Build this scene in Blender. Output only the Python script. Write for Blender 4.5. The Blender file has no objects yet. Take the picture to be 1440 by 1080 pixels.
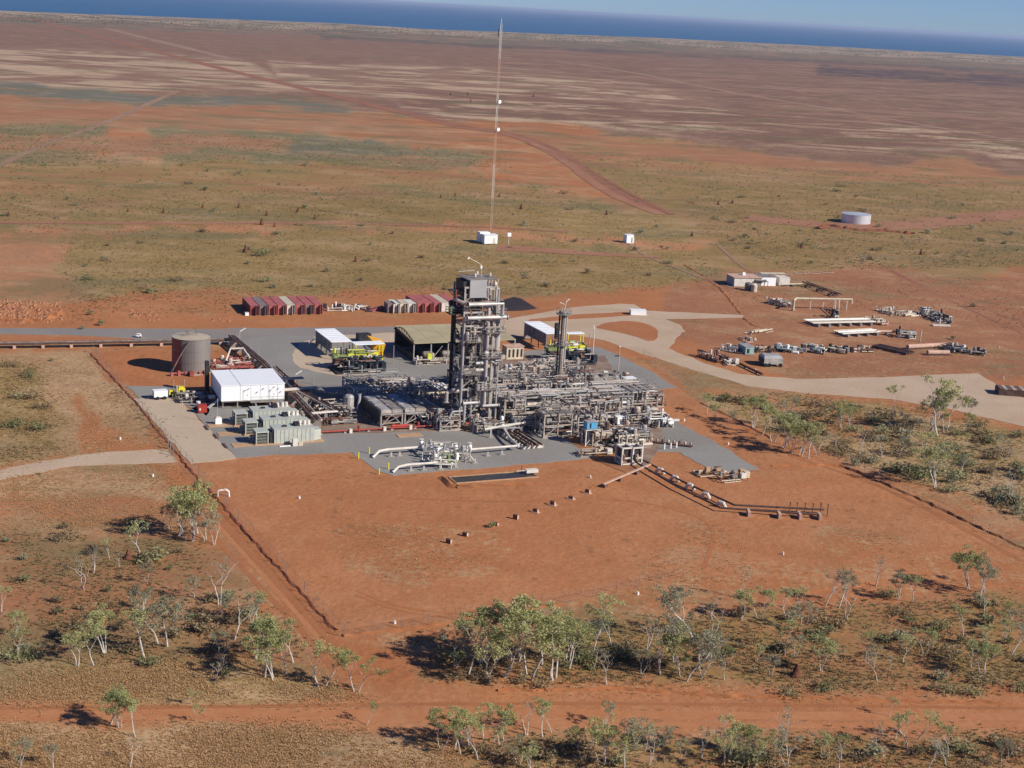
import bpy, math, random
import numpy as np
from mathutils import Vector, Matrix
from mathutils.geometry import tessellate_polygon
rad = math.radians
SC = bpy.context.scene
COL = SC.collection

# ------------------------------------------------------------------ camera
FPX, CAMH = 2100.0, 85.0                    # focal length for a 1440 px wide frame, flying height
PITCH, ROLL = math.atan(528 / FPX), rad(3.2)
cd = bpy.data.cameras.new('camera'); cam = bpy.data.objects.new('camera', cd); COL.objects.link(cam)
cd.sensor_width = 36; cd.lens = FPX / 1440 * 36; cd.clip_start = 1; cd.clip_end = 150000
_r = Vector((math.cos(ROLL), math.sin(ROLL) * math.sin(PITCH), math.sin(ROLL) * math.cos(PITCH)))
_u = Vector((-math.sin(ROLL), math.cos(ROLL) * math.sin(PITCH), math.cos(ROLL) * math.cos(PITCH)))
_b = Vector((0, -math.cos(PITCH), math.sin(PITCH)))
cam.matrix_world = Matrix(((_r.x, _u.x, _b.x, 0), (_r.y, _u.y, _b.y, 0), (_r.z, _u.z, _b.z, CAMH), (0, 0, 0, 1)))
SC.camera = cam

# ------------------------------------------------------------------ sky, sun, exposure
SUN_EL, SUN_AZ = rad(32.5), rad(-24)          # azimuth measured from +X towards +Y
SUN_STRENGTH, SKY_STRENGTH = 4.5, 0.080
w = bpy.data.worlds.new('World'); SC.world = w; w.use_nodes = True
nt = w.node_tree; nt.nodes.clear()
sky = nt.nodes.new('ShaderNodeTexSky'); sky.sky_type = 'NISHITA'; sky.sun_disc = False
sky.sun_elevation = SUN_EL; sky.sun_rotation = rad(90) - SUN_AZ
sky.altitude = 0; sky.air_density = 0.8; sky.dust_density = 0.0; sky.ozone_density = 3.5
bg = nt.nodes.new('ShaderNodeBackground'); bg.inputs[1].default_value = SKY_STRENGTH
wo = nt.nodes.new('ShaderNodeOutputWorld')
tint = nt.nodes.new('ShaderNodeMix'); tint.data_type = 'RGBA'; tint.blend_type = 'MULTIPLY'
tint.inputs[0].default_value = 1.0; tint.inputs[7].default_value = (0.39, 0.53, 0.88, 1)
nt.links.new(sky.outputs[0], tint.inputs[6]); nt.links.new(tint.outputs[2], bg.inputs[0]); nt.links.new(bg.outputs[0], wo.inputs[0])
sd = bpy.data.lights.new('sun', 'SUN'); sun = bpy.data.objects.new('sun', sd); COL.objects.link(sun)
sd.energy = SUN_STRENGTH; sd.angle = rad(0.53); sd.color = (1.0, 0.935, 0.83)
_s = Vector((math.cos(SUN_EL) * math.cos(SUN_AZ), math.cos(SUN_EL) * math.sin(SUN_AZ), math.sin(SUN_EL)))
sun.rotation_euler = _s.to_track_quat('Z', 'Y').to_euler(); sun.location = (300, 100, 300)
SC.view_settings.view_transform = 'Standard'; SC.view_settings.look = 'None'
SC.view_settings.exposure = 0.48; SC.view_settings.gamma = 1; SC.view_settings.use_curve_mapping = False
SC.render.engine = 'CYCLES'
SC.cycles.max_bounces = 5; SC.cycles.diffuse_bounces = 3; SC.cycles.glossy_bounces = 2
SC.cycles.volume_bounces = 0

# ------------------------------------------------------------------ surveying: photo sight lines met with the level ground
def G(px, py, z=0.0):
    a, b = (px - 720) / FPX, (540 - py) / FPX
    X = a * math.cos(ROLL) - b * math.sin(ROLL); Y = a * math.sin(ROLL) + b * math.cos(ROLL)
    dx, dy, dz = X, math.cos(PITCH) + Y * math.sin(PITCH), -math.sin(PITCH) + Y * math.cos(PITCH)
    t = (z - CAMH) / dz
    return Vector((dx * t, dy * t, z))
def Gn(px, py):
    a, b = (px - 720) / FPX, (540 - py) / FPX
    X = a * math.cos(ROLL) - b * math.sin(ROLL); Y = a * math.sin(ROLL) + b * math.cos(ROLL)
    dy, dz = math.cos(PITCH) + Y * math.sin(PITCH), -math.sin(PITCH) + Y * math.cos(PITCH)
    t = -CAMH / dz
    return X * t, dy * t
def scale_at(p):                                  # photo pixels per metre at a point
    return FPX / (Vector(p) - Vector((0, 0, CAMH))).length
GA = rad(24)                                      # bearing of the plant's grid
O = G(646, 602)
def L(x, y, z=0.0):                               # plant grid -> world
    return Vector((O.x + x * math.cos(GA) - y * math.sin(GA), O.y + x * math.sin(GA) + y * math.cos(GA), z))
def Li(p):                                        # photo pixel on the ground -> plant grid
    q = G(*p) - O
    return (q.x * math.cos(GA) + q.y * math.sin(GA), -q.x * math.sin(GA) + q.y * math.cos(GA))

# ------------------------------------------------------------------ materials
def mat(name, c, rough=0.7, metal=0.0, var=0.18, scale=0.6, spec=0.3, bump=0.0, c2=None, streak=False):
    m = bpy.data.materials.new(name); m.use_nodes = True; n = m.node_tree
    b = n.nodes['Principled BSDF']; b.inputs['Roughness'].default_value = rough; b.inputs['Metallic'].default_value = metal
    b.inputs['Specular IOR Level'].default_value = spec
    geo = n.nodes.new('ShaderNodeNewGeometry')
    nz = n.nodes.new('ShaderNodeTexNoise'); nz.inputs['Scale'].default_value = scale; nz.inputs['Detail'].default_value = 5
    if streak:
        mp = n.nodes.new('ShaderNodeMapping'); mp.inputs['Scale'].default_value = (1, 1, 0.15)
        n.links.new(geo.outputs['Position'], mp.inputs[0]); n.links.new(mp.outputs[0], nz.inputs['Vector'])
    else: n.links.new(geo.outputs['Position'], nz.inputs['Vector'])
    r = n.nodes.new('ShaderNodeValToRGB'); r.color_ramp.elements[0].position = 0.32; r.color_ramp.elements[1].position = 0.68
    if c2 is None: c2 = tuple(x * (1 - 2 * var) for x in c)
    r.color_ramp.elements[0].color = (*c2, 1); r.color_ramp.elements[1].color = (*c, 1)
    n.links.new(nz.outputs[0], r.inputs[0]); n.links.new(r.outputs[0], b.inputs['Base Color'])
    if bump:
        bp = n.nodes.new('ShaderNodeBump'); bp.inputs['Strength'].default_value = bump
        n.links.new(nz.outputs[0], bp.inputs['Height']); n.links.new(bp.outputs[0], b.inputs['Normal'])
    return m
class M: pass
M.steel = mat('galvanised_steel', (.45, .42, .39), .55, .15, .22, .9)
M.steel_d = mat('weathered_steel', (.30, .262, .235), .7, .1, .28, .9)
M.clad = mat('pipe_cladding', (.47, .45, .43), .48, .2, .15, .5)
M.cladb = mat('pinkish_cladding', (.50, .415, .345), .55, .12, .22, .5)
M.dark = mat('dark_steel', (.045, .04, .042), .6, .1, .3, .8)
M.black = mat('black_machinery', (.022, .026, .034), .45, .1, .3, 1.5)
M.rust = mat('rusty_pipe', (.20, .10, .07), .8, .05, .25, 1.2)
M.brown = mat('brown_pipe', (.12, .07, .055), .75, .05, .25, 1.2)
M.grate = mat('grating', (.30, .28, .25), .8, .1, .25, 2.5)
M.white = mat('white_paint', (.80, .80, .78), .5, 0, .03, .4)
M.whiteb = mat('white_cladding', (.82, .83, .83), .45, .05, .02, .3)
M.offwhite = mat('dusty_white', (.66, .61, .53), .6, 0, .12, 1.0)
M.cream = mat('cream_paint', (.56, .48, .36), .65, 0, .12, 1.0)
M.mint = mat('grey_green_paint', (.44, .455, .40), .55, 0, .09, .8)
M.mintd = mat('grey_green_louvre', (.17, .17, .15), .6, 0, .2, 3)
M.red = mat('fire_red_paint', (.40, .05, .035), .5, 0, .15, 1)
M.redbr = mat('red_brown_paint', (.28, .075, .055), .6, 0, .15, .8)
M.contred = mat('container_red', (.42, .125, .105), .6, 0, .14, .6)
M.contgrey = mat('container_grey', (.22, .17, .15), .6, 0, .14, .6)
M.contmar = mat('container_maroon', (.27, .06, .06), .6, 0, .14, .6)
M.yellow = mat('yellow_paint', (.72, .62, .04), .5, 0, .1, 1)
M.lime = mat('lime_paint', (.62, .64, .06), .5, 0, .15, 1)
M.limed = mat('dull_green_paint', (.24, .28, .11), .6, 0, .2, 1)
M.amber = mat('amber_paint', (.72, .36, .02), .5, 0, .1, .6)
M.orange = mat('orange_hot_casing', (.55, .14, .03), .6, 0, .2, 1.5)
M.blue = mat('blue_paint', (.10, .36, .58), .45, 0, .08, 1)
M.teal = mat('pale_teal_paint', (.28, .42, .40), .55, 0, .1, 1)
M.navy = mat('dark_blue_steel', (.035, .05, .075), .45, .2, .3, 1)
M.tankgrey = mat('tank_steel', (.235, .21, .195), .55, .25, .12, .35, streak=True)
M.housing = mat('grey_sheeting', (.36, .36, .36), .55, .1, .08, .4)
M.tankroof = mat('tank_roof', (.46, .38, .28), .7, .05, .12, .5)
M.silver = mat('corrugated_zinc', (.70, .70, .70), .38, .45, .06, .5)
M.olive = mat('olive_tan_roof', (.42, .355, .215), .6, .1, .08, .3)
M.conc = mat('concrete', (.42, .38, .33), .85, 0, .12, .8)
M.salmon = mat('dusty_concrete', (.55, .36, .27), .85, 0, .12, 1)
M.tanc = mat('orange_stained_slab', (.48, .30, .17), .85, 0, .12, 1)
M.dirt = mat('red_dirt', (.36, .135, .05), .95, 0, .2, .6, bump=.4)
M.dirtd = mat('dark_red_dirt', (.25, .085, .04), .95, 0, .2, 1.0, bump=.4)
M.liner = mat('black_liner', (.032, .024, .028), .9, 0, .15, .4)
M.pit = mat('pond_liner', (.05, .045, .042), .35, 0, .2, .5)
M.glass = mat('window_glass', (.03, .035, .04), .15, 0, .1, .5, spec=.6)
M.rock = mat('pale_stone', (.52, .43, .34), .9, 0, .2, 3)
M.redrock = mat('red_stone', (.42, .19, .10), .9, 0, .25, 2)
M.bark = mat('white_bark', (.56, .51, .44), .8, 0, .2, 3)
M.termite = mat('termite_earth', (.17, .065, .038), .95, 0, .25, 1.0)
M.lamp = mat('glint_white', (.85, .82, .72), .3, 0, .03, 1)

def leafmat(name, c, c2):
    m = bpy.data.materials.new(name); m.use_nodes = True; n = m.node_tree
    b = n.nodes['Principled BSDF']; b.inputs['Roughness'].default_value = .6; b.inputs['Specular IOR Level'].default_value = .25
    geo = n.nodes.new('ShaderNodeNewGeometry'); oi = n.nodes.new('ShaderNodeObjectInfo')
    nz = n.nodes.new('ShaderNodeTexNoise'); nz.inputs['Scale'].default_value = 1.1; nz.inputs['Detail'].default_value = 3
    n.links.new(geo.outputs['Position'], nz.inputs['Vector'])
    ad = n.nodes.new('ShaderNodeMath'); ad.operation = 'MULTIPLY_ADD'; ad.inputs[1].default_value = .5; n.links.new(oi.outputs['Random'], ad.inputs[0])
    mu = n.nodes.new('ShaderNodeMath'); mu.operation = 'SUBTRACT'; mu.inputs[1].default_value = .25
    n.links.new(nz.outputs[0], ad.inputs[2]); n.links.new(ad.outputs[0], mu.inputs[0])
    r = n.nodes.new('ShaderNodeValToRGB'); r.color_ramp.elements[0].position = .3; r.color_ramp.elements[1].position = .7
    r.color_ramp.elements[0].color = (*c2, 1); r.color_ramp.elements[1].color = (*c, 1)
    n.links.new(mu.outputs[0], r.inputs[0]); n.links.new(r.outputs[0], b.inputs['Base Color'])
    tr = n.nodes.new('ShaderNodeBsdfTranslucent'); n.links.new(r.outputs[0], tr.inputs[0])
    mx = n.nodes.new('ShaderNodeMixShader'); mx.inputs[0].default_value = .36
    out = [x for x in n.nodes if x.type == 'OUTPUT_MATERIAL'][0]
    n.links.new(b.outputs[0], mx.inputs[1]); n.links.new(tr.outputs[0], mx.inputs[2]); n.links.new(mx.outputs[0], out.inputs[0])
    return m
M.gum = leafmat('gum_leaves', (.46, .45, .20), (.30, .315, .125))
M.gumgrey = leafmat('grey_gum_leaves', (.38, .36, .23), (.25, .245, .15))
M.scrub = leafmat('scrub_leaves', (.33, .245, .135), (.20, .155, .085))
M.scrubg = leafmat('green_scrub_leaves', (.31, .295, .145), (.19, .19, .085))
M.spin = leafmat('dry_spinifex', (.52, .33, .16), (.37, .225, .105))
M.spino = leafmat('olive_spinifex', (.32, .235, .11), (.20, .145, .065))

# ------------------------------------------------------------------ mesh builder
class MB:
    def __init__(s): s.v = []; s.f = []
    def add(s, vs, fs):
        o = len(s.v); s.v += [tuple(x) for x in vs]; s.f += [tuple(i + o for i in f) for f in fs]; return s
    def box(s, x0, x1, y0, y1, z0, z1):
        return s.add([(x0,y0,z0),(x1,y0,z0),(x1,y1,z0),(x0,y1,z0),(x0,y0,z1),(x1,y0,z1),(x1,y1,z1),(x0,y1,z1)],
                     [(3,2,1,0),(4,5,6,7),(0,1,5,4),(1,2,6,5),(2,3,7,6),(3,0,4,7)])
    def prism(s, poly, z0, z1):
        n = len(poly); return s.add([(x, y, z0) for x, y in poly] + [(x, y, z1) for x, y in poly],
            [tuple(range(n))[::-1], tuple(range(n, 2 * n))] + [(i, (i+1) % n, n + (i+1) % n, n + i) for i in range(n)])
    def beam(s, p, q, w=.2, h=None):
        p, q = Vector(p), Vector(q); d = (q - p)
        if d.length < 1e-4: return s
        h = h or w; d.normalize(); up = Vector((0, 0, 1)) if abs(d.z) < .95 else Vector((0, 1, 0))
        a = d.cross(up).normalized() * w / 2; b = a.cross(d).normalized() * h / 2
        return s.add([p-a-b, p+a-b, p+a+b, p-a+b, q-a-b, q+a-b, q+a+b, q-a+b],
                     [(0,1,2,3),(7,6,5,4),(4,5,1,0),(5,6,2,1),(6,7,3,2),(7,4,0,3)])
    def tube(s, pts, r, n=7, cap=True):
        pts = [Vector(p) for p in pts]; rs = r if isinstance(r, (list, tuple)) else [r] * len(pts)
        d0 = (pts[1] - pts[0]).normalized(); ref = Vector((0, 0, 1)) if abs(d0.z) < .9 else Vector((1, 0, 0))
        o = len(s.v)
        for i, p in enumerate(pts):
            if i == 0: t = d0
            elif i == len(pts) - 1: t = (pts[i] - pts[i-1]).normalized()
            else:
                t = (pts[i+1] - pts[i]).normalized() + (pts[i] - pts[i-1]).normalized()
                t = t.normalized() if t.length > 1e-3 else d0
            a = ref - t * ref.dot(t)
            if a.length < 1e-2: a = (Vector((0, 1, 0)) - t * t.y)
            a.normalize(); b = t.cross(a); ref = a
            for k in range(n):
                an = 2 * math.pi * k / n; s.v.append(tuple(p + (a * math.cos(an) + b * math.sin(an)) * rs[i]))
        for i in range(len(pts) - 1):
            for k in range(n):
                k2 = (k + 1) % n; s.f.append((o + i*n + k, o + i*n + k2, o + (i+1)*n + k2, o + (i+1)*n + k))
        if cap: s.f.append(tuple(o + k for k in range(n))[::-1]); s.f.append(tuple(o + (len(pts)-1)*n + k for k in range(n)))
        return s
    def cyl(s, x, y, z0, z1, r, n=12, r2=None): return s.tube([(x, y, z0), (x, y, z1)], [r, r if r2 is None else r2], n)
    def drum(s, p, q, r, n=12):                   # pressure vessel with dished ends
        p, q = Vector(p), Vector(q); d = (q - p).normalized()
        return s.tube([p - d*r*.5, p - d*r*.36, p, q, q + d*r*.36, q + d*r*.5], [r*.15, r*.7, r, r, r*.7, r*.15], n)
    def route(s, pts, r, n=7):                    # pipe with flange rings at its ends
        s.tube(pts, r, n); a, b = Vector(pts[0]), Vector(pts[1]); d = (b - a).normalized()
        s.tube([a, a + d * .12], r * 1.6, n); a, b = Vector(pts[-1]), Vector(pts[-2]); d = (b - a).normalized()
        return s.tube([a, a + d * .12], r * 1.6, n)
    def mesh(s, name, m):
        me = bpy.data.meshes.new(name); me.from_pydata(s.v, [], s.f); me.update()
        for x in (m if isinstance(m, (list, tuple)) else [m]): me.materials.append(x)
        return me
    def put(s, name, m, parent=None, **k):
        o = bpy.data.objects.new(name, s.mesh(name, m)); COL.objects.link(o)
        if parent: o.parent = parent
        for a, b in k.items(): o[a] = b
        return o
def link(name, me, parent=None, loc=None, rz=None, sc=None):
    o = bpy.data.objects.new(name, me); COL.objects.link(o)
    if parent: o.parent = parent
    if loc is not None: o.location = loc
    if rz is not None: o.rotation_euler = (0, 0, rz)
    if sc is not None: o.scale = (sc, sc, sc) if not isinstance(sc, tuple) else sc
    return o
def tag(o, label, cat, group=None, kind=None):
    o['label'] = label; o['category'] = cat
    if group: o['group'] = group
    if kind: o['kind'] = kind
    return o
def thing(name, label, cat, loc, rz=GA, group=None):
    o = bpy.data.objects.new(name, None); COL.objects.link(o); o.location = loc; o.rotation_euler = (0, 0, rz)
    o.empty_display_size = .5
    return tag(o, label, cat, group)
def copy_tree(o, parent=None):
    c = o.copy(); COL.objects.link(c)
    if parent: c.parent = parent
    for ch in list(o.children): copy_tree(ch, c)
    return c
def inside(poly, X, Y):
    r = np.zeros(np.shape(X), bool); n = len(poly)
    for i in range(n):
        x1, y1 = poly[i]; x2, y2 = poly[(i+1) % n]
        if y1 == y2: continue
        c = ((y1 > Y) != (y2 > Y)) & (X < (x2 - x1) * (Y - y1) / (y2 - y1) + x1); r ^= c
    return r
# ------------------------------------------------------------------ the ground: one sheet out to the coast
COASTX = [-900, 0, 240, 480, 600, 920, 1200, 1440, 2400]; COASTY = [-14, 15, 24, 33, 41, 53, 67, 80, 127]
def coast(x): return np.interp(x, COASTX, COASTY)
RED = (.36, .147, .063); REDB = (.395, .182, .088); REDD = (.32, .115, .045); TAN = (.40, .265, .145); PALE = (.40, .28, .185)
OLV = (.25, .166, .063); OLVG = (.190, .160, .082); PURP = (.205, .112, .076); PURP2 = (.245, .143, .096); BRN = (.30, .168, .09)
GREY = (.15, .14, .105); DUNE = (.38, .28, .20); SCR = (.135, .125, .085); MID = (.335, .160, .08)
WOOD = (.325, .145, .070); WOOD2 = (.27, .165, .08)
layers = [  # polygon in photo pixels, base, alt, cover of alt, softness
 (None, RED, TAN, .35),
 # far plain
 ([(-600, -60), (2040, 60), (2040, 330), (720, 165), (-600, 140)], PURP2, PURP, .55),
 ([(700, 50), (2040, 130), (2040, 245), (1200, 195), (700, 150)], PURP, PURP2, .42),
 ([(-600, 45), (0, 62), (340, 80), (420, 130), (0, 125), (-600, 110)], PURP2, PALE, .46),
 ([(380, 85), (620, 95), (900, 112), (1040, 150), (700, 150), (400, 128)], PURP2, PALE, .36),
 ([(560, 125), (800, 132), (1450, 195), (2000, 260), (2000, 290), (1300, 215), (860, 178), (540, 160)], PURP, PALE, .38),
 ([(-600, 100), (0, 115), (480, 148), (480, 162), (0, 142), (-600, 122)], BRN, GREY, .6),
 ([(-600, 120), (0, 138), (420, 158), (700, 182), (620, 195), (0, 178), (-600, 165)], MID, BRN, .4),
 ([(-600, 170), (0, 172), (145, 176), (140, 192), (0, 188), (-600, 190)], OLVG, BRN, .35),
 ([(200, 182), (420, 190), (700, 215), (700, 235), (560, 235), (200, 225)], BRN, OLVG, .55),
 ([(-600, 205), (160, 212), (165, 232), (0, 232), (-600, 240)], OLVG, BRN, .45),
 ([(-600, 185), (0, 190), (420, 195), (420, 212), (0, 208), (-600, 205)], MID, BRN, .5),
 ([(160, 225), (560, 232), (720, 245), (780, 262), (500, 268), (100, 268), (-600, 255), (-600, 235)], MID, OLV, .52),
 ([(700, 180), (1000, 200), (1450, 250), (2000, 300), (2000, 340), (1300, 262), (960, 245), (780, 225)], MID, OLV, .36),
 ([(800, 228), (960, 240), (1300, 255), (2000, 310), (2000, 600), (1440, 400), (1000, 385), (900, 300)], OLV, BRN, .42),
 ([(-600, 255), (0, 262), (420, 262), (760, 262), (920, 300), (900, 340), (80, 330), (-600, 320)], BRN, OLV, .55),
 ([(60, 285), (700, 272), (830, 290), (940, 305), (1010, 345), (1020, 385), (960, 402), (840, 412), (130, 425), (90, 418), (88, 320)], OLV, TAN, .32),
 ([(0, 308), (420, 312), (800, 318), (1010, 330), (1010, 337), (700, 325), (0, 318)], REDB, TAN, .3),
 ([(420, 196), (560, 205), (560, 222), (420, 215)], OLVG, GREY, .5),
 # left quarry patch
 ([(-600, 300), (40, 322), (88, 350), (92, 410), (90, 452), (-600, 452)], BRN, REDB, .5),
 # cleared red strip with containers
 ([(-600, 430), (100, 415), (180, 405), (400, 420), (620, 410), (840, 415), (980, 402), (1030, 390), (1100, 384), (1440, 378), (2000, 400), (2000, 640), (1440, 560), (1000, 520), (840, 470), (-600, 475)], RED, TAN, .22),
 ([(960, 400), (1110, 384), (1300, 378), (2000, 400), (2000, 560), (1440, 535), (1110, 520), (1000, 505), (960, 440)], (.30, .135, .07), TAN, .30),
 # compound
 ([(127, 497), (345, 486), (620, 460), (850, 463), (905, 500), (990, 560), (1060, 590), (1180, 650), (1440, 775), (1440, 790), (1000, 800), (800, 848), (480, 897)], RED, REDB, .42),
 ([(127, 497), (350, 486), (420, 540), (180, 560)], REDD, RED, .6),
 # outer left dry grass
 ([(-600, 497), (0, 497), (125, 499), (240, 640), (160, 632), (60, 645), (-600, 800)], TAN, BRN, .45),
 ([(-600, 505), (0, 505), (50, 520), (75, 590), (70, 640), (-600, 760)], OLV, TAN, .42),
 ([(100, 545), (130, 600), (230, 615), (240, 640), (160, 632), (110, 640), (90, 600)], RED, TAN, .3),
 ([(-600, 700), (0, 677), (150, 655), (235, 655), (300, 738), (200, 745), (-600, 800)], TAN, RED, .40),
 ([(0, 700), (220, 695), (300, 740), (320, 800), (220, 760), (0, 752)], BRN, RED, .5),
 # woods
 ([(-600, 800), (0, 752), (240, 750), (300, 790), (440, 930), (500, 980), (-600, 985)], WOOD, WOOD2, .46),
 ([(-600, 940), (0, 925), (180, 935), (330, 940), (500, 975), (500, 987), (-600, 990)], TAN, OLV, .42),
 ([(-600, 1022), (0, 1022), (620, 1026), (660, 1350), (-600, 1350)], TAN, BRN, .42),
 ([(620, 1040), (900, 1040), (1440, 1030), (2000, 1030), (2000, 1350), (660, 1350)], WOOD, OLV, .5),
 ([(560, 930), (700, 900), (900, 870), (1200, 850), (1440, 830), (2000, 830), (2000, 960), (1440, 965), (1200, 970), (960, 962), (600, 960)], WOOD, OLV, .5),
 ([(990, 552), (1110, 553), (1300, 572), (1440, 615), (2000, 760), (2000, 900), (1440, 738), (1330, 690), (1190, 640), (1090, 610)], OLV, TAN, .5),
 ([(1030, 552), (1180, 560), (1240, 600), (1200, 620), (1080, 590)], REDB, OLV, .45),
 ([(1310, 660), (1400, 655), (1440, 680), (1440, 730), (1340, 695)], TAN, OLV, .25),
 # bare firebreak and tracks
 ([(240, 655), (268, 655), (482, 897), (560, 905), (600, 960), (540, 990), (480, 960), (440, 905)], RED, REDD, .45),
 ([(-600, 990), (0, 985), (400, 990), (620, 965), (960, 968), (1440, 985), (2000, 1000), (2000, 1040), (1440, 1030), (960, 1030), (620, 1035), (300, 1020), (-600, 1024)], RED, REDB, .5),
 ([(480, 740), (600, 735), (700, 750), (690, 800), (560, 830), (490, 800)], RED, TAN, .42),
 ([(930, 740), (1010, 735), (1060, 800), (960, 850), (880, 840)], RED, TAN, .35),
 ([(1150, 740), (1250, 750), (1300, 800), (1150, 800)], RED, TAN, .3),
 ([(840, 740), (930, 690), (960, 760), (860, 790)], RED, REDB, .5),
]
NC, NR = 480, 300
gx = np.linspace(-560, 2000, NC); tt = np.linspace(0, 1, NR) ** 1.35
PX = np.repeat(gx[None, :], NR, 0); cy = coast(gx)
PY = cy[None, :] + (1350 - cy[None, :]) * tt[:, None]
WX, WY = Gn(PX, PY)
base = np.zeros((NR, NC, 3)); alt = np.zeros((NR, NC, 3)); cov = np.zeros((NR, NC)); wld = np.ones((NR, NC))
rng = np.random.default_rng(5)
ph = rng.uniform(0, 6.28, 12)
jx = 8 * np.sin(PX / 37 + PY / 15 + ph[0]) + 5 * np.sin(PX / 14 - PY / 8 + ph[1]) + rng.normal(0, 2.5, PX.shape); jy = 4 * np.sin(PX / 27 + ph[2]) + 2.6 * np.sin(PX / 10 + PY / 11 + ph[3]) + rng.normal(0, 1.6, PX.shape)
jy = jy * np.clip(PY / 500, .25, 1)
def fbm(cx, cy, amp):
    out = np.zeros(PX.shape)
    for o_ in range(6):
        s_ = 2.0 ** o_; gw, gh = int(2600 / cx * s_) + 4, int(1500 / cy * s_) + 4; g_ = rng.normal(0, 1, (gh, gw))
        u, v = (PX + 600) / cx * s_, (PY + 100) / cy * s_; iu, iv = np.floor(u).astype(int), np.floor(v).astype(int); fu, fv = u - iu, v - iv; fu = fu*fu*(3-2*fu); fv = fv*fv*(3-2*fv)
        iu = np.clip(iu, 0, gw - 2); iv = np.clip(iv, 0, gh - 2)
        out += (g_[iv, iu]*(1-fu)*(1-fv) + g_[iv, iu+1]*fu*(1-fv) + g_[iv+1, iu]*(1-fu)*fv + g_[iv+1, iu+1]*fu*fv) * amp / s_ ** .8
    return out
kk = np.clip((PY - 30) / 250, .35, 1) * np.where(PY > 480, .55, 1)
jx = fbm(160, 60, 26) * kk; jy = fbm(150, 40, 7.5) * kk
for poly, b, a, c in layers:
    m = np.ones((NR, NC), bool) if poly is None else inside(poly, PX + jx, PY + jy)
    base[m] = b; alt[m] = a; cov[m] = c; wld[m] = 0.0 if (b in (RED, REDD) and a in (RED, REDB, REDD)) else (.3 if b == RED and c <= .32 else 1.0)
# coastal dunes and scrub follow the shoreline
dc = (PY - cy[None, :]); 
dc = dc + jy * .5
m = dc < 19; base[m] = SCR; alt[m] = PURP2; cov[m] = .45
m = dc < 9.5; base[m] = SCR; alt[m] = DUNE; cov[m] = .50
m = (dc > 19) & (dc < 24) & (PX > 450); base[m] = (.12, .085, .07); alt[m] = PURP; cov[m] = .3
m = (dc > 28) & (dc < 42) & (PX > 1150); base[m] = (.085, .06, .06); alt[m] = PURP; cov[m] = .35
def blur(a, k=1):
    for _ in range(k):
        p = np.pad(a, [(1, 1), (1, 1)] + [(0, 0)] * (a.ndim - 2), mode='edge')
        a = (p[:-2, 1:-1] + p[2:, 1:-1] + p[1:-1, :-2] + p[1:-1, 2:] + 2 * p[1:-1, 1:-1]) / 6
    return a
base, alt, cov, wld = blur(base, 1), blur(alt, 1), blur(cov, 1), blur(wld, 2)
def grid_mesh(name, X, Y, Z):
    nr, nc = X.shape; me = bpy.data.meshes.new(name)
    co = np.stack([X, Y, Z], -1).reshape(-1, 3).astype(np.float32)
    i = np.arange(nr * nc).reshape(nr, nc); q = np.stack([i[1:, :-1], i[1:, 1:], i[:-1, 1:], i[:-1, :-1]], -1).reshape(-1, 4)
    me.vertices.add(len(co)); me.vertices.foreach_set('co', co.ravel())
    me.loops.add(q.size); me.loops.foreach_set('vertex_index', q.ravel().astype(np.int32))
    me.polygons.add(len(q)); me.polygons.foreach_set('loop_start', np.arange(0, q.size, 4, dtype=np.int32))
    me.update(calc_edges=True); return me
gme = grid_mesh('ground', WX, WY, np.zeros_like(WX))
for nm, arr in (('base', base), ('alt', alt)):
    at = gme.color_attributes.new(nm, 'FLOAT_COLOR', 'POINT')
    at.data.foreach_set('color', np.concatenate([arr.reshape(-1, 3), np.ones((NR*NC, 1))], 1).ravel().astype(np.float32))
at = gme.attributes.new('wild', 'FLOAT', 'POINT'); at.data.foreach_set('value', wld.ravel().astype(np.float32))
at = gme.attributes.new('cover', 'FLOAT', 'POINT'); at.data.foreach_set('value', cov.ravel().astype(np.float32))
gm = bpy.data.materials.new('outback_ground'); gm.use_nodes = True; n = gm.node_tree; N = n.nodes.new; LK = n.links.new
bs = n.nodes['Principled BSDF']; bs.inputs['Roughness'].default_value = .95; bs.inputs['Specular IOR Level'].default_value = .08
geo = N('ShaderNodeNewGeometry')
def attr(x): a = N('ShaderNodeAttribute'); a.attribute_name = x; return a
def noise(s, d=4, dist=0, sc=None, rough=.55):
    z = N('ShaderNodeTexNoise'); z.inputs['Scale'].default_value = s; z.inputs['Detail'].default_value = d; z.inputs['Distortion'].default_value = dist; z.inputs['Roughness'].default_value = rough
    if sc:
        mp = N('ShaderNodeMapping'); mp.inputs['Scale'].default_value = sc; LK(geo.outputs['Position'], mp.inputs[0]); LK(mp.outputs[0], z.inputs['Vector'])
    else: LK(geo.outputs['Position'], z.inputs['Vector'])
    return z.outputs[0]
def mth(op, a, b=None, c=None, cl=False):
    x = N('ShaderNodeMath'); x.operation = op; x.use_clamp = cl
    for i, q in enumerate((a, b, c)):
        if q is None: continue
        if isinstance(q, (int, float)): x.inputs[i].default_value = q
        else: LK(q, x.inputs[i])
    return x.outputs[0]
def mix(f, a, b, mode='MIX'):
    x = N('ShaderNodeMix'); x.data_type = 'RGBA'; x.blend_type = mode
    for i, q in ((0, f), (6, a), (7, b)):
        if isinstance(q, (int, float)): x.inputs[i].default_value = q
        elif isinstance(q, tuple): x.inputs[i].default_value = (*q, 1)
        else: LK(q, x.inputs[i])
    return x.outputs[2]
sep = N('ShaderNodeSeparateXYZ'); LK(geo.outputs['Position'], sep.inputs[0])
far = mth('MULTIPLY', mth('SUBTRACT', sep.outputs[1], 450), 1 / 900, cl=True)
n_fine, n_mid, n_big = noise(.9, 3, 0, None, .6), noise(.16, 4), noise(.035, 4, .6)
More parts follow.
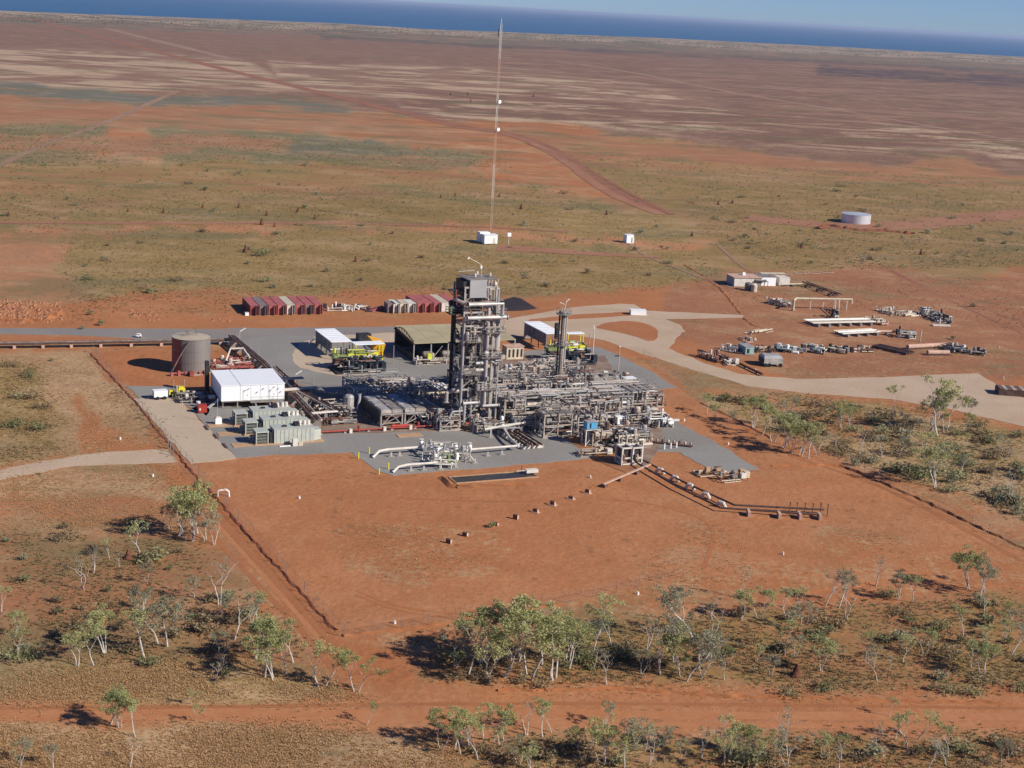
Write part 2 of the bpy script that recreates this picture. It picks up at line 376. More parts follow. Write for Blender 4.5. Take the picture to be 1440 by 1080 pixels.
n_huge = noise(.013, 10, .8, (.55, 1, 1), .68); n_scr = noise(.021, 9, .5, (.55, 1.1, 1), .72); n_tan = noise(.05, 8, .3, (.7, 1, 1), .7)
near_mix = mth('ADD', mth('MULTIPLY', n_fine, .38), mth('ADD', mth('MULTIPLY', n_mid, .27), mth('MULTIPLY', n_scr, .35)))
nm = mth('ADD', mth('MULTIPLY', near_mix, mth('SUBTRACT', 1, far)), mth('MULTIPLY', n_huge, far))
thr = mth('SUBTRACT', mth('ADD', nm, mth('MULTIPLY', attr('cover').outputs['Fac'], .42)), .70)
k = mth('ADD', mth('MULTIPLY', thr, mth('MULTIPLY_ADD', far, 9, 8)), .5, None, True)
colr = mix(k, attr('base').outputs['Color'], attr('alt').outputs['Color'])
v1 = mth('MULTIPLY_ADD', n_huge, .75, .625); v2 = mth('MULTIPLY_ADD', noise(.6, 6, 0, None, .7), .62, .69); v3 = mth('MULTIPLY_ADD', n_tan, .62, .69)
vv = mth('MULTIPLY', mth('MULTIPLY', v1, v2), v3)
sc3 = N('ShaderNodeVectorMath'); sc3.operation = 'SCALE'; LK(colr, sc3.inputs[0])
vq = mth('MULTIPLY', mth('MULTIPLY_ADD', noise(.045, 5, 1.2), .5, .76), mth('MULTIPLY_ADD', noise(.5, 5, 0, (1, .4, 1), .6), .2, .9))
wf = mth('MULTIPLY_ADD', attr('wild').outputs['Fac'], .8, .2, cl=True)
LK(mth('ADD', mth('MULTIPLY', vv, wf), mth('MULTIPLY', vq, mth('SUBTRACT', 1, wf))), sc3.inputs[3])
colr = sc3.outputs[0]
# small dark scatter of clumps and stones
vor = N('ShaderNodeTexVoronoi'); vor.inputs['Scale'].default_value = .32; LK(geo.outputs['Position'], vor.inputs['Vector'])
dots = mth('MULTIPLY', mth('LESS_THAN', vor.outputs['Distance'], .2), mth('GREATER_THAN', noise(.05, 2), .55))
colr = mix(mth('MULTIPLY', dots, mth('MULTIPLY', attr('cover').outputs['Fac'], .7)), colr, (.085, .06, .035))
wild = attr('wild').outputs['Fac']       # cleared earth keeps plain, country gets blotches
k2 = mth('MULTIPLY', mth('MULTIPLY', mth('MULTIPLY_ADD', n_scr, 12, -6.3, cl=True), wild), .62)
colr = mix(k2, colr, (.145, .128, .060))
k3 = mth('MULTIPLY', mth('MULTIPLY', mth('MULTIPLY_ADD', n_tan, 12, -6.4, cl=True), wild), .5)
colr = mix(k3, colr, (.36, .23, .13))
LK(colr, bs.inputs['Base Color'])
bp = N('ShaderNodeBump'); bp.inputs['Strength'].default_value = .55; bp.inputs['Distance'].default_value = .3
LK(mth('ADD', noise(.35, 5), mth('MULTIPLY', n_fine, .8)), bp.inputs['Height']); LK(bp.outputs[0], bs.inputs['Normal'])
gme.materials.append(gm)
go = bpy.data.objects.new('ground', gme); COL.objects.link(go); go['kind'] = 'structure'
# wider country round the surveyed sheet, and the sea behind the dunes
M.wide = mat('wide_plain', RED, .95, 0, .2, .01, spec=.05)
def coastp(x): p = G(x, float(coast(x))); return p
e1, e2 = coastp(-560), coastp(2000)
mb = MB(); d = (e2 - e1).normalized()
A, B = e1 - d * 6000, e2 + d * 6000
mb.add([(A.x, A.y, -.6), (B.x, B.y, -.6), (B.x, -1200, -.6), (A.x, -1200, -.6)], [(3, 2, 1, 0)])
o = mb.put('terrain', M.wide); o['kind'] = 'structure'
ms = bpy.data.materials.new('sea_water'); ms.use_nodes = True; n = ms.node_tree; N = n.nodes.new; LK = n.links.new
bs = n.nodes['Principled BSDF']; bs.inputs['Base Color'].default_value = (.012, .060, .130, 1); bs.inputs['Roughness'].default_value = .55
bs.inputs['Specular IOR Level'].default_value = .32; bs.inputs['IOR'].default_value = 1.33
geo = N('ShaderNodeNewGeometry'); z = N('ShaderNodeTexNoise'); z.inputs['Scale'].default_value = .0012; z.inputs['Detail'].default_value = 5
r = N('ShaderNodeValToRGB'); r.color_ramp.elements[0].color = (.026, .095, .190, 1); r.color_ramp.elements[1].color = (.038, .125, .235, 1)
LK(geo.outputs['Position'], z.inputs[0]); LK(z.outputs[0], r.inputs[0]); LK(r.outputs[0], bs.inputs['Base Color'])
mb = MB(); mb.add([(-60000, 1500, -2), (60000, 1500, -2), (60000, 90000, -2), (-60000, 90000, -2)], [(0, 1, 2, 3)])
o = mb.put('sea', ms); o['kind'] = 'structure'

# ------------------------------------------------------------------ roads, tracks and pads as thin sheets
def sheetmat(name, c, c2, s1=.05, s2=1.2, spec=.15, dust=.45):
    m = bpy.data.materials.new(name); m.use_nodes = True; n = m.node_tree; N = n.nodes.new; LK = n.links.new
    b = n.nodes['Principled BSDF']; b.inputs['Roughness'].default_value = .9; b.inputs['Specular IOR Level'].default_value = spec
    g = N('ShaderNodeNewGeometry'); a = N('ShaderNodeTexNoise'); a.inputs['Scale'].default_value = s1; a.inputs['Detail'].default_value = 6; a.inputs['Distortion'].default_value = .8
    f = N('ShaderNodeTexNoise'); f.inputs['Scale'].default_value = s2; f.inputs['Detail'].default_value = 4
    LK(g.outputs['Position'], a.inputs[0]); LK(g.outputs['Position'], f.inputs[0])
    r = N('ShaderNodeValToRGB'); r.color_ramp.elements[0].position = .35; r.color_ramp.elements[1].position = .66
    r.color_ramp.elements[0].color = (*c2, 1); r.color_ramp.elements[1].color = (*c, 1); LK(a.outputs[0], r.inputs[0])
    ds = N('ShaderNodeTexNoise'); ds.inputs['Scale'].default_value = .11; ds.inputs['Detail'].default_value = 8; ds.inputs['Roughness'].default_value = .65; LK(g.outputs['Position'], ds.inputs[0])
    dm = N('ShaderNodeMath'); dm.operation = 'MULTIPLY_ADD'; dm.use_clamp = True; dm.inputs[1].default_value = 5; dm.inputs[2].default_value = -2.75; LK(ds.outputs[0], dm.inputs[0])
    d2 = N('ShaderNodeMath'); d2.operation = 'MULTIPLY'; d2.inputs[1].default_value = dust; LK(dm.outputs[0], d2.inputs[0])
    dx = N('ShaderNodeMix'); dx.data_type = 'RGBA'; LK(d2.outputs[0], dx.inputs[0]); LK(r.outputs[0], dx.inputs[6]); dx.inputs[7].default_value = (.33, .185, .11, 1)
    mu = N('ShaderNodeMath'); mu.operation = 'MULTIPLY_ADD'; mu.inputs[1].default_value = .35; mu.inputs[2].default_value = .825; LK(f.outputs[0], mu.inputs[0])
    s = N('ShaderNodeVectorMath'); s.operation = 'SCALE'; LK(dx.outputs[2], s.inputs[0]); LK(mu.outputs[0], s.inputs[3]); LK(s.outputs[0], b.inputs['Base Color'])
    bp = N('ShaderNodeBump'); bp.inputs['Strength'].default_value = .25; LK(f.outputs[0], bp.inputs['Height']); LK(bp.outputs[0], b.inputs['Normal'])
    return m
M.gravel = sheetmat('grey_gravel', (.255, .243, .222), (.22, .203, .182), dust=.22)
M.asphalt = sheetmat('worn_asphalt', (.25, .215, .19), (.20, .185, .175))
M.tanroad = sheetmat('pale_gravel_road', (.46, .345, .245), (.41, .295, .20), .06, dust=.2)
M.tanconc = sheetmat('tan_slab', (.47, .365, .265), (.42, .325, .23), .05, dust=.12)
M.redtrack = sheetmat('pinkish_track', (.33, .165, .095), (.29, .13, .075), .04)
M.drk = sheetmat('dark_red_verge', (.235, .10, .06), (.28, .125, .07), .05)
M.fartrk = sheetmat('faint_far_track', (.31, .20, .13), (.26, .155, .10), .02)
M.redsoil = sheetmat('raked_red_soil', (.37, .152, .065), (.335, .132, .055), .03, .4)
M.procfl = sheetmat('stained_plant_floor', (.27, .20, .15), (.19, .12, .09), .3, 2)
M.rust_floor = sheetmat('spilled_red_earth', (.33, .15, .07), (.25, .11, .055), .2, 1)
def smooth(poly, k=1):
    for _ in range(k):
        q = []
        for i in range(len(poly)):
            a, b = poly[i], poly[(i+1) % len(poly)]
            q += [(a[0]*.78 + b[0]*.22, a[1]*.78 + b[1]*.22), (a[0]*.22 + b[0]*.78, a[1]*.22 + b[1]*.78)]
        poly = q
    return poly
def sheet(name, poly, m, z, sm=0, rag=.22):
    pts = [G(x, y, 0) for x, y in smooth(poly, sm)]; R = random.Random(len(poly) * 7 + int(z * 1000)); q = []
    for i in range(len(pts)):
        p0, p1 = pts[i], pts[(i+1) % len(pts)]; e = p1 - p0; n_ = max(1, min(60, int(e.length / 2.2))); nn = Vector((-e.y, e.x, 0)).normalized() if e.length > .01 else Vector((0, 0, 0)); w_ = 0
        for j in range(n_): w_ = w_ * .5 + R.gauss(0, rag); q.append(p0 + e * (j / n_) + nn * (w_ if j else 0))
    pts = [Vector((p.x, p.y, z)) for p in q]
    tri = tessellate_polygon([pts]); k = len(pts)
    vs = [tuple(p) for p in pts] + [(p.x, p.y, -.02) for p in pts]
    fs = []
    for t in tri:
        a, b, c = (pts[i] for i in t)
        fs.append(tuple(t) if (b - a).cross(c - a).z > 0 else tuple(t)[::-1])
    fs += [(i, (i+1) % k, k + (i+1) % k, k + i) for i in range(k)]
    me = bpy.data.meshes.new(name); me.from_pydata(vs, [], fs); me.materials.append(m)
    o = bpy.data.objects.new(name, me); COL.objects.link(o); o['kind'] = 'structure'; return o
sheet('asphalt_road', [(-200, 462), (0, 461.5), (300, 462.5), (420, 460.5), (620, 458.5), (700, 456), (760, 455), (790, 462), (790, 470), (700, 476), (560, 470), (440, 472), (345, 484), (240, 482), (200, 481), (185, 476), (120, 472), (0, 469.5), (-200, 469)], M.asphalt, .03)
sheet('yard_gravel', [(330, 483), (360, 474), (450, 472), (640, 469), (640, 556), (560, 562), (470, 566), (400, 548), (370, 520)], M.gravel, .045)
sheet('yard_gravel', [(842, 488), (872, 500), (925, 528), (952, 545), (880, 553), (800, 556), (700, 545), (640, 556), (640, 500), (760, 492)], M.gravel, .04)
sheet('front_gravel_pad', [(268, 574), (300, 568), (400, 575), (450, 608), (640, 606), (800, 612), (838, 644), (553, 669), (530, 662), (495, 636), (330, 644)], M.gravel, .05)
sheet('gravel_pad', [(176, 543), (252, 543), (300, 560), (290, 585), (262, 570), (196, 563)], M.gravel, .05)
sheet('right_gravel_pad', [(862, 556), (890, 562), (1000, 618), (1068, 660), (1010, 664), (990, 655), (955, 636), (905, 634), (890, 600)], M.gravel, .05)
sheet('plant_floor', [(395, 520), (420, 540), (490, 558), (640, 530), (700, 500), (850, 500), (880, 550), (935, 600), (925, 634), (905, 660), (870, 652), (800, 611), (640, 605), (450, 611), (400, 573), (380, 540)], M.procfl, .056)
sheet('earth_patch', [(770, 607), (830, 617), (905, 660), (880, 665), (840, 648), (800, 618), (770, 615)], M.rust_floor, .075)
sheet('loading_slab', [(186, 561), (246, 559), (268, 578), (332, 645), (268, 652), (232, 612)], M.tanconc, .07)
sheet('loading_slab', [(410, 497), (425, 480), (450, 477), (448, 497), (520, 520), (540, 533), (538, 541), (500, 533), (425, 520), (412, 510)], M.tanconc, .075, 1)
sheet('yard_path', [(440, 474), (545, 468), (640, 470), (640, 478), (560, 482), (448, 482)], M.tanconc, .08)
sheet('access_path', [(-300, 705), (0, 662), (60, 648), (110, 640), (165, 635), (235, 632), (250, 650), (170, 653), (85, 658), (0, 675), (-300, 730)], M.tanroad, .04)
sheet('gravel_road', [(690, 452), (740, 444), (800, 433), (870, 427), (892, 428), (908, 437), (1045, 443.5), (1045, 446.5), (935, 449), (957, 457), (964, 466), (950, 477), (940, 490), (985, 509), (1040, 526), (1120, 533), (1250, 530), (1375, 525), (1400, 540), (1440, 560), (1600, 620), (1600, 660), (1440, 600), (1340, 576), (1250, 561), (1130, 553), (1050, 543), (965, 517), (905, 499), (850, 479), (800, 470), (760, 470), (690, 476)], M.tanroad, .035)
sheet('earth_island', [(836, 461), (850, 454), (880, 451), (905, 454), (922, 461), (927, 469), (918, 482), (890, 472), (850, 463.5)], M.redsoil, .07, 1)
sheet('earth_island', [(745, 449), (800, 443), (870, 439), (905, 439), (905, 443), (850, 446.5), (790, 450), (745, 454)], M.redsoil, .07)
sheet('earth_verge', [(0, 471.5), (110, 473.5), (180, 477), (190, 481), (0, 484)], M.redsoil, .04)
def ribbon(name, pts, m, z, width_px=None, w=None):
    P = [G(x, y, 0) for x, y in pts]; Q = []
    for i in range(len(P) - 1):                      # refine with a Catmull-Rom pass
        p0, p1, p2, p3 = P[max(i-1, 0)], P[i], P[i+1], P[min(i+2, len(P)-1)]
        for s in range(6):
            t = s / 6; Q.append(.5 * ((2*p1) + (p2-p0)*t + (2*p0-5*p1+4*p2-p3)*t*t + (3*p1-p0-3*p2+p3)*t**3))
    Q.append(P[-1]); mb = MB(); vs = []
    for i, p in enumerate(Q):
        d = (Q[min(i+1, len(Q)-1)] - Q[max(i-1, 0)]).normalized(); nn = Vector((-d.y, d.x, 0))
        f = i / (len(Q) - 1); ww = (w[0] + (w[1] - w[0]) * f) * (1 + .12 * math.sin(i * 1.7))
        vs += [(p.x + nn.x*ww/2, p.y + nn.y*ww/2, z), (p.x - nn.x*ww/2, p.y - nn.y*ww/2, z)]
    mb.add(vs, [(2*i+1, 2*i+3, 2*i+2, 2*i) for i in range(len(Q)-1)])
    o = mb.put(name, m); o['kind'] = 'structure'; return o
FR = [(40, 26), (130, 50), (290, 92), (420, 124), (560, 158), (640, 178), (700, 187), (745, 200), (790, 224), (830, 254), (870, 278), (930, 302)]
ribbon('desert_track', FR, M.redtrack, .12, w=(7, 6))
ribbon('track_verge', [(x + 3 + 4 * (x > 600), y - .8) for x, y in FR], M.drk, .09, w=(13, 10))
ribbon('desert_track', [(x, y) for x, y in FR if x < 760], M.drk, .15, w=(4, 2.5))
ribbon('desert_track', [(740, 202), (780, 216), (822, 234), (850, 252), (890, 274), (945, 302)], M.drk, .15, w=(2, 3))
ribbon('desert_track', [(745, 83), (800, 88), (900, 104), (960, 116), (1040, 132), (1150, 150), (1300, 176), (1440, 200)], M.fartrk, .1, w=(16, 8))
ribbon('desert_track', [(150, 40), (280, 72), (330, 84)], M.fartrk, .1, w=(22, 16))
ribbon('desert_track', [(250, 128), (200, 150), (150, 172), (60, 205), (0, 232), (-60, 262)], M.fartrk, .1, w=(6, 4))
ribbon('desert_track', [(0, 313), (200, 314), (420, 314), (640, 318), (800, 326)], M.redtrack, .1, w=(5, 3.5))
ribbon('desert_track', [(1050, 306), (1110, 312), (1180, 318), (1260, 318), (1340, 310), (1440, 300), (1600, 292)], M.redtrack, .1, w=(22, 22))
ribbon('desert_track', [(700, 348), (760, 352), (850, 358), (930, 362)], M.redtrack, .1, w=(16, 3))
ribbon('desert_track', [(1010, 345), (1040, 372), (1060, 384)], M.fartrk, .09, w=(1.4, 1.4))
ribbon('desert_track', [(880, 340), (910, 360), (980, 388), (1030, 405)], M.fartrk, .09, w=(1.6, 1.6))
ZT = .008
M.rut = sheetmat('wheel_rut', (.42, .185, .085), (.385, .155, .065), .3, 1.5)
M.rutf = sheetmat('faint_wheel_rut', (.345, .132, .052), (.375, .145, .057), .3, 1.5)
M.rutd = sheetmat('darker_wheel_rut', (.305, .120, .050), (.345, .138, .058), .3, 1.5)
for pts, m, ww in (([(-60, 1004), (200, 1001), (480, 1004), (760, 1004), (1000, 1006), (1440, 1008), (1600, 1009)], M.rut, 2.2),
                   ([(-60, 1012), (200, 1009), (480, 1013), (760, 1016), (1000, 1020), (1440, 1020), (1600, 1020)], M.rut, 1.4),
                   ([(-60, 996), (300, 994), (620, 990), (960, 990), (1440, 996)], M.rutd, .9),
                   ([(272, 690), (330, 752), (400, 828), (470, 905)], M.rutd, 1.3), ([(262, 690), (318, 752), (388, 830), (455, 905)], M.rut, .8),
                   ([(252, 690), (300, 752), (372, 832), (440, 905), (500, 985)], M.rutd, 1.0),
                   ([(500, 880), (620, 862), (800, 842), (900, 822), (1000, 800)], M.rut, .9),
                   ([(1110, 640), (1250, 690), (1440, 790)], M.rutd, 1.2),
                   ([(1250, 380), (1330, 420), (1440, 470)], M.drk, 1.4), ([(1240, 372), (1290, 398), (1400, 440), (1440, 455)], M.drk, .8), ([(1370, 412), (1440, 442)], M.rutd, 1.2),
                   ([(500, 830), (560, 852), (640, 862), (740, 852)], M.rutf, .6), ([(500, 836), (560, 858), (640, 868), (740, 859)], M.rutf, .6), ([(840, 700), (930, 712), (1000, 740), (990, 800)], M.rutf, .7), ([(560, 700), (700, 705), (830, 700)], M.rutf, .7)):
    ZT += .001; ribbon('wheel_track', pts, m, ZT, w=(ww, ww))

# earth banks (windrows) pushed up beside the fence lines
def bank(name, pts, h, wid, m, seed=0):
    R = random.Random(seed); P = [G(x, y, 0) for x, y in pts]; Q = []
    for i in range(len(P) - 1):
        k = max(2, int((P[i+1] - P[i]).length / 1.5))
        Q += [P[i].lerp(P[i+1], j / k) for j in range(k)]
    vs = []; mb = MB()
    for i, p in enumerate(Q):
        d = (Q[min(i+1, len(Q)-1)] - Q[max(i-1, 0)]).normalized(); nn = Vector((-d.y, d.x, 0))
        hh = h * R.uniform(.35, 1.25); ww = wid * R.uniform(.7, 1.25); of = R.uniform(-.25, .25)
        vs += [(p.x + nn.x*(ww/2+of), p.y + nn.y*(ww/2+of), -.02), (p.x + nn.x*of, p.y + nn.y*of, hh), (p.x - nn.x*(ww/2-of), p.y - nn.y*(ww/2-of), -.02)]
    mb.add(vs, [(3*i+j, 3*i+3+j, 3*i+4+j, 3*i+1+j) for i in range(len(Q)-1) for j in (0, 1)])
    o = mb.put(name, m); o['kind'] = 'structure'; return o
bank('earth_bank', [(127, 497), (190, 565), (258, 650), (330, 730), (400, 808), (478, 893)], .22, .8, M.dirtd, 1)
bank('earth_bank', [(482, 893), (560, 886), (680, 868), (800, 848)], .25, .9, M.dirt, 2)
bank('earth_bank', [(985, 566), (1030, 588), (1090, 620)], .22, .9, M.dirtd, 3)
bank('earth_bank', [(1085, 655), (1180, 655), (1220, 670), (1300, 705), (1440, 772), (1500, 800)], .4, 1.0, M.dirt, 4)
bank('earth_bank', [(700, 972), (860, 968), (1010, 978), (1200, 984), (1440, 990)], .3, .9, M.dirt, 5)
bank('earth_bank', [(1090, 836), (1180, 828), (1260, 815), (1330, 806)], .2, .8, M.dirt, 6)
bank('earth_bank', [(0, 450), (60, 452), (90, 440)], .9, 3, M.dirt, 7)
bank('earth_bank', [(962, 372), (995, 392), (1015, 408), (1032, 428), (1042, 442)], .22, 1.4, M.dirt, 21)
bank('earth_bank', [(1046, 448), (1060, 458), (1078, 462)], .2, 1.2, M.dirt, 22)
# ------------------------------------------------------------------ plant: the tall process tower
def TH(name, label, cat, px, py, group=None, rz=GA): return thing(name, label, cat, G(px, py), rz, group)
def rail(mb, x0, x1, y0, y1, z, w=.055, sides='fblr', h=1.1, step=2.0):
    seg = {'f': ((x0, y0), (x1, y0)), 'b': ((x0, y1), (x1, y1)), 'l': ((x0, y0), (x0, y1)), 'r': ((x1, y0), (x1, y1))}
    for s in sides:
        a, b = seg[s]; n = max(1, int(math.hypot(b[0]-a[0], b[1]-a[1]) / step))
        for hh in (h * .5, h): mb.beam((*a, z+hh), (*b, z+hh), w)
        for i in range(n + 1):
            x, y = a[0] + (b[0]-a[0])*i/n, a[1] + (b[1]-a[1])*i/n; mb.beam((x, y, z), (x, y, z+h), w)
    return mb
# ------------------------------------------------------------------ generic process modules built from real members
def frame(t, x0, x1, y0, y1, levels, nx=2, ny=2, ps=.28, m=None, deck=None, rails=True, br=True):
    m = m or M.steel; top = levels[-1]
    for i in range(nx):
        for j in range(ny): 
            x, y = x0 + (x1-x0)*i/(nx-1), y0 + (y1-y0)*j/(ny-1); MB().beam((x, y, 0), (x, y, top + .1), ps).put('post', m, t)
    for z in levels:
        b = MB()
        for j in range(ny): y = y0 + (y1-y0)*j/(ny-1); b.beam((x0 - .2, y, z), (x1 + .2, y, z), ps * .7, ps)
        for i in range(nx): x = x0 + (x1-x0)*i/(nx-1); b.beam((x, y0 - .2, z - .03), (x, y1 + .2, z - .03), ps * .7, ps)
        b.put('floor_beams', m, t)
    if deck:
        for z, a, b_ in deck:
            MB().box(x0 + (x1-x0)*a, x0 + (x1-x0)*b_, y0, y1, z + ps * .55, z + ps * .55 + .07).put('grating', M.grate, t)
            if rails: rail(MB(), x0 + (x1-x0)*a, x0 + (x1-x0)*b_, y0, y1, z + ps * .6 + .06).put('handrail', m, t)
    if br:
        for i in range(nx - 1):
            xa, xb = x0 + (x1-x0)*i/(nx-1), x0 + (x1-x0)*(i+1)/(nx-1)
            if i % 2 == 0: MB().beam((xa, y0, .3), (xb, y0, levels[0] - .2), ps * .6).put('brace', m, t)
def hvessel(t, x0, x1, y, z, r, m, axis='x'):
    p, q = ((x0, y, z), (x1, y, z)) if axis == 'x' else ((y, x0, z), (y, x1, z))
    v = MB().drum(p, q, r, 12).put('vessel', m, t)
    for f in (.22, .78):
        c = x0 + (x1-x0)*f
        (MB().box(c-.15, c+.15, y-r*.8, y+r*.8, max(0, z-r-.9), z-r*.6) if axis == 'x' else MB().box(y-r*.8, y+r*.8, c-.15, c+.15, max(0, z-r-.9), z-r*.6)).put('saddle', M.steel_d, v)
    c = x0 + (x1-x0)*.4; cc = (c, y) if axis == 'x' else (y, c); MB().cyl(*cc, z + r*.8, z + r + .5, r*.28, 8).put('nozzle', m, v)
    return v
def clutter(t, x0, x1, y0, y1, z0, z1, n, seed, pal=None, big=.16, drums=6, boxes=4):
    R = random.Random(seed); pal = pal or (M.clad, M.cladb, M.cladb, M.steel, M.steel_d, M.steel_d, M.rust)
    for i in range(n):
        pts = [(R.uniform(x0, x1), R.uniform(y0, y1), R.uniform(z0, z1))]; ax = R.randrange(3); r = R.choice((.06, .08, .11, big, big))
        for k in range(R.randint(2, 4)):
            q = list(pts[-1]); lo, hi = ((x0, x1), (y0, y1), (max(.1, z0 - 1.5), z1))[ax]
            q[ax] = min(max(q[ax] + R.choice((-1, 1)) * R.uniform(.6, 1) * (4.5, 3, 2)[ax], lo), hi)
            if abs(q[ax] - pts[-1][ax]) > .25: pts.append(tuple(q))
            ax = (ax + R.randint(1, 2)) % 3
        if len(pts) > 1: MB().tube(pts, r, 6).put('small_pipe', R.choice(pal), t)
    for i in range(drums):
        x, y, z = R.uniform(x0, x1), R.uniform(y0, y1), R.uniform(z0, z1); r = R.uniform(.22, .5)
        (MB().drum((x, y, z), (x + R.uniform(.8, 2), y, z), r, 8) if R.random() < .5 else MB().drum((x, y, z), (x, y, z + R.uniform(.6, 1.4)), r, 8)).put('drum', R.choice(pal), t)
    for i in range(boxes):
        x, y, z = R.uniform(x0, x1), R.uniform(y0, y1), R.uniform(z0, z1 * .6); w_ = R.uniform(.4, 1.2)
        MB().box(x, x + w_, y, y + w_*.8, z, z + R.uniform(.5, 1.4)).put('cabinet', R.choice(pal + (M.offwhite,)), t)
def pipes_x(t, x0, x1, ys, z, rs, pal=(0,), m=None, elbow=0):
    for i, y in enumerate(ys):
        r = rs[i % len(rs)]; mm = (m or (M.clad, M.cladb, M.steel, M.cladb))[i % len(m or (1, 2, 3, 4))]
        a, b = x0 + (i % 3) * .4, x1 - (i % 2) * .7
        pts = [(a, y, z + r), (b, y, z + r)]
        if elbow and i % 2 == 0: pts = [(a, y, z - 1.6)] + pts + [(b, y, z - 1.8)]
        MB().route(pts, r, 7).put('pipe', mm, t)
def pipes_y(t, xs, y0, y1, z, rs, m=None, elbow=0):
    for i, x in enumerate(xs):
        r = rs[i % len(rs)]; mm = (m or (M.clad, M.cladb, M.steel))[i % len(m or (1, 2, 3))]
        pts = [(x, y0, z + r), (x, y1, z + r)]
        if elbow and i % 2: pts = [(x, y0, z - 1.5)] + pts
        MB().route(pts, r, 7).put('pipe', mm, t)
def MOD(name, label, cat, x, y, group=None): return thing(name, label, cat, L(x, y), GA, group)

R = random.Random(11)
t = TH('process_tower', 'tallest grey steel tower, an open frame packed with columns and pipes', 'process tower', 645, 602); t.scale = (.87, .92, 1)
XS, YS, LV = (0, 4, 8), (0, 6.5), (4.6, 8.2, 11.6, 15.0, 18.4, 21.6, 24.4, 26.4, 29.6)
for x in XS:
    for y in YS:
        if x == 4 and y == 0: continue
        MB().beam((x, y, 0), (x, y, 29.6), .36).put('post', M.steel if y == 0 else M.steel_d, t)
for z in LV:
    b = MB()
    for y in YS: b.beam((-.2, y, z), (8.2, y, z), .22, .36)
    for x in (0, 8): b.beam((x, 0, z - .02), (x, 6.5, z - .02), .22, .36)
    b.put('floor_beams', M.steel, t)
for i, z in enumerate(LV[:-1]):
    x0 = (0, 3.2, 0, 4.4, 0, 3.0, -1.2, 0)[i]; x1 = (8, 8, 4.6, 8, 5, 8.6, 5, 9)[i]
    MB().box(x0, x1, 1.6, 6.3, z + .19, z + .27).put('grating', M.grate, t)
    rail(MB(), x0, x1, .1, 6.3, z + .28).put('handrail', M.steel_d, t)
z0 = 0
for i, z in enumerate(LV):
    s = 1 if i % 2 else -1
    MB().beam((0, -.05 if 1 else 0, z0 + .3), (4, -.05, z - .3), .2).put('brace', M.steel, t) if i % 3 != 1 else None
    MB().beam((-.05, 0 if s > 0 else 6.5, z0 + .3), (-.05, 6.5 if s > 0 else 0, z - .3), .24).put('brace', M.steel_d, t)
    MB().beam((8, 6.5, z0 + .3), (4, 6.5, z - .3), .2).put('brace', M.steel_d, t)
    z0 = z
# dark sheets on the left flank, its shade put into the colour
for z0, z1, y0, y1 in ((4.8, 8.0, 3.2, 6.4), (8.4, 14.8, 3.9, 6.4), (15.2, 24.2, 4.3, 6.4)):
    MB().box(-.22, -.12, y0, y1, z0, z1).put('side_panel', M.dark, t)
# columns and vertical vessels
for x, y, r, z0, z1, m in ((5.9, -.7, .42, 4.9, 26.2, M.clad), (4.8, .2, .26, 4.7, 22.8, M.cladb), (7.3, -.5, .30, 1.6, 23.0, M.cladb), (2.2, 3.8, 1.2, 5.0, 21.0, M.steel_d), (5.4, 4.6, 1.0, 5.0, 26.0, M.steel_d), (3.2, 1.4, .28, 4.7, 22.0, M.cladb), (1.2, 2.2, .35, 8.4, 26.0, M.steel_d), (-.7, 5.0, .35, 6, 24, M.dark), (-.6, 3.4, .22, 3, 20, M.steel_d)):
    c = MB().drum((x, y, z0 + r*.5), (x, y, z1 - r*.5), r).put('column', m, t)
    if r > .4:
        for z in (z0 + 4, z0 + 10, z0 + 16): MB().tube([(x, y, z), (x, y, z + .16)], r * 1.12, 10).put('band', M.steel, c)
    if r > .55: MB().cyl(x, y, z0 - 1.0, z0 + r*.5, r * 1.05, 12, r).put('skirt', M.steel_d, c)
MB().drum((9.0, .6, 11.4), (9.0, .6, 23.0), .72, 14).put('silver_column', M.clad, t)['label'] = 'smooth pale grey column standing on the right flank'
# header pipes
for pts, r in (([(.2, -1.7, 26.4), (9.0, -1.7, 26.4), (9.0, -1.7, 24.0)], .42), ([(.1, -1.7, 23.6), (10.4, -1.7, 23.6)], .40), ([(.1, -1.2, 26.4), (-1.6, .2, 26.9), (-1.6, 2, 26.9)], .4), ([(0, -.5, 23.6), (0, -.5, 4.8), (0, -1.4, 4.0), (-2.4, -1.4, 4.0), (-3.2, -1.4, 2.6)], .26),
               ([(6.4, .2, 28.0), (6.4, .2, 29.2), (8.6, .2, 29.2), (8.6, .2, 25)], .3), ([(9.0, -.6, 13.4), (9.0, -.6, 1.0)], .24), ([(3.6, -.3, 14.2), (6.8, -.3, 14.2), (9.0, -.6, 13.4)], .24),
               ([(7.3, .1, 23.5), (7.3, .1, 5)], .16), ([(5.5, .1, 20), (5.5, .1, 4.8), (5.5, -1.2, 4.8), (9.6, -1.2, 4.8)], .3), ([(-2.6, 2.0, 5.2), (-2.6, 2.0, 7.2), (-1, 2.0, 7.6), (1.6, 2.0, 7.6)], .5),
               ([(1.0, -.6, 5.3), (1.0, -.6, 1.0)], .3), ([(2.6, -.6, 5.3), (2.6, -.6, .5)], .22), ([(.4, -.8, 5.5), (4.6, -.8, 5.5)], .32)):
    MB().route(pts, r, 8).put('pipe', M.clad if R.random() < .7 else M.cladb, t)
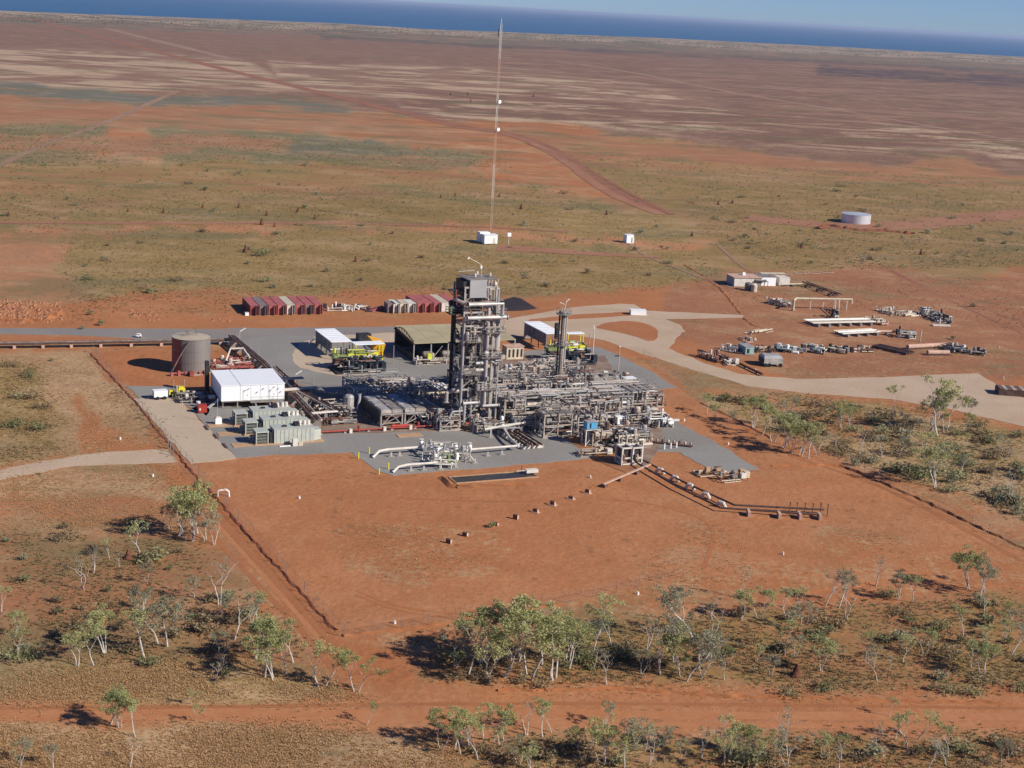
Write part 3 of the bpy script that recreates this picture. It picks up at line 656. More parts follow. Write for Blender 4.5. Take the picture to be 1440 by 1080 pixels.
# tangle of small bore lines between the floors
for i in range(95):
    z = R.uniform(5, 28.5); x = R.uniform(.4, 7.6); y = R.uniform(-.15, 3.5); r = R.choice((.06, .08, .1, .14, .18)); pts = [(x, y, z)]; ax = R.randrange(3)
    for k in range(R.randint(1, 3)):
        d = [0, 0, 0]; d[ax] = R.choice((-1, 1)) * R.uniform(.8, 3.2); q = [pts[-1][0]+d[0], pts[-1][1]+d[1], pts[-1][2]+d[2]]
        q[0] = min(max(q[0], .2), 8.3); q[1] = min(max(q[1], -.2), 6); q[2] = min(max(q[2], 4.8), 29)
        if (Vector(q) - Vector(pts[-1])).length > .3: pts.append(tuple(q))
        ax = (ax + R.randint(1, 2)) % 3
    if len(pts) > 1: MB().tube(pts, r, 6).put('small_pipe', R.choice((M.clad, M.cladb, M.steel, M.steel_d, M.steel_d, M.dark)), t)
for i in range(34):
    z = LV[R.randrange(8)] + .28; x, y = R.uniform(.3, 7), R.uniform(.1, 4); w_, h_ = R.uniform(.3, 1.1), R.uniform(.5, 1.4)
    if R.random() < .5: MB().box(x, x + w_, y, y + w_, z, z + h_).put('cabinet', R.choice((M.steel, M.cladb, M.dark, M.offwhite)), t)
    else: MB().drum((x, y, z + .5), (x + w_*1.6, y, z + .5), .35, 8).put('drum', R.choice((M.clad, M.cladb)), t)
for x0, x1, z in ((3.6, 8.6, 8.2), (.2, 4.4, 11.6), (4.4, 9.6, 15.0), (.4, 3.8, 18.4), (5.2, 10, 20.2)):
    MB().box(x0, x1, -1.7, -.2, z, z + .08).put('grating', M.steel_d, t); rail(MB(), x0, x1, -1.7, -.2, z + .08, .06, 'flr').put('handrail', M.steel, t)
    MB().beam((x0 + .3, -1.6, z), (x0 + .3, -.1, z - 1.5), .12).put('brace', M.steel_d, t)
    clutter(t, x0, x1, -1.6, -.2, z + .2, z + 2.4, 7, int(z * 10), (M.clad, M.cladb, M.steel, M.steel_d), .12, 2, 2)
# upper left outriggers
MB().box(-3.4, 0, .2, 2.8, 24.0, 24.2).put('grating', M.dark, t); rail(MB(), -3.4, 0, .2, 2.8, 24.2, .08, 'fbl').put('handrail', M.dark, t)
MB().drum((-3.0, 1.2, 25.1), (-.4, 1.2, 25.1), .75, 10).put('drum', M.navy, t); MB().drum((-2.6, 2.4, 26.0), (1.4, 2.4, 26.0), .7, 10).put('drum', M.dark, t)
MB().box(-3.5, -2.9, .3, 1.0, 24.3, 25.5).put('cabinet', M.limed, t)
MB().box(-3.4, -.2, 1.0, 2.6, 28.8, 29.0).put('grating', M.dark, t); MB().beam((-3.3, 1.8, 28.8), (-.1, 1.8, 25.6), .16).put('brace', M.redbr, t); MB().beam((-1.8, 1, 29), (-1.6, 1, 25.6), .2).put('brace', M.redbr, t)
MB().box(-1.9, -.2, 2.2, 4.2, 17.4, 17.55).put('grating', M.dark, t); MB().box(-1.9, -.2, 2.2, 4.2, 11.4, 11.55).put('grating', M.dark, t)
MB().box(8.2, 11.0, .3, 3.6, 23.6, 23.75).put('grating', M.grate, t); rail(MB(), 8.2, 11.0, .3, 3.6, 23.8, .07, 'fbr').put('handrail', M.steel, t); MB().beam((10.6, .4, 23.6), (8.2, .4, 21.2), .18).put('brace', M.steel_d, t)
MB().box(8.3, 10.2, .6, 3.2, 26.6, 26.75).put('grating', M.grate, t); MB().box(8.5, 9.6, 1, 2.4, 24, 26.5).put('cabinet', M.steel, t)
# top house
MB().box(1.1, 5.3, -.3, 5.4, 27.5, 31.15).put('top_housing', M.housing, t)
MB().box(-.3, 1.05, .4, 5.0, 27.6, 30.8).put('louvre_box', M.dark, t)
b = MB().tube([(3.6, -.05, 28), (3.9, -.08, 29.0), (3.7, -.08, 30), (4.4, -.06, 30.9)], .07, 5); b.put('cable', M.dark, t)
MB().box(.4, 8.2, -.1, 6.0, 31.2, 31.3).put('roof_deck', M.steel_d, t); rail(MB(), .4, 8.2, 1.5, 6.0, 31.3, .045, 'blr').put('handrail', M.steel_d, t)
for x in (5.9, 6.6, 7.4, 8.1): MB().tube([(x, .1, 26.8), (x, .1, 30.4), (x + .3, .3, 31.2)], .16, 7).put('riser', M.cladb if x > 7 else M.steel, t)
for x, y, z in ((7.6, .0, 30.0), (8.2, .4, 29.2), (7.0, 2, 31.6), (3.0, 1.5, 31.6), (4.4, 3.6, 31.7)): MB().drum((x, y, z), (x, y, z + .5), .28, 8).put('valve', M.lamp if z < 31 else M.offwhite, t)
d_ = MB().tube([(5.2, 3, 31.3), (5.2, 3, 33.6), (4.2, 3, 34.2), (1.8, 3, 35.2)], .09, 6).put('davit', M.cream, t); MB().drum((5.0, 3, 33.0), (5.0, 3, 33.4), .3, 8).put('beacon', M.lamp, d_); MB().drum((1.6, 3, 35.0), (1.9, 3, 35.3), .2, 6).put('beacon', M.lamp, d_)
MB().beam((-1.0, 2, 32.6), (3.0, 2, 32.8), .07).put('antenna', M.offwhite, t)
lad = MB()
for x in (2.9, 3.4): lad.beam((x, -.25, 4.8), (x, -.25, 24), .06)
for i in range(38): lad.beam((2.9, -.25, 5 + i * .5), (3.4, -.25, 5 + i * .5), .05)
lad.put('ladder', M.steel_d, t)
for i in range(16):
    x = R.uniform(.5, 7.5); y = R.uniform(.2, 5); z = R.uniform(.4, 2.6)
    MB().drum((x, y, z), (x + R.uniform(.6, 1.8), y, z), R.uniform(.3, .6), 8).put('drum', R.choice((M.clad, M.cladb, M.steel_d)), t)

# ------------------------------------------------------------------ slim tower
t = TH('slim_tower', 'slim tall column with a caged ladder and small round platforms, right of the tallest tower', 'column', 785, 566)
c = MB().drum((0, 0, .6), (0, 0, 20.6), .5, 14).put('column', M.cladb, t); MB().drum((.9, .2, 9), (.9, .2, 20), .22, 8).put('riser', M.clad, t)
MB().drum((-.9, .1, .4), (-.9, .1, 21), .2, 8).put('riser', M.dark, t)
for z in (6.2, 13.2, 20.2): MB().tube([(0, 0, z), (0, 0, z + .15)], 1.75 if z > 20 else 1.5, 10).put('platform', M.grate, t); rail(MB(), -1.2, 1.2, -1.2, 1.2, z + .15, .06).put('handrail', M.steel_d, t)
lad = MB()
for x in (-.65, -.2): lad.beam((x, -.9, .3), (x, -.9, 21.5), .09)
for i in range(28): lad.beam((-.65, -.9, .6 + i * .75), (-.2, -.9, .6 + i * .75), .07)
lad.put('ladder', M.dark, t)
MB().tube([(.0, 0, 21), (.4, 0, 23), (1.2, 0, 23.6)], .12, 6).put('vent', M.offwhite, t); MB().tube([(0, 0, 22.4), (-1.2, 0, 22.9)], .07, 5).put('lightning_rod', M.offwhite, t)
MB().box(-1.9, -1.1, -.4, .4, 17.0, 18.2).put('junction_box', M.dark, t); MB().tube([(-1.5, 0, 17.2), (-1.5, 0, 14.8)], .5, 8).put('lamp_bracket', M.dark, t)
MB().cyl(0, 0, 0, 1.2, 1.3, 12, .7).put('skirt', M.steel_d, t)

# pipe rack running across behind the front row, right of the tower
t = MOD('pipe_rack', 'long two level rack of pale pipes running right from the tallest tower foot', 'pipe rack', 9.6, 1.0)
frame(t, 0, 30, 0, 4.5, (3.6, 5.4), 7, 2, .3, br=True)
pipes_x(t, -1.5, 31, (.4, 1.1, 1.9, 2.7, 3.4, 4.1), 3.75, (.24, .16, .3, .2, .14, .26), elbow=1)
pipes_x(t, -.5, 29, (.5, 1.4, 2.2, 3.1, 3.9), 5.6, (.3, .14, .22, .18, .28), elbow=1)
pipes_x(t, .5, 22, (-.5, .9), 1.4, (.22, .3)); clutter(t, 0, 30, -.6, 4.5, .6, 6.6, 52, 21)
t = MOD('pipe_rack', 'second pipe rack farther back with light elbows, between the tallest tower and the slim column', 'pipe rack', 10.5, 10.5)
frame(t, 0, 22, 0, 4.0, (3.4, 5.0), 5, 2, .28); pipes_x(t, -.5, 23, (.4, 1.2, 2.0, 2.9, 3.6), 3.6, (.2, .28, .16, .24, .2), elbow=1); pipes_x(t, 1, 20, (.8, 2.4), 5.1, (.26, .2), elbow=1)
clutter(t, 0, 22, -1, 4.5, .4, 5.5, 46, 22)
t = MOD('pipe_rack', 'pipe rack stepping right past the slim column towards the right gravel pad', 'pipe rack', 36, 9)
frame(t, 0, 12, 0, 3.6, (3.2, 5.0), 4, 2, .26); pipes_x(t, -2, 12.5, (.4, 1.2, 2.1, 3.0), 3.4, (.18, .22, .14, .2), elbow=1); pipes_x(t, -1, 11, (.7, 2.2), 5.1, (.2, .15)); clutter(t, -1, 12, -1, 4, .4, 5, 30, 23)
# modules: name, label, x, y, w, d, levels, seed, extras
mods = [
 ('exchanger_skid', 'skid of silver heat exchangers at the tallest tower foot, facing the front pad', 10.5, -5.4, 7.5, 4.5, (2.8,), 31, 'hx'),
 ('pump_skid', 'low grey pump skid with short pipes on the concrete just right of the tower foot', 2.0, -4.6, 6.0, 3.2, (1.6,), 32, 'pump'),
 ('valve_skid', 'tan valve skid wedged between the tower foot and the red fire main', -4.8, -1.4, 4.2, 3.8, (2.2,), 33, 'pump'),
 ('vessel_skid', 'skid with one long pale horizontal vessel under the front pipe rack', 18.8, -5.6, 7.5, 4.5, (3.0, 5.0), 34, 'hv'),
 ('filter_skid', 'dark crowded filter skid with short upright drums beside the orange earth patch', 21.5, -11.8, 6.5, 4.8, (2.6, 4.6), 35, 'vv'),
 ('control_platform', 'two-level handrailed platform over dark piping left of the light blue box', 14.2, -11.0, 6.2, 4.4, (2.6, 4.8), 36, 'plat'),
 ('exchanger_skid', 'exchanger skid with three stacked shells behind the light blue box', 27.5, -4.6, 7.2, 4.6, (2.8, 5.0), 37, 'hx'),
 ('vessel_skid', 'rust stained skid with two pink and brown drums below the light blue box', 21.6, -18.6, 6.4, 4.6, (2.6,), 38, 'hvb'),
 ('vessel_skid', 'skid with a fat beige upright drum and a smaller one behind the two white frames', 27.0, -21.5, 6.0, 4.6, (2.8,), 39, 'vvb'),
 ('platform_skid', 'open steel platform with cross braces at the right end of the pipe rack', 40.5, .5, 6.2, 5.6, (2.8, 5.4), 40, 'plat'),
 ('gas_cooler', 'broad grey louvred cooler deck on legs right of the slim column', 38.5, 15.5, 8.0, 6.2, (3.6,), 41, 'deck'),
 ('vessel_skid', 'skid with a pale vessel and tall thin risers directly behind the second rack', 13.0, 16.6, 7.0, 5.2, (3.2, 5.2), 42, 'hv'),
 ('exchanger_skid', 'grey green exchanger block with long flat sides right of the silver column', 12.6, 25.0, 9.0, 5.0, (3.0,), 43, 'green'),
 ('valve_skid', 'pinkish valve skid full of short risers, left of the slim column foot', 23.5, 17.2, 6.5, 5.4, (2.6, 4.4), 44, 'vv'),
 ('cable_platform', 'small cream walled platform with a row of slots, left of the slim column', 25.5, 25.2, 6.0, 3.0, (3.4,), 45, 'cream'),
 ('pump_skid', 'pump skid on the far side of the plant below the right shelter', 22.0, 33.0, 8.0, 6.0, (2.2,), 46, 'vv'),
 ('pump_skid', 'cluster of pink lagged pumps between the big open shelter and the slim column', 30.0, 34.0, 7.5, 6.0, (2.4,), 47, 'pump'),
 ('vessel_skid', 'white topped vessel skid close behind the silver column', 12.0, 33.5, 7.0, 5.0, (2.8,), 48, 'white'),
 ('pump_skid', 'dusty pump skid in front of the right shelter', 36.5, 41.0, 7.5, 6.0, (2.0,), 49, 'pump'),
 ('filter_skid', 'filter skid with upright drums behind the slim column', 34.0, 24.5, 7.0, 5.6, (3.0, 4.6), 50, 'vv'),
 ('exchanger_skid', 'small exchanger skid with a white lagged end on the right edge of the plant', 46.0, 6.5, 5.6, 4.6, (2.6,), 51, 'hx'),
 ('drain_skid', 'low dark drain skid with bent pipes beside the louvred cooler', 46.4, 15.4, 4.6, 5.0, (1.8,), 52, 'pump'),
 ('valve_skid', 'open valve frame with thin bent lines in front of the right pipe rack', 34.4, -.6, 5.6, 4.0, (2.6, 4.4), 53, 'plat'),
 ('valve_skid', 'brown valve frame at the right foot of the front pipe rack, above the white skid', 36.0, -8.0, 5.0, 5.0, (2.4,), 54, 'vvb'),
 ('filter_skid', 'tall two level filter skid close against the left foot of the tallest tower', -4.6, 9.4, 5.0, 6.0, (3.2, 5.6), 56, 'vv'),
 ('vessel_skid', 'narrow skid with a horizontal vessel between the air coolers and the cream duct', -6.5, 17.6, 6.0, 4.2, (3.0, 4.6), 57, 'hv'),
 ('control_platform', 'handrailed platform over dense pipes directly right of the tallest tower foot', 9.2, -1.8, 4.6, 3.6, (3.4, 5.8), 58, 'plat'),
 ('exchanger_skid', 'stacked exchanger skid rising above the front pipe rack near the slim column', 26.0, 6.8, 6.4, 3.8, (4.2, 6.4), 59, 'hx'),
 ('filter_skid', 'tall filter skid rising behind the rack midway between both tall towers', 17.6, 6.2, 5.6, 3.8, (4.0, 6.6), 60, 'vv'),
 ('platform_skid', 'tall open frame with a top handrail just right of the slim column foot', 33.4, 14.6, 4.6, 4.6, (3.4, 6.2), 61, 'plat'),
 ('filter_skid', 'brown lagged filter skid behind the tallest tower', 1.0, 9.0, 8.0, 5.0, (3.4, 5.4), 55, 'vv'),
]
for name, label, x, y, w_, d_, lv, seed, kind in mods:
    cat = {'exchanger_skid': 'heat exchanger', 'pump_skid': 'pump skid', 'valve_skid': 'valve skid', 'vessel_skid': 'vessel skid', 'filter_skid': 'filter skid', 'control_platform': 'platform', 'platform_skid': 'platform', 'gas_cooler': 'cooler', 'cable_platform': 'platform', 'drain_skid': 'drain skid'}[name]
    t = MOD(name, label, cat, x, y); R = random.Random(seed)
    MB().box(-.3, w_ + .3, -.3, d_ + .3, 0, .18 + .01 * (seed % 7)).put('base_slab', M.conc, t)
    brown = kind.endswith('b'); pal = (M.rust, M.cladb, M.brown, M.steel_d, M.cream) if brown else None
    frame(t, 0, w_, 0, d_, lv, 3, 2, .24, m=M.steel if seed % 2 else M.cladb, deck=[(lv[-1], 0, 1)] if kind in ('plat', 'deck') else ([(lv[-1], .5, 1)] if seed % 3 == 0 else None))
    if kind in ('hx', 'hv', 'hvb'):
        k = 3 if kind == 'hx' else 1
        for i in range(k): hvessel(t, .5, w_ - .6, .8 + i * (d_ - 1.4) / max(1, k-1) if k > 1 else d_ * .5, 1.5 if k > 1 else 2.0, .5 if k > 1 else 1.0, (M.clad, M.cladb, M.rust if brown else M.clad)[i])
        if kind == 'hvb': hvessel(t, .6, w_ - 2, .5, 2.4, .6, M.cream)
    if kind in ('vv', 'vvb'):
        for i in range(4):
            xx = .8 + i * (w_ - 1.4) / 3; r = R.uniform(.4, .62) * (1.5 if brown and i == 1 else 1)
            MB().drum((xx, d_ * (.3 if i % 2 else .68), .5), (xx, d_ * (.3 if i % 2 else .68), R.uniform(2.4, 4.2)), r, 12).put('vessel', R.choice((M.clad, M.cladb, M.cream if brown else M.clad)), t)
    if kind == 'pump':
        for i in range(3):
            p_ = MB().drum((.6 + i * w_ / 3, d_ * .4, .8), (1.8 + i * w_ / 3, d_ * .4, .8), .42, 10).put('pump', R.choice((M.cladb, M.steel, M.offwhite)), t); MB().box(1.9 + i * w_/3, 2.4 + i * w_/3, d_*.4 - .3, d_*.4 + .3, .3, 1.2).put('motor', M.steel_d, p_)
    if kind == 'deck':
        for i in range(3): MB().box(.3 + i * w_/3, w_/3 - .1 + i * w_/3, .3, d_ - .3, lv[0] + .3, lv[0] + 1.0).put('fan_bay', (M.steel, M.cladb, M.steel)[i], t)
        for i in range(3): MB().cyl(w_/6 + i * w_/3, d_/2, lv[0] + 1.0, lv[0] + 1.45, 1.1, 14).put('fan_ring', M.steel_d, t)
    if kind == 'green': MB().box(.2, w_ - .2, .3, d_ - .4, .6, 2.6).put('casing', M.mint, t); MB().box(0, w_, .1, .25, 2.9, 3.2).put('fascia', M.offwhite, t)
    if kind == 'cream': MB().box(0, w_, 0, .18, 1.8, 3.3).put('panel', M.cream, t); [MB().box(.4 + i * .9, .9 + i * .9, -.04, 0, 2.1, 2.9).put('slot', M.mintd, t) for i in range(6)]
    if kind == 'white': MB().box(.4, w_ - .6, .6, 3.4, .8, 2.6).put('casing', M.white, t)
    pipes_x(t, -.5, w_ + .4, (d_*.2, d_*.55, d_*.9), lv[0] + .1, (.16, .2, .13), elbow=1)
    if len(lv) > 1: pipes_y(t, (w_*.25, w_*.5, w_*.8), -.3, d_ + .3, lv[1] + .1, (.14, .18, .12), elbow=1)
    clutter(t, 0, w_, -.2, d_, .3, lv[-1] + .9, 30, seed, pal, .15, 7, 5)

# air coolers on the left front with their louvred roof bays
for k, (x, lab) in enumerate(((-15.8, 'air cooler with ribbed grey roof bays, left one of two behind the red fire main'), (-10.6, 'air cooler with ribbed roof bays, right one of two, nearer the tallest tower'))):
    t = MOD('air_cooler', lab, 'air cooler', x, 4.2, 'pair of air coolers'); W_ = 4.8
    frame(t, .1, W_ - .1, .1, 12.4, (2.6,), 2, 4, .26, br=True)
    for i in range(2):
        b_ = MB(); x0 = .05 + i * 2.4; b_.prism([(x0, 0), (x0 + 2.25, 0), (x0 + 2.25, 12.5), (x0, 12.5)], 2.85, 3.4).put('roof_bay', (M.cladb, M.steel)[(i + k) % 2], t)
        for j in range(3): MB().box(x0 + .2, x0 + 2.05, .4 + j * 4.1, 4.0 + j * 4.1, 3.4, 3.54).put('louvre', M.steel_d if i else M.steel, t)
    MB().beam((.1, -.02, .3), (2.3, -.02, 2.5), .16).put('brace', M.steel, t); MB().beam((4.6, -.02, .3), (2.5, -.02, 2.5), .16).put('brace', M.steel, t)
    if k == 0:
        MB().box(-.25, -.1, .1, 12.2, .8, 3.3).put('shade_toned_screen', M.dark, t)  # louvred side facing away from the sun, its shade painted in as dark steel
    clutter(t, .2, W_, 0, 12, .3, 2.4, 26, 61 + k, None, .14, 5, 3)
t = MOD('expansion_loops', 'stack of level hairpin pipe loops on posts behind the air coolers', 'pipework', -16.5, 20.5)
frame(t, 0, 15, 0, 7, (2.4, 4.0), 4, 2, .26)
for i in range(5):
    y = .5 + i * 1.4; MB().route([(-.4, y, 2.7 + .35 * (i % 3)), (6.6, y, 2.7 + .35 * (i % 3)), (6.6, y + .9, 2.7 + .35 * (i % 3)), (-.4, y + .9, 2.7 + .35 * (i % 3))], .2, 7).put('hairpin_pipe', (M.cladb, M.clad)[i % 2], t)
for i in range(5):
    y = .3 + i * 1.4; MB().route([(8.0, y, 4.3), (15.4, y, 4.3), (15.4, y, 2.4)], .19, 7).put('pipe', (M.cladb, M.clad)[i % 2], t)
clutter(t, 0, 15, 0, 7, .4, 4.8, 54, 71)
t = MOD('valve_skid', 'dull green and grey valve skid behind the hairpin loops, below the left yellow compressor', 'valve skid', -15.0, 29.5); frame(t, 0, 13, 0, 4, (2.0, 3.4), 4, 2, .24, deck=[(3.4, 0, 1)]); clutter(t, 0, 13, 0, 4, .4, 4, 44, 72, (M.clad, M.steel, M.mint, M.steel_d))
t = MOD('duct_beam', 'long flat cream duct lying left of the tallest tower behind the loops', 'duct', -1.5, 23.0); MB().box(-4.5, 7.5, 0, 3.0, 2.2, 2.9).put('duct', M.white, t); MB().box(-4.4, 7.4, -.1, 0, 1.3, 2.1).put('side_panel', M.cream, t)
for x in (-4, 0, 3.6, 7): MB().beam((x, .2, 0), (x, .2, 2.2), .25).put('post', M.steel, t); MB().beam((x, 2.7, 0), (x, 2.7, 2.2), .25).put('post', M.steel, t)
t = MOD('pipe_bridge', 'sloping ladder-like cable bridge dropping towards the red fire main left of the tower foot', 'cable bridge', -4.2, 8.0)
for y in (0, 1.0): MB().beam((-2.5 + y * 2, 1, 4.2), (1.5 + y * 2, -7.5, 2.0), .3).put('beam', M.cladb, t)
for i in range(8): MB().beam((-2.5 + .5 * i, 1 - 1.06 * i, 4.2 - .275 * i), (-.5 + .5 * i, 1 - 1.06 * i, 4.2 - .275 * i), .12).put('rung', M.steel, t)
for x, y, z in ((-2.2, 0, 4), (1.6, -7.4, 2), (3.4, -7.4, 2)): MB().beam((x, y, 0), (x, y, z), .26).put('post', M.steel, t)
clutter(t, -3, 3, -8, 1, .3, 3, 28, 73)

# long low brown racks on the left side
def rack_line(label, pts, n, r=.22, h=1.0, gap=.75, m=None, block='block', step=6.2, bm=None, name='pipe_rack', off=None, bw=None, cat='pipe rack'):
    P = [G(*p) for p in pts]; t = thing(name, label, cat, P[0], 0); Q = [p - P[0] for p in P]
    nrm = []
    for i in range(len(Q)):
        a = (Q[i] - Q[i-1]).normalized() if i else (Q[1] - Q[0]).normalized(); b = (Q[i+1] - Q[i]).normalized() if i < len(Q)-1 else a
        nn = Vector((-(a+b).y, (a+b).x, 0)).normalized(); nn /= max(.5, nn.dot(Vector((-a.y, a.x, 0)))); nrm.append(nn)
    for k in range(n):
        o = (k - (n-1)/2) * gap; MB().tube([q + nn * o + Vector((0, 0, h + r)) for q, nn in zip(Q, nrm)], r * (1 if k % 2 == 0 else .75), 7).put('pipe', (m or [M.brown])[k % len(m or [1])], t)
    for i in range(len(Q) - 1):
        d = Q[i+1] - Q[i]; nn = Vector((-d.y, d.x, 0)).normalized(); k = max(1, int(d.length / step)); wd = bw or (n * gap / 2 + .3)
        for j in range(k):
            c = Q[i] + d * ((j + .5) / k); u = d.normalized() * .35
            b = MB(); vs = [c - nn*wd - u, c + nn*wd - u, c + nn*wd + u, c - nn*wd + u]
            b.add([(v.x, v.y, 0) for v in vs] + [(v.x*1, v.y*1, h - .02) for v in vs], [(0,1,5,4),(1,2,6,5),(2,3,7,6),(3,0,4,7),(4,5,6,7)]); b.put(block, bm or M.salmon, t)
    return t
rack_line('long brown pipe line on pale blocks running left from the storage tank', [(-160, 486), (0, 490), (120, 488), (330, 484)], 4, .24, 1.0, .62, [M.brown, M.rust, M.steel_d, M.brown], step=6.3, bw=.9)
rack_line('brown pipe rack sloping down behind the white switch room to the front corner', [(326, 484), (372, 524), (402, 556), (447, 606)], 3, .26, 2.0, .7, [M.rust, M.brown, M.cladb], 'post_frame', 5, M.steel_d)
t = rack_line('second brown pipe rack sloping down to the right, nearer the air coolers', [(384, 530), (418, 562), (484, 598)], 3, .2, 2.2, .7, [M.cladb, M.rust, M.brown], 'post_frame', 5, M.steel_d)
rack_line('short cross rack of pale pipes joining the two sloping racks, upper one', [(392, 550), (426, 548)], 3, .16, 2.6, .6, [M.cladb, M.steel], 'post_frame', 3, M.steel_d)
rack_line('short cross rack of pale pipes joining the two sloping racks, middle one', [(397, 566), (446, 562)], 3, .18, 2.6, .6, [M.cladb, M.offwhite], 'post_frame', 3, M.steel_d)
rack_line('short cross rack of pale pipes joining the two sloping racks, lowest one', [(438, 598), (474, 595)], 2, .18, 2.4, .6, [M.offwhite, M.cladb], 'post_frame', 3, M.steel_d)
t = thing('pump_skid', 'jumble of red and brown pumps between the two sloping racks', 'pump skid', G(440, 598), GA); clutter(t, -4, 6, -1, 9, .2, 1.6, 60, 81, (M.rust, M.redbr, M.brown, M.cladb, M.steel_d), .14, 14, 6)
t = thing('pump_skid', 'tangle of dark pumps and pale lines left of the air coolers', 'pump skid', G(484, 596), GA); clutter(t, -3, 2.5, -1, 11, .2, 2.4, 60, 82, (M.steel, M.clad, M.dark, M.steel_d, M.cladb), .16, 12, 8)
for i in range(3): MB().route([(-4, 3 + i * 2.4, 1.9), (1.5, 4.6 + i * 2.4, 2.2)], .22, 7).put('pipe', M.cladb, t)
t = thing('cyclone_vessel', 'short grey upright vessel with a curved outlet pipe left of the hairpin loops', 'vessel', G(490, 581), GA); MB().drum((0, 0, 1), (0, 0, 3.6), 1.1, 12).put('vessel', M.steel, t); MB().route([(.2, -.6, 1.4), (1.6, -1, 1.0), (2.2, -.6, 3.2), (2.2, -.4, 4.2)], .3, 8).put('outlet_pipe', M.clad, t); MB().cyl(0, 0, 0, .8, .8, 10).put('skirt', M.steel_d, t)
t = thing('vent_pole', 'white banded upright vent pipe in the tower shadow left of the loops', 'vent pipe', G(484, 564), GA); MB().cyl(0, 0, 0, 4.4, .28, 8).put('pipe', M.clad, t); MB().cyl(0, 0, 2.6, 2.9, .31, 8).put('band', M.dark, t)
# red fire main
t = thing('fire_main', 'low bright red fire main with pale valve boxes along the front edge of the plant', 'fire main', L(-30.5, 1.6), GA)
for x0, x1 in ((0, 7.6), (8.2, 14.8), (15.6, 20.4), (21, 28.6), (29.5, 37)):
    MB().route([(x0, -.2 * x0 * .08, .55), (x1, -.2 * x1 * .08, .55)], .15, 8).put('pipe', M.red, t); MB().route([(x0 + .4, .7, .3), (x1 - .2, .7, .3)], .12, 6).put('pipe', M.redbr, t)
    MB().drum((x0 + 1, 0, .3), (x0 + 1, 0, 1.3), .28, 8).put('hydrant', M.red, t); MB().box(x1 - .5, x1 + .1, -.6, 0, 0, .9).put('valve_box', M.offwhite if x0 < 20 else M.cladb, t)
for i in range(7): MB().box(1 + i * 5, 1.5 + i * 5, -.3, .9, 0, .3).put('support', M.conc, t)
MB().drum((16.2, -.2, .9), (19.8, -.2, .9), .3, 10).put('foam_tank', M.red, t)
o = MB().box(0, 5.2, 0, 2.4, 0, .1).put('loading_slab', M.tanc); o.location = L(-14.6, -4.1, .05); o.rotation_euler.z = GA; o['kind'] = 'structure'

# white pigging pipes on the front pad
def low_pipe(t, pts, r, m, n=8): 
    o = Vector(t.location); return MB().route([G(x, y) * 1.0 - o + Vector((0, 0, z)) for x, y, z in pts], r, n).put('pipe', m, t)
def stands(t, pts, h=.9, m=None):
    o = Vector(t.location)
    for x, y in pts:
        q = G(x, y) - o; s_ = MB().box(q.x - .5, q.x + .5, q.y - .4, q.y + .4, 0, .22).put('footing', M.conc, t); MB().beam((q.x, q.y, .22), (q.x, q.y, h), .3).put('stand', m or M.offwhite, s_)
t = thing('pig_launcher', 'upper white pipeline with risers and valves on the front grey pad', 'pipeline', G(540, 640), 0)
low_pipe(t, [(524, 644, .1), (533, 642, 1.1), (545, 640.5, 1.2), (592, 637, 1.2)], .26, M.offwhite)
low_pipe(t, [(592, 637, 1.2), (597, 642, 1.2), (604, 646, 1.2), (640, 642, 1.2), (728, 635, 1.2)], .22, M.offwhite)
low_pipe(t, [(728, 635, 1.2), (716, 624, 1.3), (708, 612, 1.5), (708, 612, .3)], .26, M.offwhite)
stands(t, [(550, 643), (562, 642), (612, 648), (640, 645), (658, 644), (686, 642), (706, 640)])
for x, y, z in ((592, 636, 2.2), (660, 640, 2.0), (706, 610, 1.9), (615, 644, 1.9), (640, 642, 2.2)): q = G(x, y) - t.location; v_ = MB().drum((q.x, q.y, .9), (q.x, q.y, z), .42, 8).put('valve', M.lamp, t); MB().tube([(q.x, q.y, z), (q.x, q.y, z + .5)], [.12, .5], 8).put('handwheel', M.offwhite, v_)
clutter(t, *(lambda a, b: (a.x - t.location.x, b.x - t.location.x, a.y - t.location.y - 1, b.y - t.location.y + 1))(G(594, 646), G(662, 640)), .5, 2.2, 34, 91, (M.white, M.offwhite, M.steel, M.clad), .12, 6, 4)
low_pipe(t, [(598, 652, .9), (625, 649, .9), (648, 647, .9)], .24, M.offwhite)
t = thing('pig_launcher', 'lower white pipeline with valves on the front corner of the grey pad', 'pipeline', G(600, 660), 0)
low_pipe(t, [(552, 665, .1), (560, 663, .9), (572, 661.5, 1.1), (625, 657.5, 1.1), (642, 656, 1.1)], .24, M.offwhite)
stands(t, [(578, 663), (596, 662), (619, 661), (641, 658), (668, 652)])
for x, y, z in ((630, 655, 2.1), (642, 652, 2.0), (618, 657, 1.8)): q = G(x, y) - t.location; MB().drum((q.x, q.y, .8), (q.x, q.y, z), .36, 8).put('valve', M.limed if x == 630 else M.lamp, t)
clutter(t, *(lambda a, b: (a.x - t.location.x, b.x - t.location.x, a.y - t.location.y - 1, b.y - t.location.y + 1))(G(606, 656), G(642, 651)), .4, 1.8, 24, 92, (M.white, M.offwhite, M.steel, M.limed), .11, 5, 3)
low_pipe(t, [(655, 650, .4), (662, 652, 1.4), (668, 652, .3)], .12, M.offwhite)
t = thing('white_header', 'bright white header pipe above the brown pipe bundle right of the tower foot', 'pipeline', G(705, 606), 0)
low_pipe(t, [(681, 613, 1.4), (705, 612, 1.9), (737, 610, 2.4)], .27, M.offwhite); MB().drum((0, 0, .3), (0, 0, 3.0), .4, 8).put('valve', M.white, t); stands(t, [(690, 616), (720, 613), (734, 611)], 1.8)
clutter(t, -3.5, 4, -3.5, 1, .3, 1.8, 30, 93, (M.offwhite, M.steel, M.clad), .13, 5, 2)
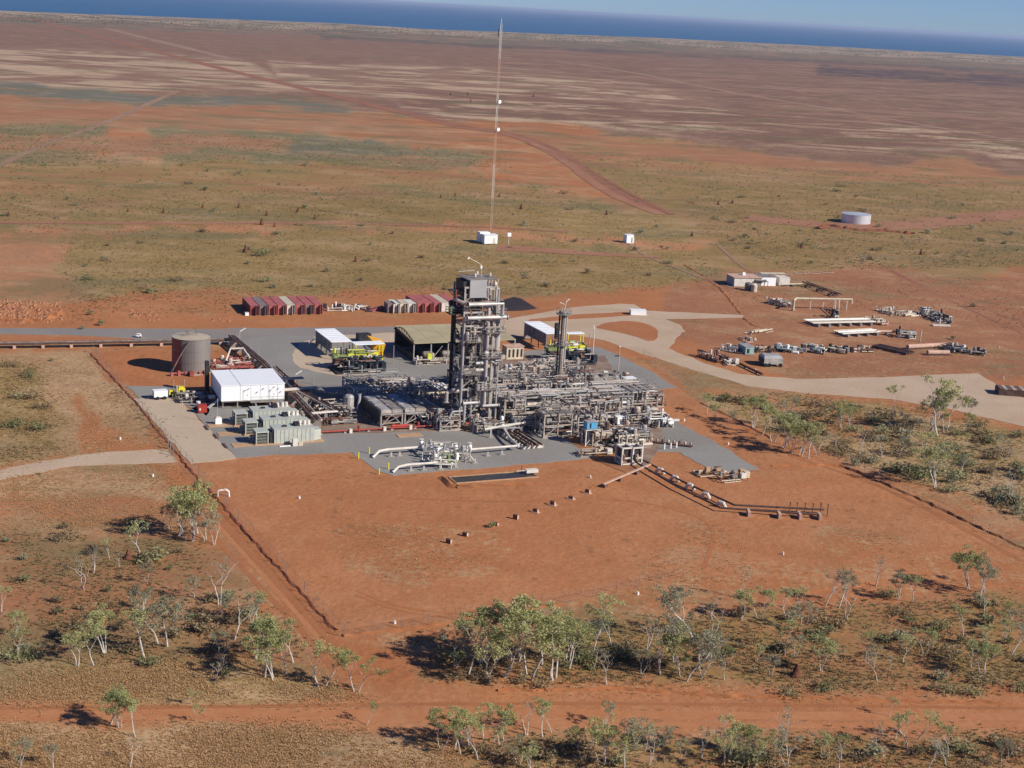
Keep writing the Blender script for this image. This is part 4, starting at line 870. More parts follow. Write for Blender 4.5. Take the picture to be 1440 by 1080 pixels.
rack_line('bundle of four long dark brown pipes sloping down right on the front pad', [(711, 607), (752, 633)], 4, .3, .7, 1.05, [M.brown, M.rust, M.brown, M.brown], 'sleeper', 2.6, M.offwhite, name='pipe_bundle', cat='pipe bundle')
for i, (x, y) in enumerate(((504, 645), (519, 638), (533, 667), (546, 660))): tag(MB().cyl(0, 0, 0, 1.3, .13, 6).put('marker_post', M.yellow), ['yellow marker post at the upper left corner of the front grey pad', 'yellow marker post by the bent left end of the upper white pipeline', 'yellow marker post at the lower left corner of the front grey pad', 'yellow marker post just left of the lower white pipeline'][i], 'post', 'yellow posts round the pipe ends').location = G(x, y)
# lined pit
pit = [(631, 671.5), (642, 680), (757, 671), (744, 662.5)]
sheet('pond_liner', pit, M.pit, .05)
def rim(mbs, a, b, h, wd): mbs.beam(G(*a) + Vector((0, 0, h/2)), G(*b) + Vector((0, 0, h/2)), wd, h)
t = MB(); 
for a, b in zip(pit, pit[1:] + pit[:1]): rim(t, a, b, .16, .22)
tag(t.put('pond_wall', M.tanc), 'low tan kerb round the long black lined pond in front of the pads', 'pond wall')
bank('earth_bank', [(622, 672), (634, 684), (650, 687)], .5, 2.4, M.dirt, 9); bank('earth_bank', [(642, 686), (700, 682.5), (760, 678)], .3, 2.0, M.dirt, 10)
t = thing('pond_pump', 'white pump box with a short red post at the right end of the black pond', 'pump', G(750, 666), GA); MB().box(-1.6, .8, -.5, .6, .3, .9).put('cover', M.offwhite, t); MB().cyl(-2.2, .5, 0, 1.6, .1, 6).put('post', M.redbr, t); MB().box(-3.4, -1.6, -.1, .1, .7, .8).put('arm', M.offwhite, t)

# right front: two white frames, light blue box, white skid, valve tree
for i, (px, lab) in enumerate(((874, 'left one of two white framed modules with dark insides at the plant front'), (889, 'right one of two white framed modules with dark insides at the plant front'))):
    t = thing('framed_module', lab, 'module', G(px, 655 - i * .6), GA, 'white framed modules')
    for x in (0, 2.0):
        for y in (0, 2.6): MB().beam((x, y, 0), (x, y, 3.5), .3).put('post', M.offwhite, t)
    for z in (.3, 1.45, 3.5): MB().beam((0, 0, z), (2, 0, z), .28).beam((0, 2.6, z), (2, 2.6, z), .28).beam((0, 0, z), (0, 2.6, z), .28).beam((2, 0, z), (2, 2.6, z), .28).put('frame_ring', M.offwhite, t)
    MB().box(.15, 1.85, .3, 2.4, 1.5, 3.35).put('dark_box', M.dark, t); MB().box(.2, 1.8, .1, 2.2, .35, .75).put('plinth', M.cladb, t)
    clutter(t, .1, 1.9, -.1, .4, .3, 1.3, 8, 95 + i, (M.dark, M.cladb, M.rust), .08, 3, 1)
t = thing('blue_box', 'small light blue equipment box on a pale frame at the front right of the plant', 'equipment box', G(823, 628), GA)
frame(t, 0, 2.6, 0, 1.8, (3.4,), 2, 2, .2, m=M.offwhite, br=True); MB().box(.15, 2.5, .1, 1.7, 3.6, 5.0).put('cabinet', M.blue, t); MB().box(.8, 1.1, .04, .1, 3.8, 4.8).put('door_gap', M.dark, t); MB().box(.05, 2.6, 0, 1.8, 5.0, 5.1).put('lid', M.steel, t)
t = thing('white_skid', 'low white skid with two dark recesses and a grey cover, plant right edge', 'skid', G(868, 600), GA)
MB().box(0, 5.4, 0, 2.4, .5, 2.0).put('body', M.white, t); MB().box(.5, 2.1, -.04, 0, 1.0, 1.6).put('recess', M.steel_d, t); MB().box(2.9, 4.6, -.04, 0, 1.0, 1.6).put('recess', M.steel_d, t); MB().prism([(-.2, 2.5), (5.6, 2.5), (6.2, 6), (.4, 6)], 2.3, 2.5).put('cover', M.steel, t)
for x in (.4, 5): MB().beam((x, .4, 0), (x, .4, .5), .3).put('leg', M.offwhite, t)
for x, y in ((.6, 5.6), (6, 5.6), (5.4, 3)): MB().beam((x, y, 0), (x, y, 2.3), .2).put('leg', M.steel, t)
t = thing('valve_tree', 'cluster of silver valves and handwheels on the grey pad right of the white skid', 'valve tree', G(908, 602), GA); clutter(t, -1, 6, -1.5, 5, .3, 2.4, 56, 97, (M.clad, M.offwhite, M.steel, M.white, M.dark), .14, 16, 6)
for x, y in ((0, 4.5), (3.4, 5)): MB().box(x, x + 2.2, y, y + 1.2, 2.4, 2.6).put('walkway', M.offwhite, t)
t = thing('valve_tree', 'brown wooden-coloured walkway skid with upright valves below the white skid', 'valve tree', G(868, 622), GA); clutter(t, 0, 7, -2, 5, .3, 2.0, 60, 98, (M.cream, M.rust, M.cladb, M.salmon, M.steel_d), .14, 12, 6); MB().beam((-5, 5, 3.0), (2, -1, 2.6), .35).put('beam', M.brown, t)
t = thing('valve_tree', 'beige upright pipes behind the two white framed modules', 'valve tree', G(872, 640), GA); clutter(t, 0, 5, 0, 3, .5, 3.2, 26, 99, (M.cream, M.cladb, M.offwhite), .2, 6, 2); [MB().route([(x, 1, 0), (x, 1, 3.6), (x + .9, 1, 3.6)], .22, 8).put('pipe', M.cream, t) for x in (0, 1.8, 3.6)]
t = thing('valve_row', 'row of low brown valves and posts lying across the right gravel pad', 'valve row', G(908, 622), rad(-6))
for i in range(9): v_ = MB().drum((i * 1.15, -i * .12, .35), (i * 1.15, -i * .12, 1.0), .28, 8).put('valve', (M.rust, M.cream, M.cladb)[i % 3], t); MB().beam((i * 1.15 + .3, -i*.12, 0), (i * 1.15 + .3, -i*.12, 1.6), .09).put('stem', M.steel_d, v_)
MB().tube([(-1, 0, .4), (9.6, -1.2, .4)], .2, 7).put('pipe', M.rust, t)
for i, (x, y) in enumerate(((934, 632), (943, 631), (951, 630), (896, 608))): tag(MB().cyl(0, 0, 0, 1.2, .16, 6).put('bollard', M.white), ['white bollard at the lower edge of the right pad, first of three', 'white bollard at the lower edge of the right pad, middle of three', 'white bollard at the lower edge of the right pad, last of three', 'white bollard beside the valve cluster right of the white skid'][i], 'bollard', 'white bollards on the right pad').location = G(x, y)
for i, (x, y, lab) in enumerate(((826, 641, 'heap of fittings and pale boards at the right tip of the front grey pad'), (992, 668, 'tilted pale panel and spoil at the foot of the right gravel pad'), (1022, 676, 'broken pale frame lying just below the right gravel pad'))):
    t = thing('scrap_heap', lab, 'scrap heap', G(x + 8, y), GA); clutter(t, -3, 3.4, -1, 2, .1, .9, 18, 110 + i, (M.cladb, M.steel_d, M.tanc, M.rust, M.cream), .10, 2, 5)

# switch room on stilts
t = thing('switch_room', 'large white flat roofed switch room raised on dark stilts', 'building', G(311, 575), GA - rad(3))
W_, D_, Z0, Z1 = 13.4, 13.2, 1.6, 4.95
MB().box(0, W_, 0, D_, Z0, Z1).put('wall', M.whiteb, t)
MB().box(-.1, 3.9, -.1, D_ + .1, Z1, Z1 + .16).put('roof_panel', M.whiteb, t); MB().box(4.05, W_ + .1, -.1, D_ + .1, Z1, Z1 + .14).put('roof_panel', M.whiteb, t); MB().box(3.9, 4.05, -.1, D_ + .1, Z1, Z1 + .05).put('roof_joint', M.steel, t)
for x in (4.0, 6.2, 8.2, 9.9, 11.9): MB().box(x, x + .05, -.02, 0, Z0, Z1 - .1).put('wall_joint', M.steel, t)
for x in (4.6, 10.2): d_ = MB().box(x, x + 1.1, -.07, -.02, Z0 + .1, Z1 - .9).put('door', M.white, t); MB().box(x + .9, x + 1.0, -.12, -.07, Z0 + 1.1, Z0 + 1.3).put('handle', M.dark, d_)
for x, z in ((4.8, 3.7), (5.5, 4.0), (7.3, 3.2), (8.6, 3.9), (10.2, 3.5), (10.9, 4.2), (11.8, 3.8), (12.3, 3.1)): MB().beam((x, -.25, z), (x + .35, -.25, z + .35), .09).put('lamp_bracket', M.dark, t)
for x in (.4, 3.5, 6.7, 9.8, 13.0):
    for y in (.5, 4.5, 8.7, 12.7): MB().beam((x, y, 0), (x, y, Z0), .28).put('stilt', M.steel_d, t)
b = MB(); b.beam((0, .3, Z0 - .14), (W_, .3, Z0 - .14), .2, .26); b.beam((.3, 0, Z0 - .16), (.3, D_, Z0 - .16), .2, .26); b.put('floor_beams', M.steel_d, t)
MB().box(6, 13, -1.3, -.05, Z0 - .2, Z0 - .08).put('landing', M.grate, t); rail(MB(), 6, 13, -1.3, -.1, Z0 - .08, .07, 'f').put('handrail', M.steel, t)
for x in (7, 10, 12.6): MB().tube([(x, -.3, Z0 - .2), (x, -2.5, .8), (x + .2, -4, .6)], .16, 6).put('cable_duct', M.steel, t)
MB().beam((-2.6, 1, .05), (-.1, 2, Z0), .8, .1).put('stair', M.offwhite, t)
MB().box(-1.3, -.5, 12.3, 13.8, 0, 7.2).put('flue', M.dark, t)
# grey-green transformers
for k, (px, py, lab) in enumerate(((360, 627, 'grey green generator enclosure, nearest to the red ground of three stepped enclosures'), (345, 613, 'grey green generator enclosure, middle one of three stepped enclosures'), (331, 600, 'grey green generator enclosure, farthest of three, under the white switch room'))):
    t = thing('generator_enclosure', lab, 'generator', G(px, py), GA, 'grey green generator enclosures')
    MB().box(-.3, 13.6, -.3, 3.9, 0, .25).put('plinth', M.tanc, t)
    MB().box(3.6, 11.6, 0, 3.4, .25, 3.0).put('body', M.mint, t); MB().box(3.5, 11.7, -.08, 3.5, 3.0, 3.12).put('roof', M.mint, t)
    h_ = MB().box(0, 2.6, .1, 3.1, 2.5, 2.75).put('intake_roof', M.mint, t)
    for x in (.1, 2.4):
        for y in (.2, 2.9): MB().beam((x, y, .25), (x, y, 2.5), .2).put('post', M.mint, t)
    for z in (.5, 1.1, 1.7): MB().box(.25, 2.3, .25, 2.8, z, z + .42).put('louvre', M.mintd, t)
    MB().box(2.75, 3.45, .3, 3.0, .3, 2.4).put('duct', M.dark, t)
    for i in range(9): MB().box(4.0 + i * .85, 4.08 + i * .85, -.07, 0, .4, 2.9).put('rib', M.mint, t)
    MB().prism([(11.7, .3), (13.2, .8), (13.2, 2.8), (11.7, 3.2)], .3, 2.4).put('nose', M.mint, t)
    for x in (9.2, 10.2, 11.0): MB().cyl(x, 2.2, 3.12, 4.0, .38, 9).put('exhaust', M.offwhite, t)
    MB().box(8.0, 9.0, 1.2, 2.8, 3.12, 3.7).put('vent_box', M.dark, t); MB().box(5.6, 6.4, 1.2, 1.8, 3.12, 3.4).put('hatch', M.dark, t)
t = thing('spare_parts', 'pale crate and fittings on the ground before the nearest grey green enclosure', 'crate', G(412, 628), GA); MB().box(0, 1.0, 0, .9, 0, 1.5).put('crate', M.offwhite, t); MB().box(1.1, 2.0, 0, .7, 0, .8).put('crate', M.cream, t); MB().box(-2.6, -.4, .1, .5, 0, .2).put('plank', M.white, t)
t = thing('control_cabinet', 'small white cabinet with a lamp pole left of the farthest grey green enclosure', 'cabinet', G(303, 598), GA); MB().box(0, 1.3, 0, .9, .2, 1.4).put('cabinet', M.white, t); MB().box(.2, 1.0, .1, .6, 1.4, 1.7).put('hood', M.offwhite, t); MB().beam((.6, .9, 0), (.6, .9, 5.4), .09).put('lamp_pole', M.steel, t); MB().box(-.1, 1.4, -.1, 1.0, 0, .2).put('base', M.conc, t)
for i, (x, y) in enumerate(((290, 602), (303, 614), (316, 627))):
    tag(MB().box(-.25, .25, -1.6, 1.4, 0, .16).put('wheel_stop', M.brown), ['dark wheel stop on the tan slab edge, upper of three', 'dark wheel stop on the tan slab edge, middle of three', 'dark wheel stop on the tan slab edge, lower of three'][i], 'wheel stop', 'wheel stops along the slab').matrix_world = Matrix.Translation(G(x, y, .05)) @ Matrix.Rotation(GA, 4, 'Z')
for i, (x, y, z_) in enumerate(((286, 600, 1), (300, 612, 1), (320, 628, 1))): o = MB().box(1.0, 9, -.9, 1.6, 0, .09).put('footing_slab', M.tanc); o.location = G(x, y, .06); o.rotation_euler.z = GA; o['kind'] = 'structure'
t = thing('red_tool_box', 'bright red box on short feet left of the switch room', 'tool box', G(279, 582), GA); MB().box(0, 1.8, 0, 1.3, .2, 1.7).put('body', M.red, t); MB().box(-.05, 1.85, -.05, 1.35, 1.7, 1.8).put('lid', M.red, t); MB().box(.2, .5, -.04, 0, .7, 1.2).put('label_plate', M.offwhite, t); [MB().box(x, x + .2, .1, 1.2, 0, .2).put('foot', M.dark, t) for x in (.1, 1.5)]
t = thing('white_drum', 'small white drum standing behind the bright red box', 'drum', G(279, 572), GA); MB().cyl(0, 0, 0, 1.1, .45, 10).put('drum', M.offwhite, t); MB().cyl(0, 0, 1.1, 1.16, .48, 10).put('lid', M.white, t)
for i, (x, y, s_) in enumerate(((238, 559, .8), (251, 557, 1.0))):
    t = thing('light_tower', ['small yellow mobile generator next to the white trailer', 'larger yellow mobile generator nearer the storage tank'][i], 'generator', G(x, y), GA, 'yellow mobile generators')
    MB().box(0, 1.5*s_, 0, 1.3*s_, .5, 1.6*s_).put('body', M.yellow, t); MB().prism([(.1, .1), (1.3*s_, .1), (1.0*s_, 1.1*s_), (.2, 1.1*s_)], 1.6*s_, 2.0*s_).put('hood', M.yellow, t); MB().box(.3, .9, -.05, 0, .7, 1.3).put('grille', M.dark, t)
    for xx in (.3, 1.2): MB().tube([(xx, -.12, .35), (xx, .08, .35)], .34, 10).put('wheel', M.black, t)
    MB().beam((1.5*s_, 1.2, .4), (1.5*s_, 1.2, 3.6), .1).put('mast', M.steel, t)
t = thing('trailer', 'small white box trailer parked at the top of the tan slab', 'trailer', G(217, 563), GA + rad(4)); MB().box(0, 2.9, 0, 1.7, .6, 1.9).put('body', M.white, t); MB().box(-.05, 2.95, -.05, 1.75, 1.9, 1.98).put('roof', M.whiteb, t)
for xx in (.7, 2.2): MB().tube([(xx, -.15, .4), (xx, .1, .4)], .4, 12).put('wheel', M.black, t)
MB().beam((-1.4, .85, .5), (0, .85, .6), .12).put('drawbar', M.dark, t)
t = thing('pump_skid', 'dark pumps and hoses in the shade left of the switch room', 'pump skid', G(262, 566), GA); clutter(t, -1.5, 5, -1, 5, .1, 1.4, 40, 121, (M.dark, M.steel_d, M.cladb, M.offwhite), .12, 8, 5)
t = thing('hose_reels', 'heap of red hose reels and pumps right of the storage tank', 'pump skid', G(302, 521), GA); clutter(t, -1, 9, -3, 6, .1, 1.5, 110, 122, (M.redbr, M.contred, M.redbr, M.cladb, M.offwhite), .13, 26, 6); MB().route([(3, 2, 1.6), (5, 6, 3.6), (8, 6, 3.6), (9, 3, 1.8)], .22, 8).put('pipe', M.offwhite, t)

# ------------------------------------------------------------------ storage tank
t = thing('storage_tank', 'big round grey storage tank with a dusty roof and red brown left side stripe', 'tank', G(269, 521), GA)
n_ = 40; RT = 4.35
for k in range(3):
    z0 = .1 + k * 2.65; mb = MB().tube([(0, 0, z0), (0, 0, z0 + 2.6)], RT - .004 * k, n_, False); mb.put('shell_ring', M.tankgrey, t)
    MB().tube([(0, 0, z0 + 2.56), (0, 0, z0 + 2.72)], RT + .06, n_, False).put('hoop', M.tankgrey, t)
MB().tube([(0, 0, 8.05), (0, 0, 8.45)], [RT + .1, .2], n_).put('roof', M.tankroof, t)
MB().tube([(0, 0, 0), (0, 0, .18)], RT + .5, n_).put('base_ring', M.conc, t)
mb = MB(); vs = []
for i in range(7):
    a = rad(156 + i * 12); vs += [(math.cos(a) * (RT + .03), math.sin(a) * (RT + .03), .2), (math.cos(a) * (RT + .03), math.sin(a) * (RT + .03), 7.9)]
mb.add(vs, [(2*i, 2*i+2, 2*i+3, 2*i+1) for i in range(6)]).put('painted_stripe', M.redbr, t)
mb = MB(); [mb.beam(((RT + .25) * math.cos(rad(a)), (RT + .25) * math.sin(rad(a)), .2 + i * 1.1), ((RT + .25) * math.cos(rad(a + 8)), (RT + .25) * math.sin(rad(a + 8)), .2 + (i + 1) * 1.1), .6, .06) for i, a in enumerate(range(196, 252, 8))]; mb.put('stair', M.steel_d, t)
rail(MB(), -1, 1, -1, 1, 8.4, .06).put('handrail', M.steel_d, t)
MB().box(-1.5, -.6, -RT - 1.6, -RT + .1, .1, 1.0).put('valve_box', M.redbr, t)
t = thing('fire_pump', 'long low red pump line at the foot of the storage tank', 'fire pump', G(240, 529), GA); MB().route([(0, 0, .6), (7.6, .4, .6)], .24, 8).put('pipe', M.redbr, t); [MB().box(i * 1.6, i * 1.6 + .6, -.3, .5, 0, .8 + .3 * (i % 2)).put('support', M.contred, t) for i in range(5)]; MB().box(7.6, 8.4, -.4, .4, 0, 1).put('cabinet', M.offwhite, t)

# ------------------------------------------------------------------ shelters and compressors
def gable_shelter(px, py, lab, w_, d_, hh, m, **k):
    t = thing('shelter', lab, 'shelter', G(px, py), GA)
    for x in (.1, w_ - .1):
        for j in range(4): MB().beam((x, .1 + (d_-.2)*j/3, 0), (x, .1 + (d_-.2)*j/3, hh), .22).put('post', M.steel_d, t)
    MB().box(0, .08, .1, d_ - .1, 1.6, hh - .1).put('side_wall', M.steel_d, t); MB().box(0, w_, d_ - .12, d_, .2, hh - .1).put('back_wall', M.steel_d, t)
    return t
t = gable_shelter(466, 506, 'narrow shelter with a bright white sloping roof over the left yellow compressor', 4.6, 14, 4.4, M.white)
MB().prism([(-.3, -.3), (4.9, -.3), (4.9, 14.2), (-.3, 14.2)], 4.4, 4.6).put('roof', M.whiteb, t)
for j in range(6): MB().box(-.3, 4.9, 2.0 * j + 1.2, 2.0 * j + 1.26, 4.6, 4.64).put('roof_seam', M.white, t)
MB().box(5.1, 12.6, -2.6, .8, 4.0, 4.15).put('lower_roof', M.whiteb, t); [MB().beam((x, y, 0), (x, y, 4.0), .22).put('post', M.yellow, t) for x in (5.4, 12.2) for y in (-2.3, .5)]
t = gable_shelter(767, 494, 'narrow shelter with a bright white sloping roof over the right yellow compressor', 4.2, 14, 4.6, M.white)
MB().prism([(-.3, -.3), (4.5, -.3), (4.5, 14.2), (-.3, 14.2)], 4.6, 4.8).put('roof', M.whiteb, t)
for j in range(6): MB().box(-.3, 4.5, 2.0 * j + 1.2, 2.0 * j + 1.26, 4.8, 4.84).put('roof_seam', M.white, t)
MB().box(6.6, 11.4, 1.0, 3.0, 4.0, 4.15).put('lower_roof', M.whiteb, t); [MB().beam((x, y, 0), (x, y, 4.0), .2).put('post', M.yellow, t) for x in (6.8, 11.2) for y in (1.2, 2.8)]
for k, (px, py, lab) in enumerate(((469, 523, 'yellow and lime gas compressor with black engines, left one, above the tan yard slab'), (771, 512, 'yellow and lime gas compressor with black engines, right one, behind the slim column'))):
    t = thing('gas_compressor', lab, 'compressor', G(px, py - 2), GA, 'yellow gas compressors'); ww = 11.0 if k == 0 else 10.5
    MB().box(-.5, ww + .5, -4.4, 3.4, 0, .35).put('base', M.dark, t)
    MB().box(0, 3.4, .2, 2.8, 2.9, 3.5).put('casing', M.limed, t); MB().box(.4, 2.2, .0, 2.6, .6, 2.8).put('engine', M.brown, t); MB().drum((2.4, .2, 1.2), (3.4, .2, 2.0), .8, 10).put('hot_casing', M.orange, t)
    MB().box(3.6, 8.2, .3, 2.8, 2.7, 3.8).put('casing', M.lime, t); MB().box(4.5, 6.0, .22, .3, 2.9, 3.4).put('window', M.dark, t); MB().box(6.4, 7.8, .22, .3, 2.9, 3.4).put('window', M.dark, t)
    for x in (3.7, 5.0, 6.5, 8.0): MB().beam((x, .2, .35), (x, .2, 2.7), .26).put('post', M.yellow, t)
    MB().box(8.6, ww, .2, 2.6, 2.4, 3.9).put('casing', M.yellow, t); MB().box(9.0, ww - .5, .1, .2, 2.7, 3.5).put('window', M.limed, t); MB().box(9.0, ww - .2, .2, 2.2, .5, 2.3).put('hot_casing', M.orange, t)
    MB().route([(8.2, -.4, 1.2), (8.0, -.6, 3.2), (8.8, -.6, 3.5), (9.4, -.6, 2.6), (10.4, -.5, 2.6)], .22, 8).put('duct', M.offwhite, t)
    for x, z in ((2.2, 5.2), (3.6, 4.9)): MB().cyl(x, 1.5, 3.4, z, .2, 8).put('exhaust', M.dark, t)
    for i in range(3):
        x = 3.6 + i * 3.0; e = MB().drum((x, -2.2, .6), (x, -2.2, 3.2), .95, 12).put('scrubber', M.black, t); MB().cyl(x, -2.2, 3.3, 3.9, .35, 8).put('nozzle', M.clad, e)
        MB().box(x + 1.2, x + 2.3, -3.4, -1.2, .35, 2.2).put('engine', M.navy, t)
    clutter(t, 0, ww, -4.2, 2.0, .5, 3.2, 50, 131 + k, (M.black, M.navy, M.clad, M.dark, M.steel, M.rust), .15, 10, 6)
    clutter(t, 0, ww, 0, 3.0, 3.0, 4.4, 16, 133 + k, (M.limed, M.lime, M.offwhite, M.steel), .14, 4, 3)
t = thing('air_intake', 'amber wedge shaped air intake hood between the left compressor and the big open shelter', 'air intake', G(526, 502), GA)
MB().add([(0,0,1.2),(2.4,0,1.2),(2.4,2.6,1.2),(0,2.6,1.2),(-.8,-.6,4.3),(2.6,-.9,3.2),(3.0,3.4,3.6),(-.6,4.0,4.6)], [(3,2,1,0),(4,5,6,7),(0,1,5,4),(1,2,6,5),(2,3,7,6),(3,0,4,7)]).put('hood', M.amber, t)
[MB().beam((x, y, 0), (x, y, 1.2), .25).put('leg', M.dark, t) for x in (.2, 2.2) for y in (.2, 2.4)]; MB().box(.2, 2.2, .2, 2.4, .3, 1.1).put('filter_box', M.orange, t)
t = thing('dark_container', 'low dark container behind the left compressor', 'container', G(504, 482), GA); MB().box(0, 3.4, 0, 2.4, 0, 2.0).put('body', M.dark, t); MB().box(-.05, 3.45, -.05, 2.45, 2.0, 2.1).put('lid', M.dark, t); MB().box(.2, .9, -.05, 0, .3, 1.7).put('door', M.navy, t)
# big open sided shelter with a tan roof
t = thing('open_shelter', 'wide open sided shelter with a flat olive tan roof behind the tallest tower', 'shelter', G(581, 509), GA)
Wb, Db, Hb = 27.0, 14.5, 4.6
for i in range(6):
    x0 = i * Wb / 6; MB().add([(x0, -.4, Hb), (x0 + Wb/6 - .06, -.4, Hb), (x0 + Wb/6 - .06, Db, Hb + 1.2), (x0, Db, Hb + 1.2), (x0, -.4, Hb + .15), (x0 + Wb/6 - .06, -.4, Hb + .15), (x0 + Wb/6 - .06, Db, Hb + 1.35), (x0, Db, Hb + 1.35)], [(3,2,1,0),(4,5,6,7),(0,1,5,4),(1,2,6,5),(2,3,7,6),(3,0,4,7)]).put('roof_panel', M.olive, t)
for i in range(7):
    for y, hh in ((.1, Hb), (Db - .3, Hb + 1.1)): MB().beam((.1 + i * (Wb - .2) / 6, y, 0), (.1 + i * (Wb - .2) / 6, y, hh), .24).put('post', M.steel if y < 1 else M.steel_d, t)
MB().box(.2, Wb - .2, Db - .1, Db, .2, Hb + 1).put('back_wall', M.dark, t)
b = MB(); prev = None
for i in range(9):
    a = i / 8; p = (-.1, a * Db, Hb + .4 + 2.0 * math.sin(math.pi * a * .95 + .1) * (.5 + a * .6)); q = (-.1, a * Db, Hb - .2 + .9 * a)
    if prev: b.beam(prev[0], p, .2); b.beam(prev[1], q, .2); b.beam(prev[1], p, .1)
    b.beam(p, q, .1); prev = (p, q)
b.put('arched_truss', M.brown, t)
MB().box(.1, .2, .2, Db, 0, 1.6).put('side_wall', M.dark, t)
for i, (x, m) in enumerate(((3, M.black), (8, M.dark), (13.5, M.navy), (19, M.dark))): e = MB().box(x, x + 3.2, 3, 8, .1, 2.6).put('machine', m, t); MB().drum((x + .6, 2.6, 1.2), (x + 2.6, 2.6, 1.2), .7, 8).put('drum', M.steel_d, e)
b = MB().beam((4.4, -.2, .2), (7.4, -.2, 3.8), .14); b.put('brace', M.steel, t)
t = thing('pump_skid', 'small pumps and a lime cabinet in front of the big open shelter', 'pump skid', G(600, 512), GA); clutter(t, -3, 5, -1, 1.2, .1, 1.3, 34, 141, (M.cladb, M.steel_d, M.rust, M.offwhite), .12, 8, 4); MB().box(0, 1.1, -.6, .4, .6, 2.6).put('cabinet', M.lime, t)
t = thing('beige_cabin', 'beige cabin with slotted walls right of the silver column', 'cabin', G(712, 506), GA); MB().box(0, 4.6, 0, 3, 0, 3.2).put('wall', M.cream, t); MB().box(-.2, 4.8, -.2, 3.2, 3.2, 3.35).put('roof', M.salmon, t); [MB().box(.5 + i * 1.1, 1.0 + i * 1.1, -.05, 0, .6, 2.6).put('opening', M.dark, t) for i in range(4)]
t = thing('lamp_standard', 'tall thin lamp standard on the right gravel strip below the curved road', 'lamp post', G(869, 527), GA); MB().cyl(0, 0, 0, 7.0, .13, 6, .08).put('pole', M.cream, t); MB().box(-.3, .3, -.2, .2, 7, 7.2).put('lamp_head', M.offwhite, t); MB().box(-1.2, 0, -.1, .1, 4.6, 4.9).put('arm', M.dark, t)
t = thing('vent_stack', 'pair of thin pale vent stacks rising behind the right compressor', 'vent stack', G(833, 508), GA); MB().cyl(0, 0, 0, 8.2, .14, 6).put('stack', M.offwhite, t); MB().cyl(-1, .4, 0, 7.0, .12, 6).put('stack', M.cladb, t); MB().tube([(0, 0, 8.2), (-.3, 0, 9.4)], .1, 5).put('tip', M.lamp, t)
t = thing('white_platform', 'long white platform slab on the gravel beside the right compressor', 'platform', G(838, 541), GA); MB().box(0, 11, 0, 2.6, .7, 1.0).put('deck', M.white, t); [MB().box(x, x + .4, .2, 2.4, 0, .7).put('support', M.steel_d, t) for x in (.4, 3.6, 6.8, 10.2)]; MB().box(-5.6, -.4, .4, 2.8, 1.6, 2.0).put('deck', M.white, t)
clutter(t, 3, 10, 2.8, 5, .2, 1.6, 26, 143, (M.rust, M.black, M.redbr, M.offwhite, M.steel), .13, 8, 3)
for i, (x, y, h_) in enumerate(((553, 512, 4.6), (363, 512, 4), (620, 551, 2), (441, 541, 2.2), (398, 537, 3.2))): tag(MB().cyl(0, 0, 0, h_, .09, 5).put('light_pole', M.steel), ['thin light pole on the central yard left of the big shelter', 'thin light pole at the far left of the central yard', 'short pole beside the cream duct', 'short pole in the tower shadow above the vent pipe', 'thin pole by the sloping brown rack'][i], 'pole', 'thin poles in the yard').location = G(x, y)
for i, (x, y, px2, py2) in enumerate(((337, 478, 350, 476), (395, 556, 409, 549), (415, 540, 424, 534), (434, 494, 442, 493))):
    t = thing('lamp_post', ['low leaning lamp by the corner of the asphalt road above the tank', 'pale leaning lamp right beside the switch room roof corner', 'pale leaning lamp in the tower shadow', 'pale leaning lamp by the left edge of the yard slab'][i], 'lamp post', G(x, y), GA); MB().beam((0, 0, 0), (0, 0, 2.2), .12).put('pole', M.steel, t); MB().beam((0, 0, 2.2), (1.6, .6, 2.9), .3, .16).put('lamp_head', M.offwhite, t)

# ------------------------------------------------------------------ shipping containers
def container(px, py, m, lab, length, group, roof=None, open_=True):
    t = thing('shipping_container', lab, 'container', G(px, py), rad(21), group); W_, H_ = 2.26, 2.6
    MB().box(0, .1, 0, length, 0, H_).put('side_wall', m, t); MB().box(W_ - .1, W_, 0, length, 0, H_).put('side_wall', m, t); MB().box(.1, W_ - .1, length - .1, length, 0, H_).put('end_wall', m, t)
    MB().box(-.02, W_ + .02, -.02, length + .02, H_, H_ + .08).put('roof', roof or m, t); MB().box(.1, W_ - .1, .06, length - .1, .02, .12).put('floor', M.dark, t)
    MB().box(.1, 1.15, .02, .1, .1, H_).put('door', m, t)
    if open_: MB().box(1.2, W_ - .12, .12, .2, .13, H_ - .02).put('painted_interior_shade', M.liner, t)  # black sheet behind the opening, painted-in shade of the inside
    if open_: MB().box(1.3, 1.38, -1.0, .02, .1, H_ - .1).put('door', m, t)
    else: MB().box(1.24, W_ - .1, .02, .1, .1, H_).put('door', m, t)
    if length > 8:
        b = MB(); [b.box(-.05, 0, .4 + i * .6, .7 + i * .6, .15, H_ - .1) for i in range(int(length / .6) - 1)]; b.put('corrugation', m, t)
    return t
row = [(M.contmar, M.contred, 'leftmost dark maroon container of the long row'), (M.contgrey, M.contgrey, 'grey brown roofed container, second from the left in the long row'), (M.contred, M.contred, 'red container, third from the left in the long row, beside the grey brown one'),
       (M.contred, M.contred, 'red container just left of the cream roofed one'), (M.offwhite, M.cream, 'cream roofed container in the middle of the long row'), (M.contred, M.contred, 'red container just right of the cream roofed one'), (M.contgrey, M.contred, 'red roofed container with a grey end, second from the right end of the long row'), (M.contred, M.contred, 'rightmost container of the long row, red')]
for i, (m, rf, lab) in enumerate(row): container(352 + i * 12.9, 443.6 - i * .28, m, lab, 12.2, 'long row of shipping containers', rf)
